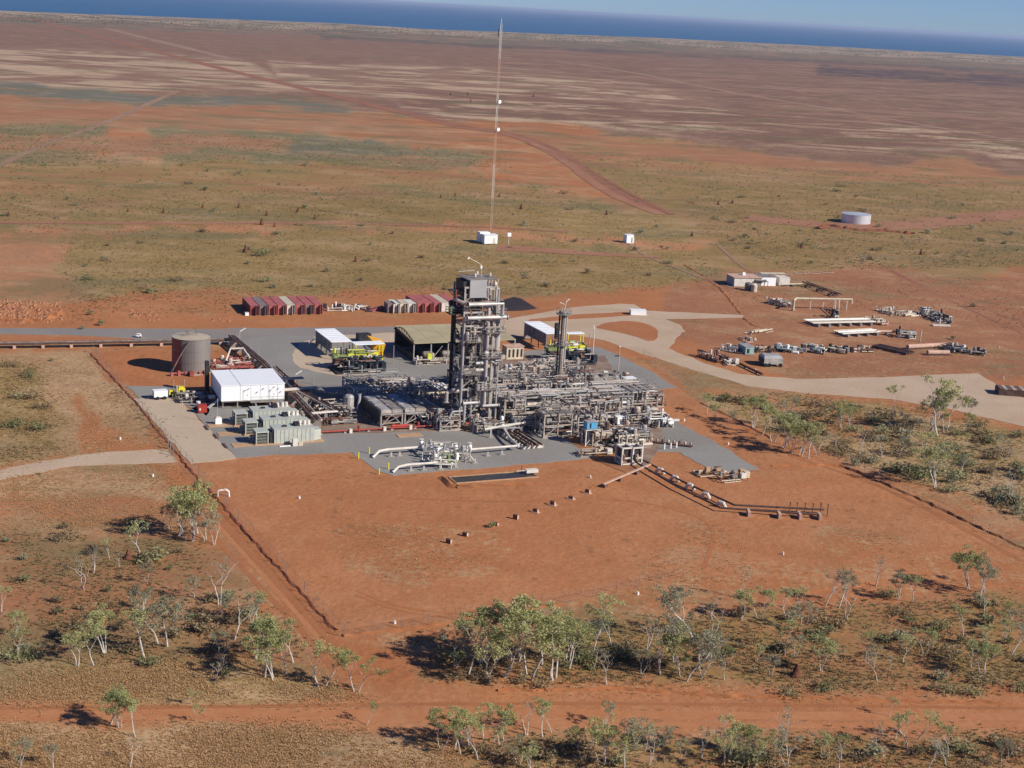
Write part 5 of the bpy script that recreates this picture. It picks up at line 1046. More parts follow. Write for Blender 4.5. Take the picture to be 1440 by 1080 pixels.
for i, (x, m, lab, ln) in enumerate(((545, M.contgrey, 'small grey container at the left end of the short group', 4), (553, M.offwhite, 'small white container second in the short group', 6), (562, M.cream, 'small cream topped container third in the short group', 6), (574, M.offwhite, 'small white container standing against the red ones', 6))): container(x, 440.4 - i * .2, m, lab, ln, 'short group of small containers')
for i, (x, m, lab) in enumerate(((587, M.contred, 'long red container next to the small white ones'), (598, M.contred, 'long red container, second right of the small white ones'), (610, M.contred, 'long red container left of the cream one by the tower'), (621, M.cream, 'long cream roofed container close to the tower edge'), (633, M.contred, 'red container mostly hidden by the tower'))): container(x, 439.6 - i * .3, m if i != 3 else M.offwhite, lab, 12.2, 'long containers behind the tower', m, i != 3)
t = thing('scrap_heap', 'white and dark scrap right of the long container row', 'scrap heap', G(472, 437), GA); clutter(t, -3, 9, -2, 3, .1, 1.2, 20, 151, (M.white, M.offwhite, M.dark, M.steel), .15, 4, 14)
o = thing('white_crate', 'small white crate at the foot of the leftmost container', 'crate', G(345, 444), GA); MB().box(0, 1, 0, .8, 0, .8).put('body', M.white, o); MB().box(-.05, 1.05, -.05, .85, .8, .86).put('lid', M.offwhite, o)
t = thing('liner_stack', 'dark maroon wedge of stacked liner left of the small containers', 'stack', G(528, 438), GA); MB().add([(-3, 0, 0), (3, 0, 0), (3, 3, 0), (-3, 2, 0), (2.6, 1, 1.3), (2.8, 2, 1.3)], [(0,1,4), (1,2,5,4), (2,3,5), (3,0,4,5)]).put('liner', M.contmar, t); MB().box(-2.8, -1, -.4, .2, 0, .3).put('board', M.dark, t)
# black liner mound
vs = [(698, 438), (700, 424), (722, 418), (735, 421), (756, 434), (735, 437)]; pts = [G(*p) for p in vs]; c = sum(pts, Vector()) / 6
mb = MB().add([(p.x, p.y, 0) for p in pts] + [tuple(c.lerp(p, .75) + Vector((0, 0, .7))) for p in pts], [(i, (i+1) % 6, 6 + (i+1) % 6, 6 + i) for i in range(6)] + [tuple(range(6, 12))])
tag(mb.put('covered_stockpile', M.liner), 'low stockpile under a black sheet right behind the tallest tower', 'stockpile')
t = thing('flat_container', 'low white container alone on the pale curved road', 'container', G(887, 443.5), rad(8)); MB().box(0, 4.6, 0, 2.2, .1, 1.5).put('body', M.white, t); MB().box(-.05, 4.65, -.05, 2.25, 1.5, 1.58).put('lid', M.whiteb, t); MB().box(.1, 4.5, .1, 2.1, 0, .1).put('skid', M.dark, t)
t = thing('tank_trailer', 'small white vehicle parked on the asphalt left of the storage tank', 'vehicle', G(191, 475), rad(8)); t.scale = (.65, .65, .65); MB().box(0, 2.0, 0, 1.5, .4, 1.0).put('body', M.white, t); MB().box(.3, 1.7, .1, 1.4, 1.0, 1.5).put('cab', M.white, t); MB().box(.35, 1.6, .08, .1, 1.05, 1.35).put('window', M.glass, t)
for x in (.4, 1.6): MB().tube([(x, -.05, .35), (x, .2, .35)], .34, 10).put('wheel', M.black, t)

# ------------------------------------------------------------------ mast, huts, water tank
t = thing('lattice_mast', 'very tall thin guyed lattice mast rising above the sea horizon', 'mast', G(690, 325), GA)
HM = 79.0
mst = G(690, 325)
for k in range(6):
    z0, z1 = HM * k / 6, HM * (k + 1) / 6; b = MB(); r = .4
    cs = [(r * math.cos(rad(a)), r * math.sin(rad(a))) for a in (90, 210, 330)]
    for x, y in cs: b.beam((x, y, z0), (x, y, z1), .085)
    n_ = 12
    for i in range(n_):
        za, zb = z0 + (z1-z0)*i/n_, z0 + (z1-z0)*(i+1)/n_
        for j in range(3): a_, b_ = cs[j], cs[(j+1) % 3]; b.beam((*a_, za), (*b_, zb), .05); b.beam((*a_, zb), (*b_, zb), .04)
    b.put('mast_section', M.salmon if k % 2 == 0 else M.offwhite, t)
for z in (39.5, 50.0): d_ = MB().tube([(.3, -.8, z), (.5, -1.5, z)], [.25, .7], 14).put('dish', M.lamp, t); MB().beam((0, 0, z), (.3, -.9, z), .2).put('bracket', M.dark, d_)
MB().beam((-.9, 0, 74), (-.9, 0, 77), .25).put('antenna', M.dark, t); MB().cyl(0, 0, HM, HM + 2.0, .12, 6).put('lightning_rod', M.offwhite, t)
for a in (60, 180, 300):
    b = MB()
    for z in (42, 74): b.beam((0, 0, z), (34 * math.cos(rad(a)), 34 * math.sin(rad(a)), .2), .022)
    b.put('guy_wires', M.steel_d, t)
t = thing('comms_hut', 'white two part equipment hut at the foot of the tall mast', 'hut', G(681, 344), GA); MB().box(0, 5.2, 0, 3.2, .3, 3.4).put('wall', M.white, t); MB().box(-.15, 5.35, -.15, 3.35, 3.4, 3.6).put('roof', M.whiteb, t); MB().box(-.4, 3.6, 3.5, 6.4, .3, 4.0).put('annex', M.white, t); d_ = MB().box(3.4, 4.4, -.06, 0, .4, 2.4).put('door', M.offwhite, t); [MB().box(x, x + .4, .2, 3, 0, .3).put('footing', M.conc, t) for x in (.3, 4.5)]
t = thing('equipment_pole', 'short pole with a white box right of the mast hut', 'pole', G(715, 344), GA); MB().cyl(0, 0, 0, 3.2, .12, 6).put('pole', M.offwhite, t); MB().box(-.7, .7, -.5, .5, 3.1, 4.4).put('box', M.white, t)
t = thing('white_hut', 'small white cube hut alone on the olive plain right of the mast', 'hut', G(881, 342), GA); MB().box(0, 3.0, 0, 2.8, 0, 3.0).put('wall', M.white, t); MB().box(-.1, 3.1, -.1, 2.9, 3.0, 3.15).put('roof', M.whiteb, t); MB().box(1.9, 2.6, -.05, 0, .2, 2.2).put('door', M.steel, t); MB().box(3.1, 3.6, .4, 1.4, 0, 2.0).put('cabinet', M.teal, t)
t = thing('water_tank', 'round corrugated silver water tank alone on the far right plain', 'water tank', G(1203, 313), 0)
MB().tube([(0, 0, 0), (0, 0, 4.0)], 6.5, 48, False).put('shell', M.silver, t); b = MB()
for i in range(5): b.tube([(0, 0, .3 + i * .8), (0, 0, .5 + i * .8)], 6.56, 48, False)
b.put('corrugation', M.silver, t); MB().tube([(0, 0, 4.0), (0, 0, 4.5)], [6.6, .3], 48).put('roof', M.silver, t)
bank('earth_bank', [(1150, 322), (1165, 317), (1180, 320), (1210, 324), (1250, 325), (1290, 330)], 1.0, 5, M.dirtd, 12)

# ------------------------------------------------------------------ right hand yard
t = thing('site_office', 'white and grey flat roofed site office at the top of the right yard', 'building', G(1032, 403), rad(14))
MB().box(0, 9.6, 0, 7, 0, 2.9).put('wall', M.steel, t); MB().box(-.02, 7.0, -.06, 0, .1, 2.7).put('front_panel', M.offwhite, t); MB().box(-.3, 9.9, -.3, 7.3, 2.9, 3.1).put('roof', M.salmon, t); MB().box(4.4, 5.4, 4, 5, 3.1, 4.0).put('vent', M.white, t)
MB().box(9.8, 15.6, 2, 7, 0, 3.0).put('wing', M.whiteb, t); MB().box(9.6, 15.8, 1.8, 7.2, 3.0, 3.15).put('wing_roof', M.steel_d, t); w_ = MB().box(11, 12.2, 1.94, 2, 1.2, 2.1).put('window', M.glass, t)
MB().box(16.8, 20.6, 2, 7, 0, 2.8).put('outbuilding', M.offwhite, t); MB().box(12, 21, 6.5, 9, 3.2, 3.4).put('back_roof', M.cream, t); MB().box(7.0, 9.6, -.08, -.02, .2, 2.4).put('door', M.steel_d, t)
for i, (x, y, lab) in enumerate(((1052, 408, 'dark lidded tank in front of the site office'), (1060, 410, 'beige round poly tank in front of the site office'))): t = thing('poly_tank', lab, 'tank', G(x, y), 0); MB().cyl(0, 0, 0, 2.3, 1.0 if i else 1.2, 14).put('shell', M.cream if i else M.steel_d, t); MB().tube([(0, 0, 2.3), (0, 0, 2.7)], [1.0 if i else 1.25, .2], 14).put('lid', M.offwhite if i else M.mintd, t)
t = thing('field_shed', 'olive roofed lean-to beside the round poly tanks', 'shed', G(1062, 404), rad(14)); MB().add([(0,0,2.2),(4.6,0,1.8),(4.6,3,1.8),(0,3,2.2),(0,0,2.3),(4.6,0,1.9),(4.6,3,1.9),(0,3,2.3)], [(3,2,1,0),(4,5,6,7),(0,1,5,4),(1,2,6,5),(2,3,7,6),(3,0,4,7)]).put('roof', M.mintd, t); [MB().beam((x, y, 0), (x, y, 1.9), .15).put('post', M.steel_d, t) for x in (.2, 4.4) for y in (.2, 2.8)]
def scat(px0, py0, px1, py1, label, seed, n, pal, zmax=1.2, drums=6, boxes=6, name='scrap_heap', cat='scrap heap', long_=0, big=.2):
    a, b = G(px0, py0), G(px1, py1); t = thing(name, label, cat, a, math.atan2(b.y - a.y, b.x - a.x)); ln = (b - a).length
    clutter(t, 0, ln, -2, 2, .1, zmax, n, seed, pal, big, drums, boxes)
    R = random.Random(seed)
    for i in range(long_): y = R.uniform(-2, 2); x = R.uniform(0, ln * .4); MB().route([(x, y, .5), (x + ln * R.uniform(.35, .6), y + R.uniform(-.4, .4), .5)], R.uniform(.15, .3), 7).put('pipe', R.choice(pal), t)
    return t
LT = (M.white, M.offwhite, M.white, M.cream, M.steel)
scat(1085, 426, 1112, 432, 'cluster of pale valves at the left end of the white header in the right yard', 201, 34, (M.cream, M.offwhite, M.steel, M.salmon), 1.6, name='valve_cluster', cat='valve cluster')
t = thing('pipe_header', 'long cream header pipe on thin legs in the right yard', 'pipe', G(1115, 437), 0); q = lambda x, y: G(x, y) - t.location
MB().route([q(1115, 437) + Vector((0, 0, .2)), q(1115, 437) + Vector((0, 0, 3.2)), q(1118, 435) + Vector((0, 0, 3.4)), q(1196, 436) + Vector((0, 0, 3.4)), q(1196, 436) + Vector((0, 0, 2.2))], .38, 8).put('pipe', M.cream, t)
for x, y in ((1139, 435), (1157, 435), (1172, 436), (1190, 437)): MB().beam(q(x, y), q(x, y) + Vector((0, 0, 3.1)), .25).put('leg', M.offwhite, t)
for x in (1174, 1179): MB().beam(q(x, 450) + Vector((0, 0, .4)), q(x, 436) + Vector((0, 0, 3)), .2).put('riser', M.offwhite, t)
rack_line('thin dark brown pipe trestle slanting down through the right yard', [(1131, 401), (1180, 419)], 2, .2, 1.0, 1.6, [M.brown], 'trestle', 6, M.brown, name='pipe_trestle', cat='pipe trestle')
rack_line('pale pipe lying left of the dark trestle in the right yard', [(1098, 403), (1128, 402)], 1, .22, .5, 1, [M.cream], 'sleeper', 6, M.brown, name='pipe', cat='pipe')
t = rack_line('rack of long white pipes, upper rack in the right yard', [(1136, 457), (1180, 456), (1224, 455)], 6, .21, .9, 1.05, [M.offwhite, M.cream, M.steel_d, M.offwhite, M.white, M.offwhite], 'sleeper', 3.2, M.steel_d); 
rack_line('rack of white pipes with a longer cream one, lower rack in the right yard', [(1178, 472), (1232, 469)], 5, .2, .8, 1.05, [M.offwhite, M.steel, M.white, M.offwhite, M.cream], 'sleeper', 3.0, M.steel_d)
rack_line('single cream pipe reaching right from the lower white rack', [(1232, 471), (1262, 471.5)], 1, .38, .7, 1, [M.salmon], 'sleeper', 4, M.steel_d, name='pipe', cat='pipe')
scat(1168, 448, 1176, 447, 'dark box on top of the upper white pipe rack', 203, 6, (M.dark, M.dark), 2.4, 1, 4, name='dark_crate', cat='crate')
scat(1222, 452, 1242, 458, 'light bent risers right of the upper white rack', 204, 22, (M.offwhite, M.cream, M.salmon), 1.6, 3, 2, name='valve_cluster', cat='valve cluster')
scat(1239, 436, 1262, 445, 'thin cream frame and pipes in the far right of the yard', 205, 22, (M.cream, M.offwhite, M.cream), 1.4, 2, 1, long_=2)
scat(1262, 444, 1290, 442, 'pale pipe lengths on trestles left of the grey skid in the far right yard', 206, 12, (M.cream, M.offwhite), 1.1, 1, 2, long_=3)
scat(1298, 441, 1330, 455, 'grey and white skid full of small equipment at the far right of the yard', 207, 50, (M.steel, M.steel_d, M.offwhite, M.clad, M.dark), 2.0, 10, 10, name='equipment_skid', cat='equipment skid')
o = thing('pallet', 'long white slab in front of the grey skid at the far right', 'slab', G(1312, 459), rad(6)); MB().box(0, 5.4, 0, 1.2, .1, .5).put('slab', M.offwhite, o); MB().box(.3, 5, .1, 1.1, 0, .1).put('runner', M.dark, o)
scat(1262, 474, 1284, 475, 'silver valve skid at the end of the single cream pipe', 208, 40, (M.clad, M.steel, M.offwhite, M.dark), 2.0, 8, 4, name='equipment_skid', cat='equipment skid')
t = thing('pole', 'pale pole right of the silver valve skid', 'pole', G(1294, 481), 0); MB().cyl(0, 0, 0, 3.6, .15, 6).put('shaft', M.cream, t); MB().box(-.2, .2, -.2, .2, 0, .3).put('foot', M.conc, t)
scat(1048, 476, 1062, 485, 'thin cream frame pieces lying on the red earth left of the pipe racks', 209, 8, (M.cream, M.salmon), .4, 0, 1, long_=2)
scat(1055, 471, 1090, 463, 'long thin cream angle pieces on the bare ground of the right yard', 210, 4, (M.cream, M.salmon), .4, 0, 0, long_=3, big=.12)
J = (M.offwhite, M.white, M.dark, M.cream, M.steel, M.teal, M.dark)
scat(1013, 492, 1045, 497, 'grey flatbed frame left of the pale blue container', 211, 14, (M.steel, M.steel_d, M.offwhite), 1.2, 2, 5)
t = thing('small_container', 'pale teal open ended container in the junk row of the right yard', 'container', G(1048, 499), rad(16)); MB().box(0, 2.4, 0, 5, .1, 2.0).put('body', M.teal, t); MB().box(.4, 1.1, -.05, 0, .4, 1.6).put('opening', M.dark, t); MB().box(-.05, 2.45, -.05, 5.05, 2.0, 2.08).put('roof', M.steel, t)
scat(1062, 494, 1088, 495, 'rusty fittings between the teal container and the white boxes', 212, 18, (M.rust, M.brown, M.cream), .9, 5, 6)
scat(1088, 492, 1128, 497, 'row of white and dark scrap boxes, left part of the long junk row', 213, 16, J, 1.3, 4, 20)
scat(1128, 492, 1160, 497, 'pale scrap with a pale teal box, middle part of the long junk row', 214, 16, J, 1.6, 4, 18)
scat(1160, 493, 1192, 497, 'white boxes and dark tyres, right part of the long junk row', 215, 14, (M.white, M.offwhite, M.dark, M.cream), 1.2, 5, 16)
scat(1196, 494, 1226, 494, 'rust red pipe offcuts right of the white junk row', 216, 34, (M.rust, M.salmon, M.cream, M.brown), 1.0, 6, 5)
rack_line('dark stack of parallel steel pipes slanting in the right yard', [(1232, 488), (1280, 499)], 6, .34, .2, .7, [M.brown, M.dark, M.brown], 'sleeper', 5, M.offwhite, name='pipe_bundle', cat='pipe bundle')
for i, (x0, y0, x1, y1, lab) in enumerate(((1276, 491, 1330, 488, 'long pale pink culvert pipe, rear one in the right yard'), (1304, 499, 1334, 499, 'short pale pink culvert pipe in front of the long one'))):
    a, b = G(x0, y0), G(x1, y1); t = thing('culvert_pipe', lab, 'pipe', a, math.atan2(b.y-a.y, b.x-a.x), 'pale culvert pipes'); ln = (b-a).length; MB().tube([(0, 0, .7), (ln, 0, .7)], .62, 12).put('pipe', M.salmon, t); MB().box(-1.2, ln + .5, -.9, .9, 0, .12).put('bedding', M.brown, t)
scat(1330, 490, 1350, 497, 'black and blue machinery heap right of the culvert pipes', 217, 34, (M.navy, M.clad, M.dark, M.steel), 1.5, 10, 8)
scat(1350, 495, 1386, 500, 'dark heap of tyres and scrap at the right end of the yard', 218, 22, (M.steel_d, M.dark, M.steel, M.cream), .8, 8, 6, long_=3)
t = thing('grey_trailer', 'grey canvas topped box trailer in front of the junk row', 'trailer', G(1074, 516), rad(10)); MB().box(0, 5.0, 0, 4.6, .7, 2.2).put('body', M.steel, t); MB().add([(0,0,2.2),(5,0,2.2),(5,4.6,2.2),(0,4.6,2.2),(.3,1,2.8),(4.7,1,2.8),(4.7,3.6,2.8),(.3,3.6,2.8)], [(4,5,6,7),(0,1,5,4),(1,2,6,5),(2,3,7,6),(3,0,4,7)]).put('canvas_top', M.clad, t)
for x in (.5, 1.5, 4.4): MB().tube([(x, -.15, .5), (x, .2, .5)], .5, 12).put('wheel', M.black, t)
MB().box(-.1, 0, .3, 4.3, .8, 2.1).put('tailgate', M.dark, t)
scat(988, 500, 1016, 510, 'rusty twisted scrap and a white box beside the gravel road bend', 219, 26, (M.rust, M.brown, M.brown, M.offwhite), 1.6, 6, 4)
scat(1022, 513, 1040, 513, 'pale timber trestle near the gravel road', 220, 6, (M.cream, M.offwhite), .8, 0, 3, long_=1)
rack_line('dark pipe length lying beside the gravel road in the right yard', [(1040, 514), (1072, 529)], 1, .3, .2, 1, [M.brown], 'sleeper', 5, M.cream, name='pipe', cat='pipe')
t = thing('steel_crate', 'dark brown bin with a ribbed lid at the right edge of the photo', 'bin', G(1404, 556), rad(-4)); MB().box(0, 6.5, 0, 4.2, 0, 1.6).put('body', M.brown, t); [MB().box(.2 + i * 1.05, 1.1 + i * 1.05, -.1, 4.3, 1.6, 1.72).put('lid_panel', M.cladb if i % 2 else M.rust, t) for i in range(6)]
for i, (x, y) in enumerate(((1097, 386), (1117, 385), (1136, 385), (1155, 384))):
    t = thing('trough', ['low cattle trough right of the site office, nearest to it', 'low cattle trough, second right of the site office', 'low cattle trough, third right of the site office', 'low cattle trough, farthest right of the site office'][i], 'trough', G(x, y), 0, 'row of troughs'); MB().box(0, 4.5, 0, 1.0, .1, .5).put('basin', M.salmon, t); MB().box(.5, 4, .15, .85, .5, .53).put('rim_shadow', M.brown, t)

# ------------------------------------------------------------------ flare line on sleepers, blocks and stakes in the open ground
t = thing('flare_line', 'pair of thin dark pipes on white saddles running down right to a row of stakes', 'pipeline', G(905, 652), 0); o_ = t.location
a1 = [(900, 650), (958, 682), (1032, 716), (1158, 722.5)]; a2 = [(893, 655), (950, 689), (1013, 720), (1156, 730)]
for pts in (a1, a2): MB().tube([G(x, y) - o_ + Vector((0, 0, .8)) for x, y in pts], .19, 7).put('pipe', M.brown, t)
for x, y in ((928, 666), (949, 677), (970, 688.5), (992, 701), (1014, 713.5)):
    q = G(x, y) - o_; b = MB(); b.tube([(q.x - .75, q.y + .6, .1), (q.x - .3, q.y + .2, .95), (q.x + .3, q.y - .2, .95), (q.x + .75, q.y - .6, .1)], .32, 8); b.put('saddle', M.offwhite, t)
for x, y in ((1053, 726), (1096, 729), (1125, 730), (1153, 731)): q = G(x, y) - o_; MB().box(q.x - .25, q.x + .25, q.y - .5, q.y + 1.6, 0, .95).put('support', M.salmon, t)
for i, x in enumerate((1110, 1120, 1131, 1142, 1153, 1163)):
    q = G(x, 723 + i * .6); s_ = thing('burner_stake', ['upright thin flare stake, leftmost of the six at the end of the line', 'upright thin flare stake, second of six', 'upright thin flare stake, third of six', 'upright thin flare stake, fourth of six', 'tallest upright flare stake, fifth of six', 'upright thin flare stake, rightmost of six'][i], 'stake', q, 0, 'flare stakes'); MB().cyl(0, 0, 0, 2.6 if i == 4 else 2.2, .09, 6).put('shaft', M.rust, s_); MB().cyl(0, 0, 2.1, 2.3, .13, 6).put('tip', M.brown, s_)
a, b = G(848, 686), G(914, 659); t = thing('cable_tray', 'straight pale tray slanting down left from the flare line', 'cable tray', a, math.atan2(b.y-a.y, b.x-a.x)); ln = (b-a).length; MB().beam((0, 0, .7), (ln, 0, .9), .45, .2).put('tray', M.salmon, t); [MB().box(ln*f - .5, ln*f + .5, -.4, .4, 0, .62).put('support', M.rust, t) for f in (.03, .35, .7)]
for i, (x, y) in enumerate(((826, 693.5), (803, 702), (777, 710.5), (753, 720.5), (725, 730), (697, 739), (654, 754), (631, 764))):
    t = thing('rust_block', ['rusty block nearest the pale cable tray', 'rusty block second from the cable tray', 'rusty block third from the cable tray, left of the flat stones', 'rusty block fourth from the cable tray, in the middle of the row', 'rusty block standing just right of the green tuft', 'rusty block behind the green tuft', 'rusty block left of the green tuft, last but one in the row', 'leftmost rusty block of the row in open ground'][i], 'block', G(x, y), rad(-28), 'rusty blocks in a slanting row')
    hb_ = (.75, .6, .8, .7, .85, .6, .7, .8)[i]; MB().box(-.42, .42, -.25, .25, 0, hb_).put('block', M.rust, t); MB().box(.42, .48, -.25, .25, .08, hb_ - .08).put('end_plate', M.salmon, t)
    if i < 4: MB().box(-.7, .7, -.5, .5, 0, .12).put('footing', M.salmon, t)
t = thing('goal_pipe', 'bent white pipe hoop standing alone inside the left fence', 'pipe', G(306, 698), rad(10)); MB().tube([(0, 0, 0), (0, 0, .9), (.3, 0, 1.1), (1.5, 0, 1.2), (1.9, 0, .9), (2.0, -.1, 0)], .14, 7).put('hoop', M.white, t); MB().box(1.1, 1.5, -.15, .15, 1.1, 1.4).put('valve', M.offwhite, t)
for i, (x, y, lab) in enumerate(((555, 877, 'white marker stone inside the front fence, left one'), (897, 836, 'white marker stone at the edge of the woods'), (169, 618, 'white marker drum in the dry grass left of the plant'), (215, 670, 'white marker post below the left access path'), (1024, 625, 'white marker at the right edge of the right pad'), (962, 592, 'white marker on the red earth right of the plant'), (421, 701, 'small pale peg in open ground before the nearest enclosure'), (970, 682, 'white cap beside the flare line'), (1101, 780, 'white peg in the open ground below the flare stakes'), (830, 672, 'small peg in front of the front pad tip'), (1062, 521, 'white drum beside the dark pipe in the right yard'), (1078, 419, 'white drum at the left of the valve cluster in the right yard'), (1405, 489, 'white marker at the right end of the yard'), (1411, 532, 'white marker beside the wide gravel turn'))):
    t = thing('marker', lab, 'marker', G(x, y), i * .7, None); MB().cyl(0, 0, 0, .42, .2, 7, .16).put('body', M.white if i < 8 else M.offwhite, t); MB().cyl(0, 0, .42, .48, .17, 7).put('cap', M.offwhite, t)
t = thing('gate_posts', 'grey gate posts and frame where the left path meets the slab', 'gate', G(240, 636), rad(-66)); [MB().beam((x, 0, 0), (x, 0, 2.2), .14).put('post', M.steel_d, t) for x in (-2.5, 0, 2.5)]; MB().beam((-2.5, 0, 1.6), (0, .8, 1.6), .07).put('gate_rail', M.steel_d, t); MB().beam((-2.5, 0, .6), (0, .8, .6), .07).put('gate_rail', M.steel_d, t)
# perimeter fence
def fence(label, pts):
    P = [G(*p) for p in pts]; t = thing('wire_fence', label, 'fence', P[0], 0); pm = None
    for i in range(len(P) - 1):
        d = P[i+1] - P[i]; k = int(d.length / 4); w_ = MB()
        for h_ in (.5, 1.0, 1.5, 1.8): w_.beam(P[i] - P[0] + Vector((0, 0, h_)), P[i+1] - P[0] + Vector((0, 0, h_)), .018)
        w_.put('wires', M.steel_d, t)
        if pm is None: pm = MB().beam((0, 0, 0), (0, 0, 1.9), .07).mesh('post', M.steel_d)
        for j in range(k + 1): link('post', pm, t, P[i] - P[0] + d * (j / k))
fence('thin wire fence down the left side of the compound', [(131, 496), (262, 650), (484, 896)])
fence('thin wire fence along the front of the compound', [(484, 896), (640, 872), (800, 848), (960, 812)])
fence('thin wire fence down the right side of the compound', [(905, 500), (1000, 568), (1090, 620), (1215, 668), (1440, 774)])
# ------------------------------------------------------------------ trees: white barked gums
def leaf_cloud(R, clumps, leaf, per, flat=.6):
    vs = []; fs = []
    for c, cr in clumps:
        for _ in range(int(per * cr * cr * 1.0)):
            d = Vector((R.gauss(0, 1), R.gauss(0, 1), R.gauss(0, 1))).normalized() * cr * R.uniform(.25, 1.05); d.z *= flat
            p = c + d; a = Vector((R.gauss(0, 1), R.gauss(0, 1), R.gauss(0, .7))).normalized(); b = a.cross(Vector((R.gauss(0, 1), R.gauss(0, 1), R.gauss(0, 1)))).normalized()
            s = leaf * R.uniform(.6, 1.3); o = len(vs); a *= s; b *= s * .55
            vs += [tuple(p - a), tuple(p + b), tuple(p + a), tuple(p - b)]; fs.append((o, o+1, o+2, o+3))
    return vs, fs
def gum_meshes(seed, h=6.0, spread=2.2, stems=1, dens=1.0, lean=0, leafm=None, bare=False):
    R = random.Random(seed); tr = MB(); tips = []
    def branch(p, d, ln, r, depth):
        n_ = 3; pts = [p]; rs = [r]
        for i in range(n_):
            d = (d + Vector((R.gauss(0, .2), R.gauss(0, .2), R.gauss(.02, .08)))).normalized(); p = p + d * ln / n_; pts.append(p); rs.append(r * (1 - .4 * (i + 1) / n_))
        tr.tube(pts, rs, 6 if depth < 1 else 4, cap=False)
        if depth >= 4 or r < .012: tips.append((p, 1)); return
        if depth >= 1: tips.append((p, .75 if depth > 1 else .45))
        k = R.choice((2, 2, 3)) if depth < 3 else 2
        a0 = R.uniform(0, 6.28)
        for i in range(k):
            an = a0 + i * 6.28 / k + R.gauss(0, .4); up = R.uniform(.25, .9) if depth else R.uniform(.6, 1.1)
            nd = (d * .75 + Vector((math.cos(an), math.sin(an), 0)) * (spread / 3.6) + Vector((0, 0, up * .42))).normalized()
            branch(p, nd, ln * R.uniform(.60, .84), rs[-1] * .78, depth + 1)
    for s in range(stems):
        an = R.uniform(0, 6.28) + s * 2.1; o = Vector((math.cos(an), math.sin(an), 0)) * (.3 if stems > 1 else 0)
        branch(o, (Vector((math.cos(an) * .3 * (stems > 1) + lean, math.sin(an) * .3 * (stems > 1), 1))).normalized(), h * (.30 if stems == 1 else .27), (.105 if stems == 1 else .08) * h / 6, 0)
    top = max((t.z for t, _ in tips)); k = h / top; kk = k * .5 + .5
    tr.v = [(x * kk, y * kk, z * k) for x, y, z in tr.v]; tips = [(Vector((t.x * kk, t.y * kk, t.z * k)), q) for t, q in tips]
    clumps = []
    for t, q in tips:
        if bare and R.random() < .78: continue
        if not bare and R.random() > q * .95: continue
        clumps.append((t + Vector((R.gauss(0, .15), R.gauss(0, .15), R.uniform(-.15, .2))), R.uniform(.34, .66)))
        if R.random() < .45 and not bare: clumps.append((t + Vector((R.gauss(0, .4), R.gauss(0, .4), R.gauss(-.25, .3))), R.uniform(.25, .45)))
    vs, fs = leaf_cloud(R, clumps, .105, 225 * dens, .75)
    me = bpy.data.meshes.new('crown'); me.from_pydata(vs, [], fs); me.materials.append(leafm or M.gum)
    return tr.mesh('trunk', M.bark), me
gums = {}
for k, a in {'a': dict(seed=1, stems=1, dens=1.15), 'b': dict(seed=2, stems=2, dens=1.1, spread=2.6), 'c': dict(seed=3, stems=3, dens=1.0, spread=2.2), 'd': dict(seed=4, stems=1, dens=.8, spread=2.9, lean=.12),
             'e': dict(seed=6, stems=2, dens=.75, spread=2.4, leafm=M.gumgrey), 'f': dict(seed=7, stems=1, dens=1.3, spread=3.0), 'g': dict(seed=8, stems=3, dens=1.2, spread=2.8),
             'h': dict(seed=9, stems=2, dens=.8, bare=True, spread=3.0, leafm=M.gumgrey), 'i': dict(seed=12, stems=1, dens=.7, bare=True, spread=2.4, leafm=M.gumgrey), 'j': dict(seed=13, stems=2, dens=.9, spread=1.6, leafm=M.gumgrey), 'a2': dict(seed=21, stems=1, dens=.95, spread=2.5), 'b2': dict(seed=22, stems=2, dens=.9, spread=2.2, lean=.1), 'f2': dict(seed=27, stems=1, dens=1.1, spread=2.6, lean=-.1), 'g2': dict(seed=24, stems=3, dens=1.0, spread=2.4), 'e2': dict(seed=25, stems=1, dens=.8, spread=2.6, leafm=M.gumgrey)}.items():
    gums[k] = gum_meshes(**a)
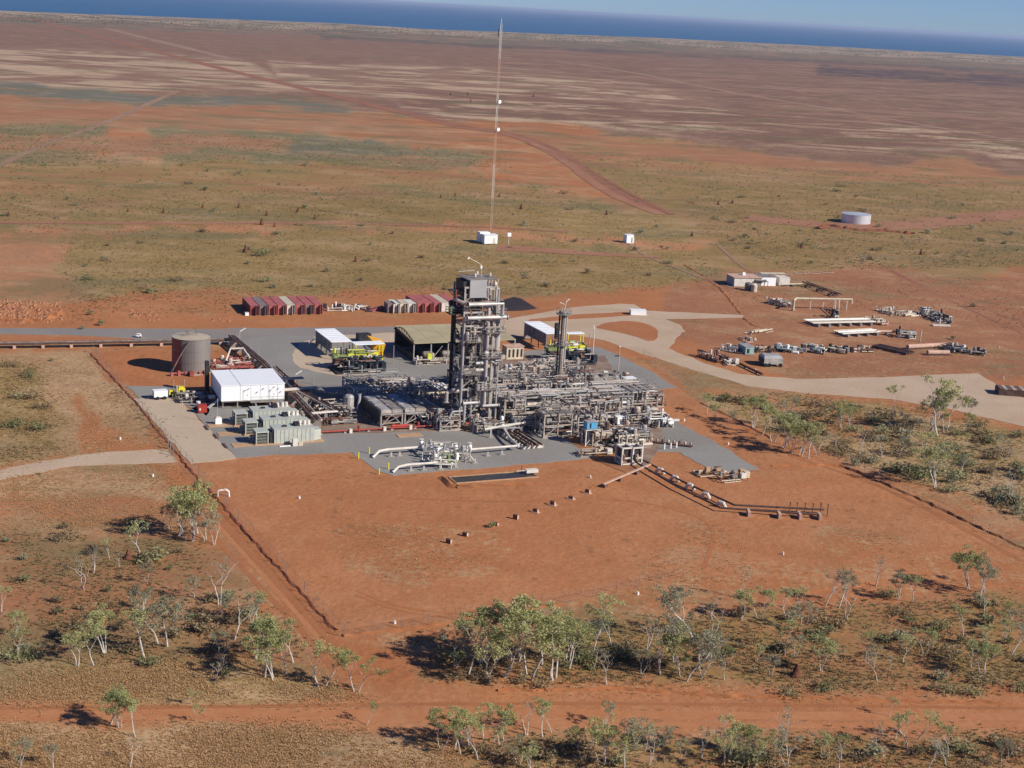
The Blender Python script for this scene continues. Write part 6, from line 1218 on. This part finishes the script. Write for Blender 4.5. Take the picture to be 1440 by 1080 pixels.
TREES = '''
195 783 48 d|leaning white forked gum with grey shrub at its foot, in the upper left woods
118 828 46 h|wide bare white gum forked low over the red ground at the far left
267 760 72 g|tall green gum at the upper tip of the left woods beside the firebreak
277 752 66 b|green gum just behind the tallest one at the upper tip of the left woods
251 752 52 c|slim many stemmed gum left of the tall pair at the left woods tip
236 744 34 j|short pale gum at the shaded upper left edge of the left woods
302 767 40 j|thin pale gum at the firebreak edge, right of the tall upper pair
290 760 44 e|small grey gum between the tall pair and the firebreak
308 852 62 h|sparse white limbed gum halfway down the firebreak
305 868 34 e|low grey green gum below the sparse white limbed one halfway down the firebreak
235 909 74 e|tall sparse grey gum in the middle of the left woods
203 925 62 d|spreading grey green gum left of the tall sparse one in the left woods
222 905 56 i|bare topped gum behind the spreading grey one in the left woods
107 938 46 b|round green gum in the lower left woods above the dirt road
132 936 50 f|bushy green gum right of the round one in the lower left woods
150 920 54 g|dense green gum at the back of the lower left group
20 896 34 b|small green gum at the left photo edge
2 860 30 a|small green gum cut by the left photo edge
330 900 52 i|slim white gum standing apart left of the dense firebreak group
352 880 44 j|thin grey green gum above the dense firebreak group
366 880 44 f|bright green flat topped gum above the dense firebreak group
356 925 58 g|green gum at the upper left of the dense firebreak group
372 950 66 b|green gum with a pale leaning trunk at the front of the dense firebreak group
386 955 64 c|many stemmed green gum at the front middle of the dense firebreak group
402 948 60 f|broad green gum at the right of the dense firebreak group
412 932 52 a|green gum at the back right of the dense firebreak group
305 956 36 i|small sparse gum with an olive bush, left of the dense firebreak group
448 966 58 f|green gum with a straight white trunk near the lower firebreak corner
458 966 54 a|green gum leaning right beside the straight white trunked one
501 973 50 b|lone green gum on the firebreak, right of the leaning pair
275 1014 24 a|tiny green sapling on the edge of the dirt road at the left
269 990 22 a|tiny dark sapling above the dirt road at the left
516 1020 30 a|tiny green sapling casting a dark patch on the dirt road
190 1036 48 d|green gum leaning over the dirt road at the lower left
153 1018 50 g|broad green gum on the dirt road edge at the lower left
168 1022 44 c|many stemmed gum between the two over the lower left dirt road
27 1078 38 e|sparse gum at the bottom left corner
183 1079 38 i|thin bare gum at the bottom edge, left part
75 1085 30 e|low green grey gum at the bottom edge near the left corner
638 938 58 e|grey gum at the shaded left end of the front middle grove
659 948 74 f|green gum at the left of the front middle grove
676 935 72 g|dense green gum behind the left of the front middle grove
692 959 68 b|green gum with two pale trunks, front of the front middle grove
709 953 84 f|broad green gum in the middle of the front middle grove
725 930 78 g|tall green gum at the back of the front middle grove
743 954 96 b|tallest green gum of the front middle grove
762 935 80 f|broad green gum behind the tallest one in the front middle grove
780 956 80 g|wide green gum at the right of the front middle grove
796 940 70 c|many stemmed green gum at the right back of the front middle grove
821 886 36 a|small green gum on the red ground above the front middle grove
842 893 56 d|wide spreading gum above and right of the front middle grove
860 916 52 a|green gum with a straight white trunk right of the front middle grove
856 962 46 h|leaning pale gum at the front edge, right of the front middle grove
834 942 32 i|thin leafless gum just right of the front middle grove
907 912 50 h|white forked gum with thin crown in the middle of the front woods
900 950 36 j|thin pale gum below the white forked one in the middle of the front woods
933 948 72 h|tall white many limbed gum in the middle of the front woods
946 930 64 e|grey green gum behind the tall white limbed one in the front woods
958 950 62 c|many stemmed gum right of the tall white limbed one
966 958 66 e|tall grey gum with close white stems in the front woods
984 954 60 j|grey gum with close white stems, right of the tall one in the front woods
975 905 72 e|loose grey green gum at the back of the front woods
1000 895 58 h|airy grey gum at the back of the front woods, right of the loose one
1018 956 42 i|small leafless gum at the front edge right of the close white stems
1040 843 44 h|lone white forked gum at the bare ground edge, left of two
1067 870 42 b|green gum with a forked white base in the upper front woods
1106 871 40 f|dark green low gum in the upper front woods
1124 865 34 a|green gum right of the dark low one in the upper front woods
1161 851 48 i|white straight gum with hanging grey crown in the upper right woods
1190 869 50 h|wide bare white gum over brown scrub in the upper right woods
1180 855 44 e|grey green gum behind the wide bare white one
1228 824 42 h|lone white forked gum on the open red ground at the right
1283 847 38 a|bright green slim gum in the right woods
1265 845 34 j|grey slim gum left of the bright green one in the right woods
1364 829 54 c|tall many stemmed gum at the far right edge of the open ground
1386 832 46 e|grey green gum right of the tall many stemmed one at the far right
1376 838 44 j|thin gum between the two at the far right
1422 872 24 b|small round green gum near the right photo edge
1104 921 42 a|slim leaning green gum with a white trunk in the right woods
1085 950 30 j|thin gum left of the big termite mound
1157 944 46 b|green gum standing by itself right of the big termite mound
1233 957 38 i|bare white sapling in the lower right woods
1270 932 34 d|leaning white trunked green gum in the lower right woods
1300 920 34 b|olive gum right of the leaning white trunked one
1380 949 46 g|round bright green gum at the lower right
1366 940 32 b|small green gum behind the round bright green one at the lower right
1410 900 28 b|small green gum at the right above the round bright green one
620 1054 48 b|green gum at the left of the bottom middle grove
640 1052 52 f|broad green gum second from the left in the bottom middle grove
656 1052 50 g|dense green gum in the bottom middle grove
680 1040 46 f|bright green gum at the back of the bottom middle grove
704 1049 54 b|green gum with a white trunk in the bottom middle grove
741 1036 50 h|thin white forked gum right of the bottom middle grove
763 1036 48 d|leaning thin crowned gum right of the bottom middle grove
775 1030 36 a|small green gum at the right end of the bottom middle grove
729 1075 38 e|grey gum low at the bottom edge below the bottom middle grove
748 1084 36 c|green gum cut by the bottom edge in the middle
820 1068 44 b|green gum with a pale stem at the bottom edge right of the middle
846 1074 60 g|bushy green gum at the bottom edge right of the middle
868 1072 66 e|tall grey green gum at the bottom edge right of the middle
878 1080 58 f|broad green gum cut by the bottom edge right of the middle
850 1020 34 j|thin crowned gum on the road edge right of the middle
925 1052 30 e|low grey shrubby gum beside the dirt road right of the middle
1018 1074 60 f|green gum with a leaning white trunk at the bottom right
983 1066 44 h|leafless white gum at the left of the bottom right group
1010 1052 44 h|bare forked white gum behind the leaning trunked one at the bottom right
1040 1060 40 g|round green gum at the bottom right
1068 1066 40 b|yellow green gum at the bottom right, right of the round one
1095 1048 56 h|white forked gum by the dirt road at the bottom right
1107 1064 44 i|thin curved white gum in front of the forked one at the bottom right
1143 1046 24 i|very small bare white sapling at the bottom right
1183 1082 34 h|curved bare white gum at the bottom edge
1225 1062 46 h|wide leafless white gum at the bottom right
1259 1040 30 a|small bright green gum on the dirt road edge at the right
1275 1054 50 d|thin crowned gum leaning right at the bottom right
1292 1040 40 a|green tipped gum beside the thin crowned leaning one
1330 1076 38 i|grey straight gum at the bottom right corner
1250 1008 24 a|tiny bright green sapling above the right dirt road edge
995 583 26 b|small green gum at the upper left tip of the right woods
1008 590 22 c|small pale gum beside the tip of the right woods
1020 600 20 e|low grey gum near the tip of the right woods
1060 602 40 g|green gum at the upper left of the long row in the right woods
1072 612 42 f|green gum in the long shaded row of the right woods
1086 622 44 b|pale trunked green gum in the long shaded row
1100 630 46 c|many stemmed gum in the long shaded row
1112 636 42 g|dense green gum in the middle of the long shaded row
1124 641 46 c|close stemmed green gum near the lower end of the long shaded row
1137 645 46 a|white trunked gum at the lower end of the long shaded row
1150 640 34 e|low olive gum behind the lower end of the long shaded row
1094 604 38 e|grey green gum behind the long shaded row
1183 602 36 g|round green gum standing behind scrub in the right woods
1195 600 28 b|smaller gum right of the round one in the right woods
1254 578 34 f|dark green round gum against the pale gravel turn
1308 606 40 g|green gum left of the biggest one in the right woods
1318 614 72 f|biggest green gum of the right woods, standing against the gravel turn
1330 608 54 b|green gum right of the biggest one in the right woods
1360 590 28 j|thin brownish gum at the upper right of the right woods
1215 642 40 h|pale thin gum in the olive clearing of the right woods
1240 644 30 i|bare pale gum right of the thin one in the olive clearing
1317 686 56 c|white trunked gum standing before the scrub at the right
1330 670 44 e|grey gum just behind the white trunked one at the right
1300 650 36 a|slim green gum left of the white trunked one at the right
1422 700 40 h|sparse pale gum at the right photo edge
1265 600 22 e|grey green bushy gum below the dark green round one
'''
RT = random.Random(77)
for ln in TREES.strip().split('\n'):
    a, lab = ln.split('|'); x, y, h, k = a.split(); x, y, h = float(x), float(y), float(h)
    if k + '2' in gums and RT.random() < .5: k += '2'
    p = G(x, y); hm = h / (scale_at(p) * .965) ; sc = hm / 6.0
    t = thing('gum_tree', lab, 'tree', p, RT.uniform(0, 6.28), 'white barked gum trees'); wx = 1.05 if k in 'hi' else 1.0
    t.scale = (sc * wx * 1.06, sc * wx * 1.06, sc * 1.02)
    link('trunk', gums[k][0], t); link('crown', gums[k][1], t)
for lab, poly, n, grp in (('small thin gum sapling mixed in among the front woods', [(820, 900), (1000, 872), (1440, 860), (1440, 955), (1000, 955), (820, 950)], 20, 'gum saplings of the front woods'),
                          ('small thin gum sapling mixed in among the left woods', [(10, 770), (200, 765), (340, 860), (400, 930), (10, 940)], 12, 'gum saplings of the left woods'),
                          ('small gum sapling mixed in among the right woods', [(1010, 575), (1250, 580), (1430, 620), (1430, 710), (1330, 680), (1100, 620)], 20, 'gum saplings of the right woods'),
                          ('small thin gum sapling along the bottom edge woods', [(640, 1048), (1430, 1045), (1430, 1085), (660, 1085)], 14, 'gum saplings of the bottom edge')):
    c_ = 0
    while c_ < n:
        x, y = RT.uniform(min(p[0] for p in poly), max(p[0] for p in poly)), RT.uniform(min(p[1] for p in poly), max(p[1] for p in poly))
        if not inside(poly, np.array(x), np.array(y)): continue
        k = RT.choice(('i', 'e', 'j', 'a2', 'e2', 'b2', 'h')); sc = RT.uniform(.42, .75); t = thing('gum_sapling', lab, 'tree', G(x, y), RT.uniform(0, 6.28), grp); t.scale = (sc, sc, sc); link('trunk', gums[k][0], t); link('crown', gums[k][1], t); c_ += 1

# shrubs
def shrub_mesh(seed, w_, h_, m, per=70, leaf=.16, n=7):
    R = random.Random(seed); cl = [(Vector((R.uniform(-w_, w_) * .55, R.uniform(-w_, w_) * .55, R.uniform(.25, .75) * h_)), R.uniform(.35, .6) * w_) for _ in range(n)]
    vs, fs = leaf_cloud(R, cl, leaf, per / (w_ ** .8), .7)
    st = MB()
    for c, r in cl: st.tube([(0, 0, 0), tuple(c * .6), tuple(c)], [.05, .03, .015], 4, cap=False)
    o = len(vs); vs = vs + st.v; fs = fs + [tuple(i + o for i in f) for f in st.f]
    me = bpy.data.meshes.new('shrub'); me.from_pydata(vs, [], fs); me.materials.append(m); return me
shr = [shrub_mesh(31, 1.3, 1.3, M.scrub), shrub_mesh(32, 1.7, 1.1, M.scrub), shrub_mesh(33, 1.2, 1.4, M.scrubg), shrub_mesh(34, 1.9, 1.2, M.scrubg), shrub_mesh(35, .9, .8, M.scrub, 90, .13, 5), shrub_mesh(36, 1.4, 1.6, M.gumgrey)]
SHR = [  # px, py, size, kind, label
 (180,738,1.5,1,'grey brown spreading shrub left of the upper left woods'), (95,742,1.2,0,'brown shrub below the left access path'), (55,668,.8,4,'small dark shrub in the pale grass below the left path'), (85,848,1.3,0,'brown shrub under the wide bare white gum'), (152,832,1.0,2,'bright green shrub right of the wide bare white gum'),
 (205,790,1.5,1,'grey shrub at the foot of the leaning white forked gum'), (115,885,1.6,1,'grey brown shrub in the middle of the far left woods'), (130,870,1.3,0,'grey shrub right of the middle one in the far left woods'), (18,928,1.9,3,'large olive shrub at the left photo edge'), (45,925,1.6,3,'olive shrub beside the large one at the left edge'),
 (75,895,1.0,0,'brown shrub by the small green gum at the left edge'), (248,892,1.8,0,'dark brown scrub mass behind the tall sparse grey gum'), (275,885,1.9,0,'dark brown scrub mass in the middle of the left woods'), (296,890,1.6,1,'dark scrub right of the brown mass in the left woods'), (190,915,1.7,1,'grey scrub among the middle of the left woods'),
 (210,935,1.5,3,'olive scrub before the spreading grey green gum'), (320,950,1.3,2,'olive bush beside the small sparse gum'), (238,800,1.0,4,'small brown shrub in the upper left woods'), (285,800,.9,4,'small shrub near the firebreak in the upper left woods'), (236,802,.8,2,'small green shrub in the upper left woods'),
 (620,930,1.6,0,'dark brown shrub at the left foot of the front middle grove'), (680,955,1.5,1,'pale brown shrub under the front middle grove'), (728,962,1.5,0,'brown undergrowth before the middle of the front grove'), (760,965,1.4,1,'brown undergrowth before the right part of the front grove'), (640,955,1.3,1,'brown undergrowth before the left part of the front grove'),
 (880,925,1.7,1,'brown scrub right of the straight white trunked gum'), (915,940,1.6,0,'brown scrub in the middle of the front woods'), (995,930,1.7,5,'grey scrub right of the close white stems'), (1010,920,1.6,1,'brown scrub behind the close white stems'), (1035,868,1.8,0,'dark red brown scrub in the upper front woods'),
 (1170,880,1.9,0,'red brown scrub before the wide bare white gum'), (1150,875,1.5,1,'brown scrub left of the wide bare white gum'), (1250,840,1.6,3,'olive scrub left of the bright green slim gum'), (1270,865,1.4,1,'brown scrub below the bright green slim gum'), (1378,850,1.5,5,'grey scrub below the far right gums'),
 (1320,885,1.6,3,'olive shrub in the far right woods'), (1350,905,1.2,2,'green shrub in the far right woods above the round gum'), (1415,905,1.3,2,'green shrub near the right photo edge'), (1110,980,1.4,3,'olive tussock shrub at the woods edge above the dirt road'), (1160,970,1.4,3,'olive shrub right of the tussock shrub above the dirt road'),
 (1335,975,1.5,3,'broad olive shrub above the right dirt road'), (1370,978,1.4,3,'olive shrub beside the broad one above the right dirt road'), (1310,970,1.0,2,'small olive shrub left of the broad one above the right dirt road'), (1245,905,1.5,2,'olive green shrub in the lower right woods'), (1435,970,1.3,3,'olive shrub at the right photo edge above the road'),
 (755,1065,1.9,0,'dark brown undergrowth below the bottom middle grove'), (710,1070,1.6,1,'grey undergrowth below the bottom middle grove'), (665,1060,1.6,0,'shaded undergrowth at the left of the bottom middle grove'), (935,1050,1.6,5,'grey shrub by the dirt road right of the middle'), (905,1045,1.2,0,'brown shrub by the dirt road right of the middle'),
 (1045,1070,2.0,3,'large olive shrub at the bottom right'), (1060,1080,1.8,2,'green shrub at the bottom edge right part'), (1400,1045,1.8,0,'grey brown dead shrub at the bottom right corner'), (1430,1060,1.7,1,'dark shrub at the bottom right corner'), (1205,1068,1.2,1,'grey brown shrub near the wide leafless gum'),
 (1320,1060,1.5,3,'olive shrub behind the grey straight gum at the bottom right'),
 (1045,570,1.6,0,'red brown shrub at the upper part of the right woods'), (1075,575,1.5,0,'brown shrub at the upper part of the right woods, beside the red brown one'), (1130,590,1.8,1,'olive brown scrub in the right woods'), (1155,610,1.9,0,'dark scrub behind the round green gum'), (1215,615,2.1,0,'large dark scrub mass in the middle of the right woods'),
 (1240,610,2.1,3,'large olive scrub mass in the middle of the right woods'), (1230,590,1.6,1,'brown scrub below the gravel turn'), (1285,600,1.8,0,'dark scrub left of the biggest gum'), (1345,612,1.8,3,'olive scrub right of the biggest gum'), (1375,600,1.9,3,'olive green bush at the upper right woods'),
 (1390,622,2.3,3,'big olive bush at the right'), (1410,640,2.1,1,'brown bush at the right below the big olive one'), (1432,615,1.9,3,'olive bush at the right photo edge'), (1428,662,2.6,2,'big bright green bush at the right photo edge'), (1360,655,1.9,3,'olive bush right of the white trunked gum'),
 (1285,640,1.9,0,'dark brown bush in the clearing of the right woods'), (1340,680,1.9,5,'grey bush at the foot of the white trunked gum'), (1180,640,1.7,1,'brown bush at the front edge of the right woods'), (1200,655,1.5,5,'grey bush at the front edge of the right woods'), (1265,665,1.7,0,'brown bush at the front edge, left of the white trunked gum'),
 (1270,630,1.8,1,'olive brown bush in the middle of the clearing'), (1400,695,1.8,5,'grey bush near the right edge firebreak'), (1430,725,1.8,5,'grey bush cut by the right edge'), (1160,580,1.5,3,'green bush at the top of the right woods'), (1180,585,1.4,2,'green bush under the gravel road'),
 (125,443,1.6,2,'dark green bush left of the container row'), (141,458,1.7,2,'bright green bush beside the asphalt road'), (115,463,1.0,5,'grey bush beside the asphalt road'), (74,508,.9,2,'green bush in the dry grass left of the tank'), (828,384,2.0,0,'dark bush on the olive plain right of the slim column'),
 (367,360,2.4,3,'wide dark bush on the olive plain above the container row'), (462,382,1.6,0,'dark bush on the olive plain above the long row end'), (350,352,2.0,3,'dark bush at the left of the olive plain'), (690,742,1.2,2,'green tuft among the rusty blocks in open ground'), (895,352,1.8,0,'brown bush below the white cube hut'),
 (1371,432,1.6,0,'brown bush at the far right of the yard'), (1340,478,1.4,2,'green bush behind the machinery heap'), (1358,494,1.0,0,'low brown bush at the right end of the yard'), (1180,306,1.5,0,'dark bush behind the silver water tank'), (45,560,1.8,1,'brown bush at the left edge above the path'),
 (20,600,1.9,3,'olive bush at the left edge beside the path'), (60,575,1.7,1,'brown bush left of the bare strip'), (40,530,1.7,3,'olive bush below the long pipe line'), (15,515,1.6,1,'olive brown bush at the left edge below the pipe line'), (55,605,1.9,3,'wide olive bush left of the bare strip'), (25,560,1.6,3,'olive bush left of the brown one above the path')]
for x, y, s, k, lab in SHR:
    o = link('shrub', shr[k], None, G(x, y), RT.uniform(0, 6.28), (s * .8, s * .8, s * .68)); tag(o, lab, 'shrub', 'shrubs in the woods and on the plain')
# dark bushes and termite mounds sprinkled over the far plain
zones = [('low dark shrub dotted over the olive plain between the plant and the red band', [(100, 330), (700, 300), (930, 310), (1010, 390), (840, 405), (130, 420)], 50, 1.1, 'dotted shrubs of the olive plain'),
         ('low dark shrub dotted over the greenish country on the right beyond the yard', [(960, 262), (1200, 262), (1440, 285), (1440, 370), (1280, 372), (1110, 375), (990, 340)], 42, 1.2, 'dotted shrubs of the right hand plain'),
         ('low dark shrub dotted over the red and brown country beyond the olive plain', [(0, 230), (420, 225), (800, 262), (900, 300), (700, 300), (0, 315)], 26, 1.4, 'dotted shrubs of the middle distance'),
         ('low grey brown shrub among the gum trees of the left woods', [(0, 755), (230, 752), (300, 800), (430, 930), (0, 930)], 24, 1.1, 'low shrubs of the left woods'),
         ('low grey brown shrub among the gum trees of the front woods', [(620, 930), (900, 880), (1200, 860), (1440, 850), (1440, 960), (960, 955), (640, 958)], 34, 1.15, 'low shrubs of the front woods'),
         ('olive brown scrub bush in the thick cover of the right woods', [(1010, 560), (1180, 570), (1440, 625), (1440, 730), (1330, 690), (1180, 640), (1080, 610)], 62, 1.45, 'scrub bushes of the right woods'),
         ('low brown bush in the undergrowth along the bottom edge', [(650, 1045), (1440, 1042), (1440, 1085), (650, 1085)], 14, 1.1, 'low bushes of the bottom edge')]
RS = random.Random(9)
for lab, poly, n, s0, grp in zones:
    xs, ys = [p[0] for p in poly], [p[1] for p in poly]; c = 0
    while c < n:
        x, y = RS.uniform(min(xs), max(xs)), RS.uniform(min(ys), max(ys))
        if not inside(poly, np.array(x), np.array(y)): continue
        s = s0 * RS.uniform(.6, 1.5); o = link('shrub', shr[RS.randrange(6)], None, G(x, y), RS.uniform(0, 6.28), (s * 1.1, s * 1.1, s * .75)); tag(o, lab, 'shrub', grp); c += 1
def mound(seed):
    R = random.Random(seed); mb = MB(); prof = [(0, 1.0), (.25, .95), (.6, .7), (1.0, .55), (1.5, .42), (1.9, .25), (2.2, .05)]; n_ = 9; vs = []
    for z, r in prof: vs += [(r * R.uniform(.75, 1.2) * math.cos(6.283*i/n_), r * R.uniform(.75, 1.2) * math.sin(6.283*i/n_), z + R.uniform(-.08, .08)) for i in range(n_)]
    fs = [(j*n_ + i, j*n_ + (i+1) % n_, (j+1)*n_ + (i+1) % n_, (j+1)*n_ + i) for j in range(len(prof)-1) for i in range(n_)]
    return mb.add(vs, fs).mesh('termite_mound', M.termite)
mds = [mound(i) for i in (1, 2, 3)]
for i, (x, y, s) in enumerate(((230,300,1.3),(180,298,1.0),(285,292,.9),(336,292,1.2),(419,298,1.3),(368,316,1.5),(386,319,1.0),(375,303,1.2),(443,308,1.2),(345,355,1.6),(12,304,1.1),(702,277,1.1),(733,294,1.5),(620,278,.9),(640,276,.9),(853,302,1.2),(658,134,2.0),(634,134,1.8),(750,136,1.8),(662,143,1.6),(1295,358,1.4),(1030,286,1.2),(1010,288,1.2),(973,332,1.2),(1127,349,1.3),(500,368,1.2))):
    o = link('termite_mound', mds[i % 3], None, G(x, y), i * 1.3, (s*.62, s*.62, s*.8)); tag(o, 'dark red termite mound standing up from the distant grass plain', 'termite mound', 'termite mounds of the plain')
for x, y, s, lab in ((1119, 951, .85, 'big dark red termite mound beside the lower right dirt road'), (180, 786, .7, 'crumbled red termite mound beside the leaning white forked gum'), (262, 571, .01, None)):
    if lab: tag(link('termite_mound', mds[1], None, G(x, y), .4, (s, s, s)), lab, 'termite mound')

# ------------------------------------------------------------------ ground cover: spinifex tussocks, stones
def scatter(name, polys, m, size, seed, blades=9, label=None, zf=1.0):
    rg = np.random.default_rng(seed); Ps = []
    for poly, n in polys:
        xs, ys = [p[0] for p in poly], [p[1] for p in poly]; got = 0
        while got < n:
            X = rg.uniform(min(xs), max(xs), n * 2); Y = rg.uniform(min(ys), max(ys), n * 2)
            # clumpy distribution
            wx, wy = Gn(X, Y); f = np.sin(wx*.21 + 1.3*np.sin(wy*.13)) + np.sin(wy*.27 + 1.7*np.sin(wx*.17)) + .8*np.sin(wx*.6+wy*.5)
            k = inside(poly, X, Y) & (rg.uniform(-2.2, 1.6, n * 2) < f); wx, wy = wx[k], wy[k]; Ps.append(np.stack([wx, wy], 1)[:n - got] + rg.normal(0, 1.6, (min(len(wx), n - got), 2))); got += len(wx)
    P = np.concatenate(Ps); n = len(P); s = rg.uniform(.55, 1.35, n) * size
    az = rg.uniform(0, 6.283, (n, blades)); rr = rg.uniform(.35, 1.0, (n, blades)); hh = rg.uniform(.35, 1.0, (n, blades)) * zf * (1.25 - .75 * rr)
    tip = np.stack([np.cos(az) * rr * s[:, None], np.sin(az) * rr * s[:, None], hh * s[:, None]], -1)
    wa = .16 * s[:, None]; bx = np.cos(az) * rr * s[:, None] * .25; by = np.sin(az) * rr * s[:, None] * .25
    l = np.stack([bx - np.sin(az) * wa, by + np.cos(az) * wa, np.zeros_like(az)], -1); r = np.stack([bx + np.sin(az) * wa, by - np.cos(az) * wa, np.zeros_like(az)], -1)
    v = np.stack([l, r, tip], 2); v[..., 0] += P[:, 0][:, None, None]; v[..., 1] += P[:, 1][:, None, None]
    v = v.reshape(-1, 3).astype(np.float32); nf = len(v) // 3; me = bpy.data.meshes.new(name)
    me.vertices.add(len(v)); me.vertices.foreach_set('co', v.ravel()); me.loops.add(len(v)); me.loops.foreach_set('vertex_index', np.arange(len(v), dtype=np.int32))
    me.polygons.add(nf); me.polygons.foreach_set('loop_start', np.arange(0, len(v), 3, dtype=np.int32)); me.update(calc_edges=True); me.materials.append(m)
    o = bpy.data.objects.new(name, me); COL.objects.link(o); tag(o, label, 'grass', None, 'stuff'); return o
BOT = [(-60, 1024), (300, 1022), (620, 1030), (650, 1110), (-60, 1110)]
scatter('spinifex_grass', [(BOT, 19000), ([(-40, 940), (180, 940), (330, 930), (480, 960), (500, 984), (-40, 984)], 8500), ([(280, 900), (360, 930), (300, 960), (250, 940)], 500),
    ([(620, 1045), (900, 1045), (1470, 1035), (1470, 1110), (650, 1110)], 1500), ([(600, 930), (780, 955), (1200, 950), (1300, 970), (1200, 978), (700, 970)], 900),
    ([(0, 665), (150, 657), (240, 655), (300, 738), (200, 745), (0, 745)], 4200), ([(0, 500), (125, 502), (235, 640), (165, 632), (0, 655)], 5000),
    ([(1300, 660), (1400, 655), (1460, 690), (1460, 735), (1340, 695)], 700), ([(1000, 555), (1180, 560), (1300, 600), (1250, 650), (1090, 615)], 900),
    ([(480, 745), (600, 735), (690, 750), (680, 790), (560, 820)], 420), ([(930, 760), (1010, 740), (1030, 790), (960, 850), (890, 840)], 420), ([(1180, 748), (1230, 745), (1300, 790), (1260, 800)], 160), ([(840, 740), (900, 760), (1100, 810), (960, 830)], 120)],
    M.spin, .27, 1, 9, 'dry straw coloured spinifex tussocks covering the ground round the woods')
scatter('spinifex_grass', [([(0, 750), (240, 750), (300, 790), (440, 920), (0, 940)], 3600), ([(600, 900), (900, 870), (1200, 850), (1460, 835), (1460, 968), (1200, 968), (960, 958), (620, 955)], 6500),
    ([(1000, 552), (1110, 553), (1300, 572), (1460, 625), (1460, 740), (1330, 690), (1190, 645), (1090, 615)], 4200), ([(660, 1035), (900, 1045), (1460, 1030), (1460, 1110), (700, 1110)], 2600), ([(0, 505), (50, 515), (80, 600), (60, 640), (0, 650)], 1500), ([(190, 560), (258, 640), (240, 640), (150, 540)], 200)],
    M.spino, .38, 2, 9, 'olive brown tussocks and low scrub under the gum trees')
scatter('far_tussocks', [([(90, 330), (700, 290), (930, 310), (1020, 385), (960, 405), (840, 412), (130, 425), (90, 418)], 9000), ([(940, 262), (1200, 262), (1460, 290), (1460, 375), (1280, 378), (1110, 380), (1000, 345)], 6500), ([(0, 262), (760, 268), (880, 300), (700, 300), (60, 330), (0, 320)], 3800),
    ([(960, 400), (1100, 400), (1300, 385), (1440, 395), (1440, 470), (1320, 440), (1100, 430)], 700), ([(100, 415), (400, 420), (520, 410), (400, 432), (200, 445), (95, 455)], 600)], M.spino, .55, 3, 6, 'low olive tussocks spread over the plain beyond the plant', .8)
scatter('distant_scrub', [([(0, 172), (150, 178), (165, 232), (0, 236)], 900), ([(200, 184), (430, 192), (720, 218), (720, 240), (220, 228)], 1300), ([(0, 190), (420, 200), (780, 262), (880, 300), (0, 310)], 1500),
    ([(760, 205), (960, 225), (1300, 245), (1460, 262), (1460, 300), (960, 262), (900, 290)], 1500), ([(960, 265), (1460, 285), (1460, 375), (1100, 378), (980, 330)], 1300), ([(230, 120), (300, 122), (300, 150), (240, 152)], 120), ([(700, 150), (1440, 200), (1440, 245), (900, 205)], 900)], M.scrubg, 1.15, 7, 8, 'grey green scrub clumps in belts across the middle distance', .7)
scatter('coastal_scrub', [([(-40, 17), (480, 36), (920, 55), (1480, 84), (1480, 92), (920, 64), (480, 46), (-40, 28)], 2600)], M.scrub, 5.5, 8, 7, 'dark scrub clumps on the pale dunes along the coast', .5)
# loose stones
def stones(name, polys, m, size, seed, label):
    R = random.Random(seed); mb = MB()
    for poly, n in polys:
        xs, ys = [p[0] for p in poly], [p[1] for p in poly]; c = 0
        while c < n:
            x, y = R.uniform(min(xs), max(xs)), R.uniform(min(ys), max(ys))
            if not inside(poly, np.array(x), np.array(y)): continue
            p = G(x, y); s = size * R.uniform(.4, 1.5); a = R.uniform(0, 3); ca, sa = math.cos(a) * s, math.sin(a) * s * .8
            mb.add([(p.x - ca, p.y - sa, 0), (p.x + sa, p.y - ca, 0), (p.x + ca, p.y + sa, 0), (p.x - sa, p.y + ca, 0), (p.x - ca*.4, p.y, s * .7), (p.x + ca*.4, p.y + sa*.3, s * .8)], [(0,1,5,4), (1,2,5), (2,3,4,5), (3,0,4)]); c += 1
    return tag(mb.put(name, m), label, 'stones', None, 'stuff')
stones('rubble', [([(-10, 422), (85, 425), (88, 450), (60, 455), (-10, 455)], 420), ([(180, 436), (215, 436), (225, 452), (195, 452)], 30), ([(290, 448), (330, 445), (330, 452), (295, 455)], 12)], M.redrock, .5, 5, 'orange and pink rubble heaped left of the container row')
stones('loose_stones', [([(480, 740), (960, 730), (960, 840), (560, 860)], 130), ([(960, 690), (1300, 720), (1350, 800), (1000, 800)], 120), ([(0, 985), (1440, 985), (1440, 1000), (0, 990)], 60), ([(250, 660), (480, 900), (560, 960), (440, 905)], 60), ([(1000, 400), (1440, 400), (1440, 500), (1000, 470)], 120), ([(700, 665), (860, 660), (850, 700), (720, 690)], 30)], M.redrock, .12, 6, 'small loose stones scattered on the bare red earth')

# ------------------------------------------------------------------ air: one closed box of thin haze round everything
mh = bpy.data.materials.new('haze'); mh.use_nodes = True; n = mh.node_tree; n.nodes.clear()
pv = n.nodes.new('ShaderNodeVolumePrincipled'); pv.inputs['Density'].default_value = 3.4e-5; pv.inputs['Color'].default_value = (.60, .72, .95, 1); pv.inputs['Anisotropy'].default_value = .2
ho = n.nodes.new('ShaderNodeOutputMaterial'); n.links.new(pv.outputs[0], ho.inputs['Volume'])
mb = MB().box(-70000, 70000, -8000, 95000, -4, 95); o = mb.put('haze', mh); tag(o, 'thin pale haze filling the air over the plain', 'haze', None, 'stuff')
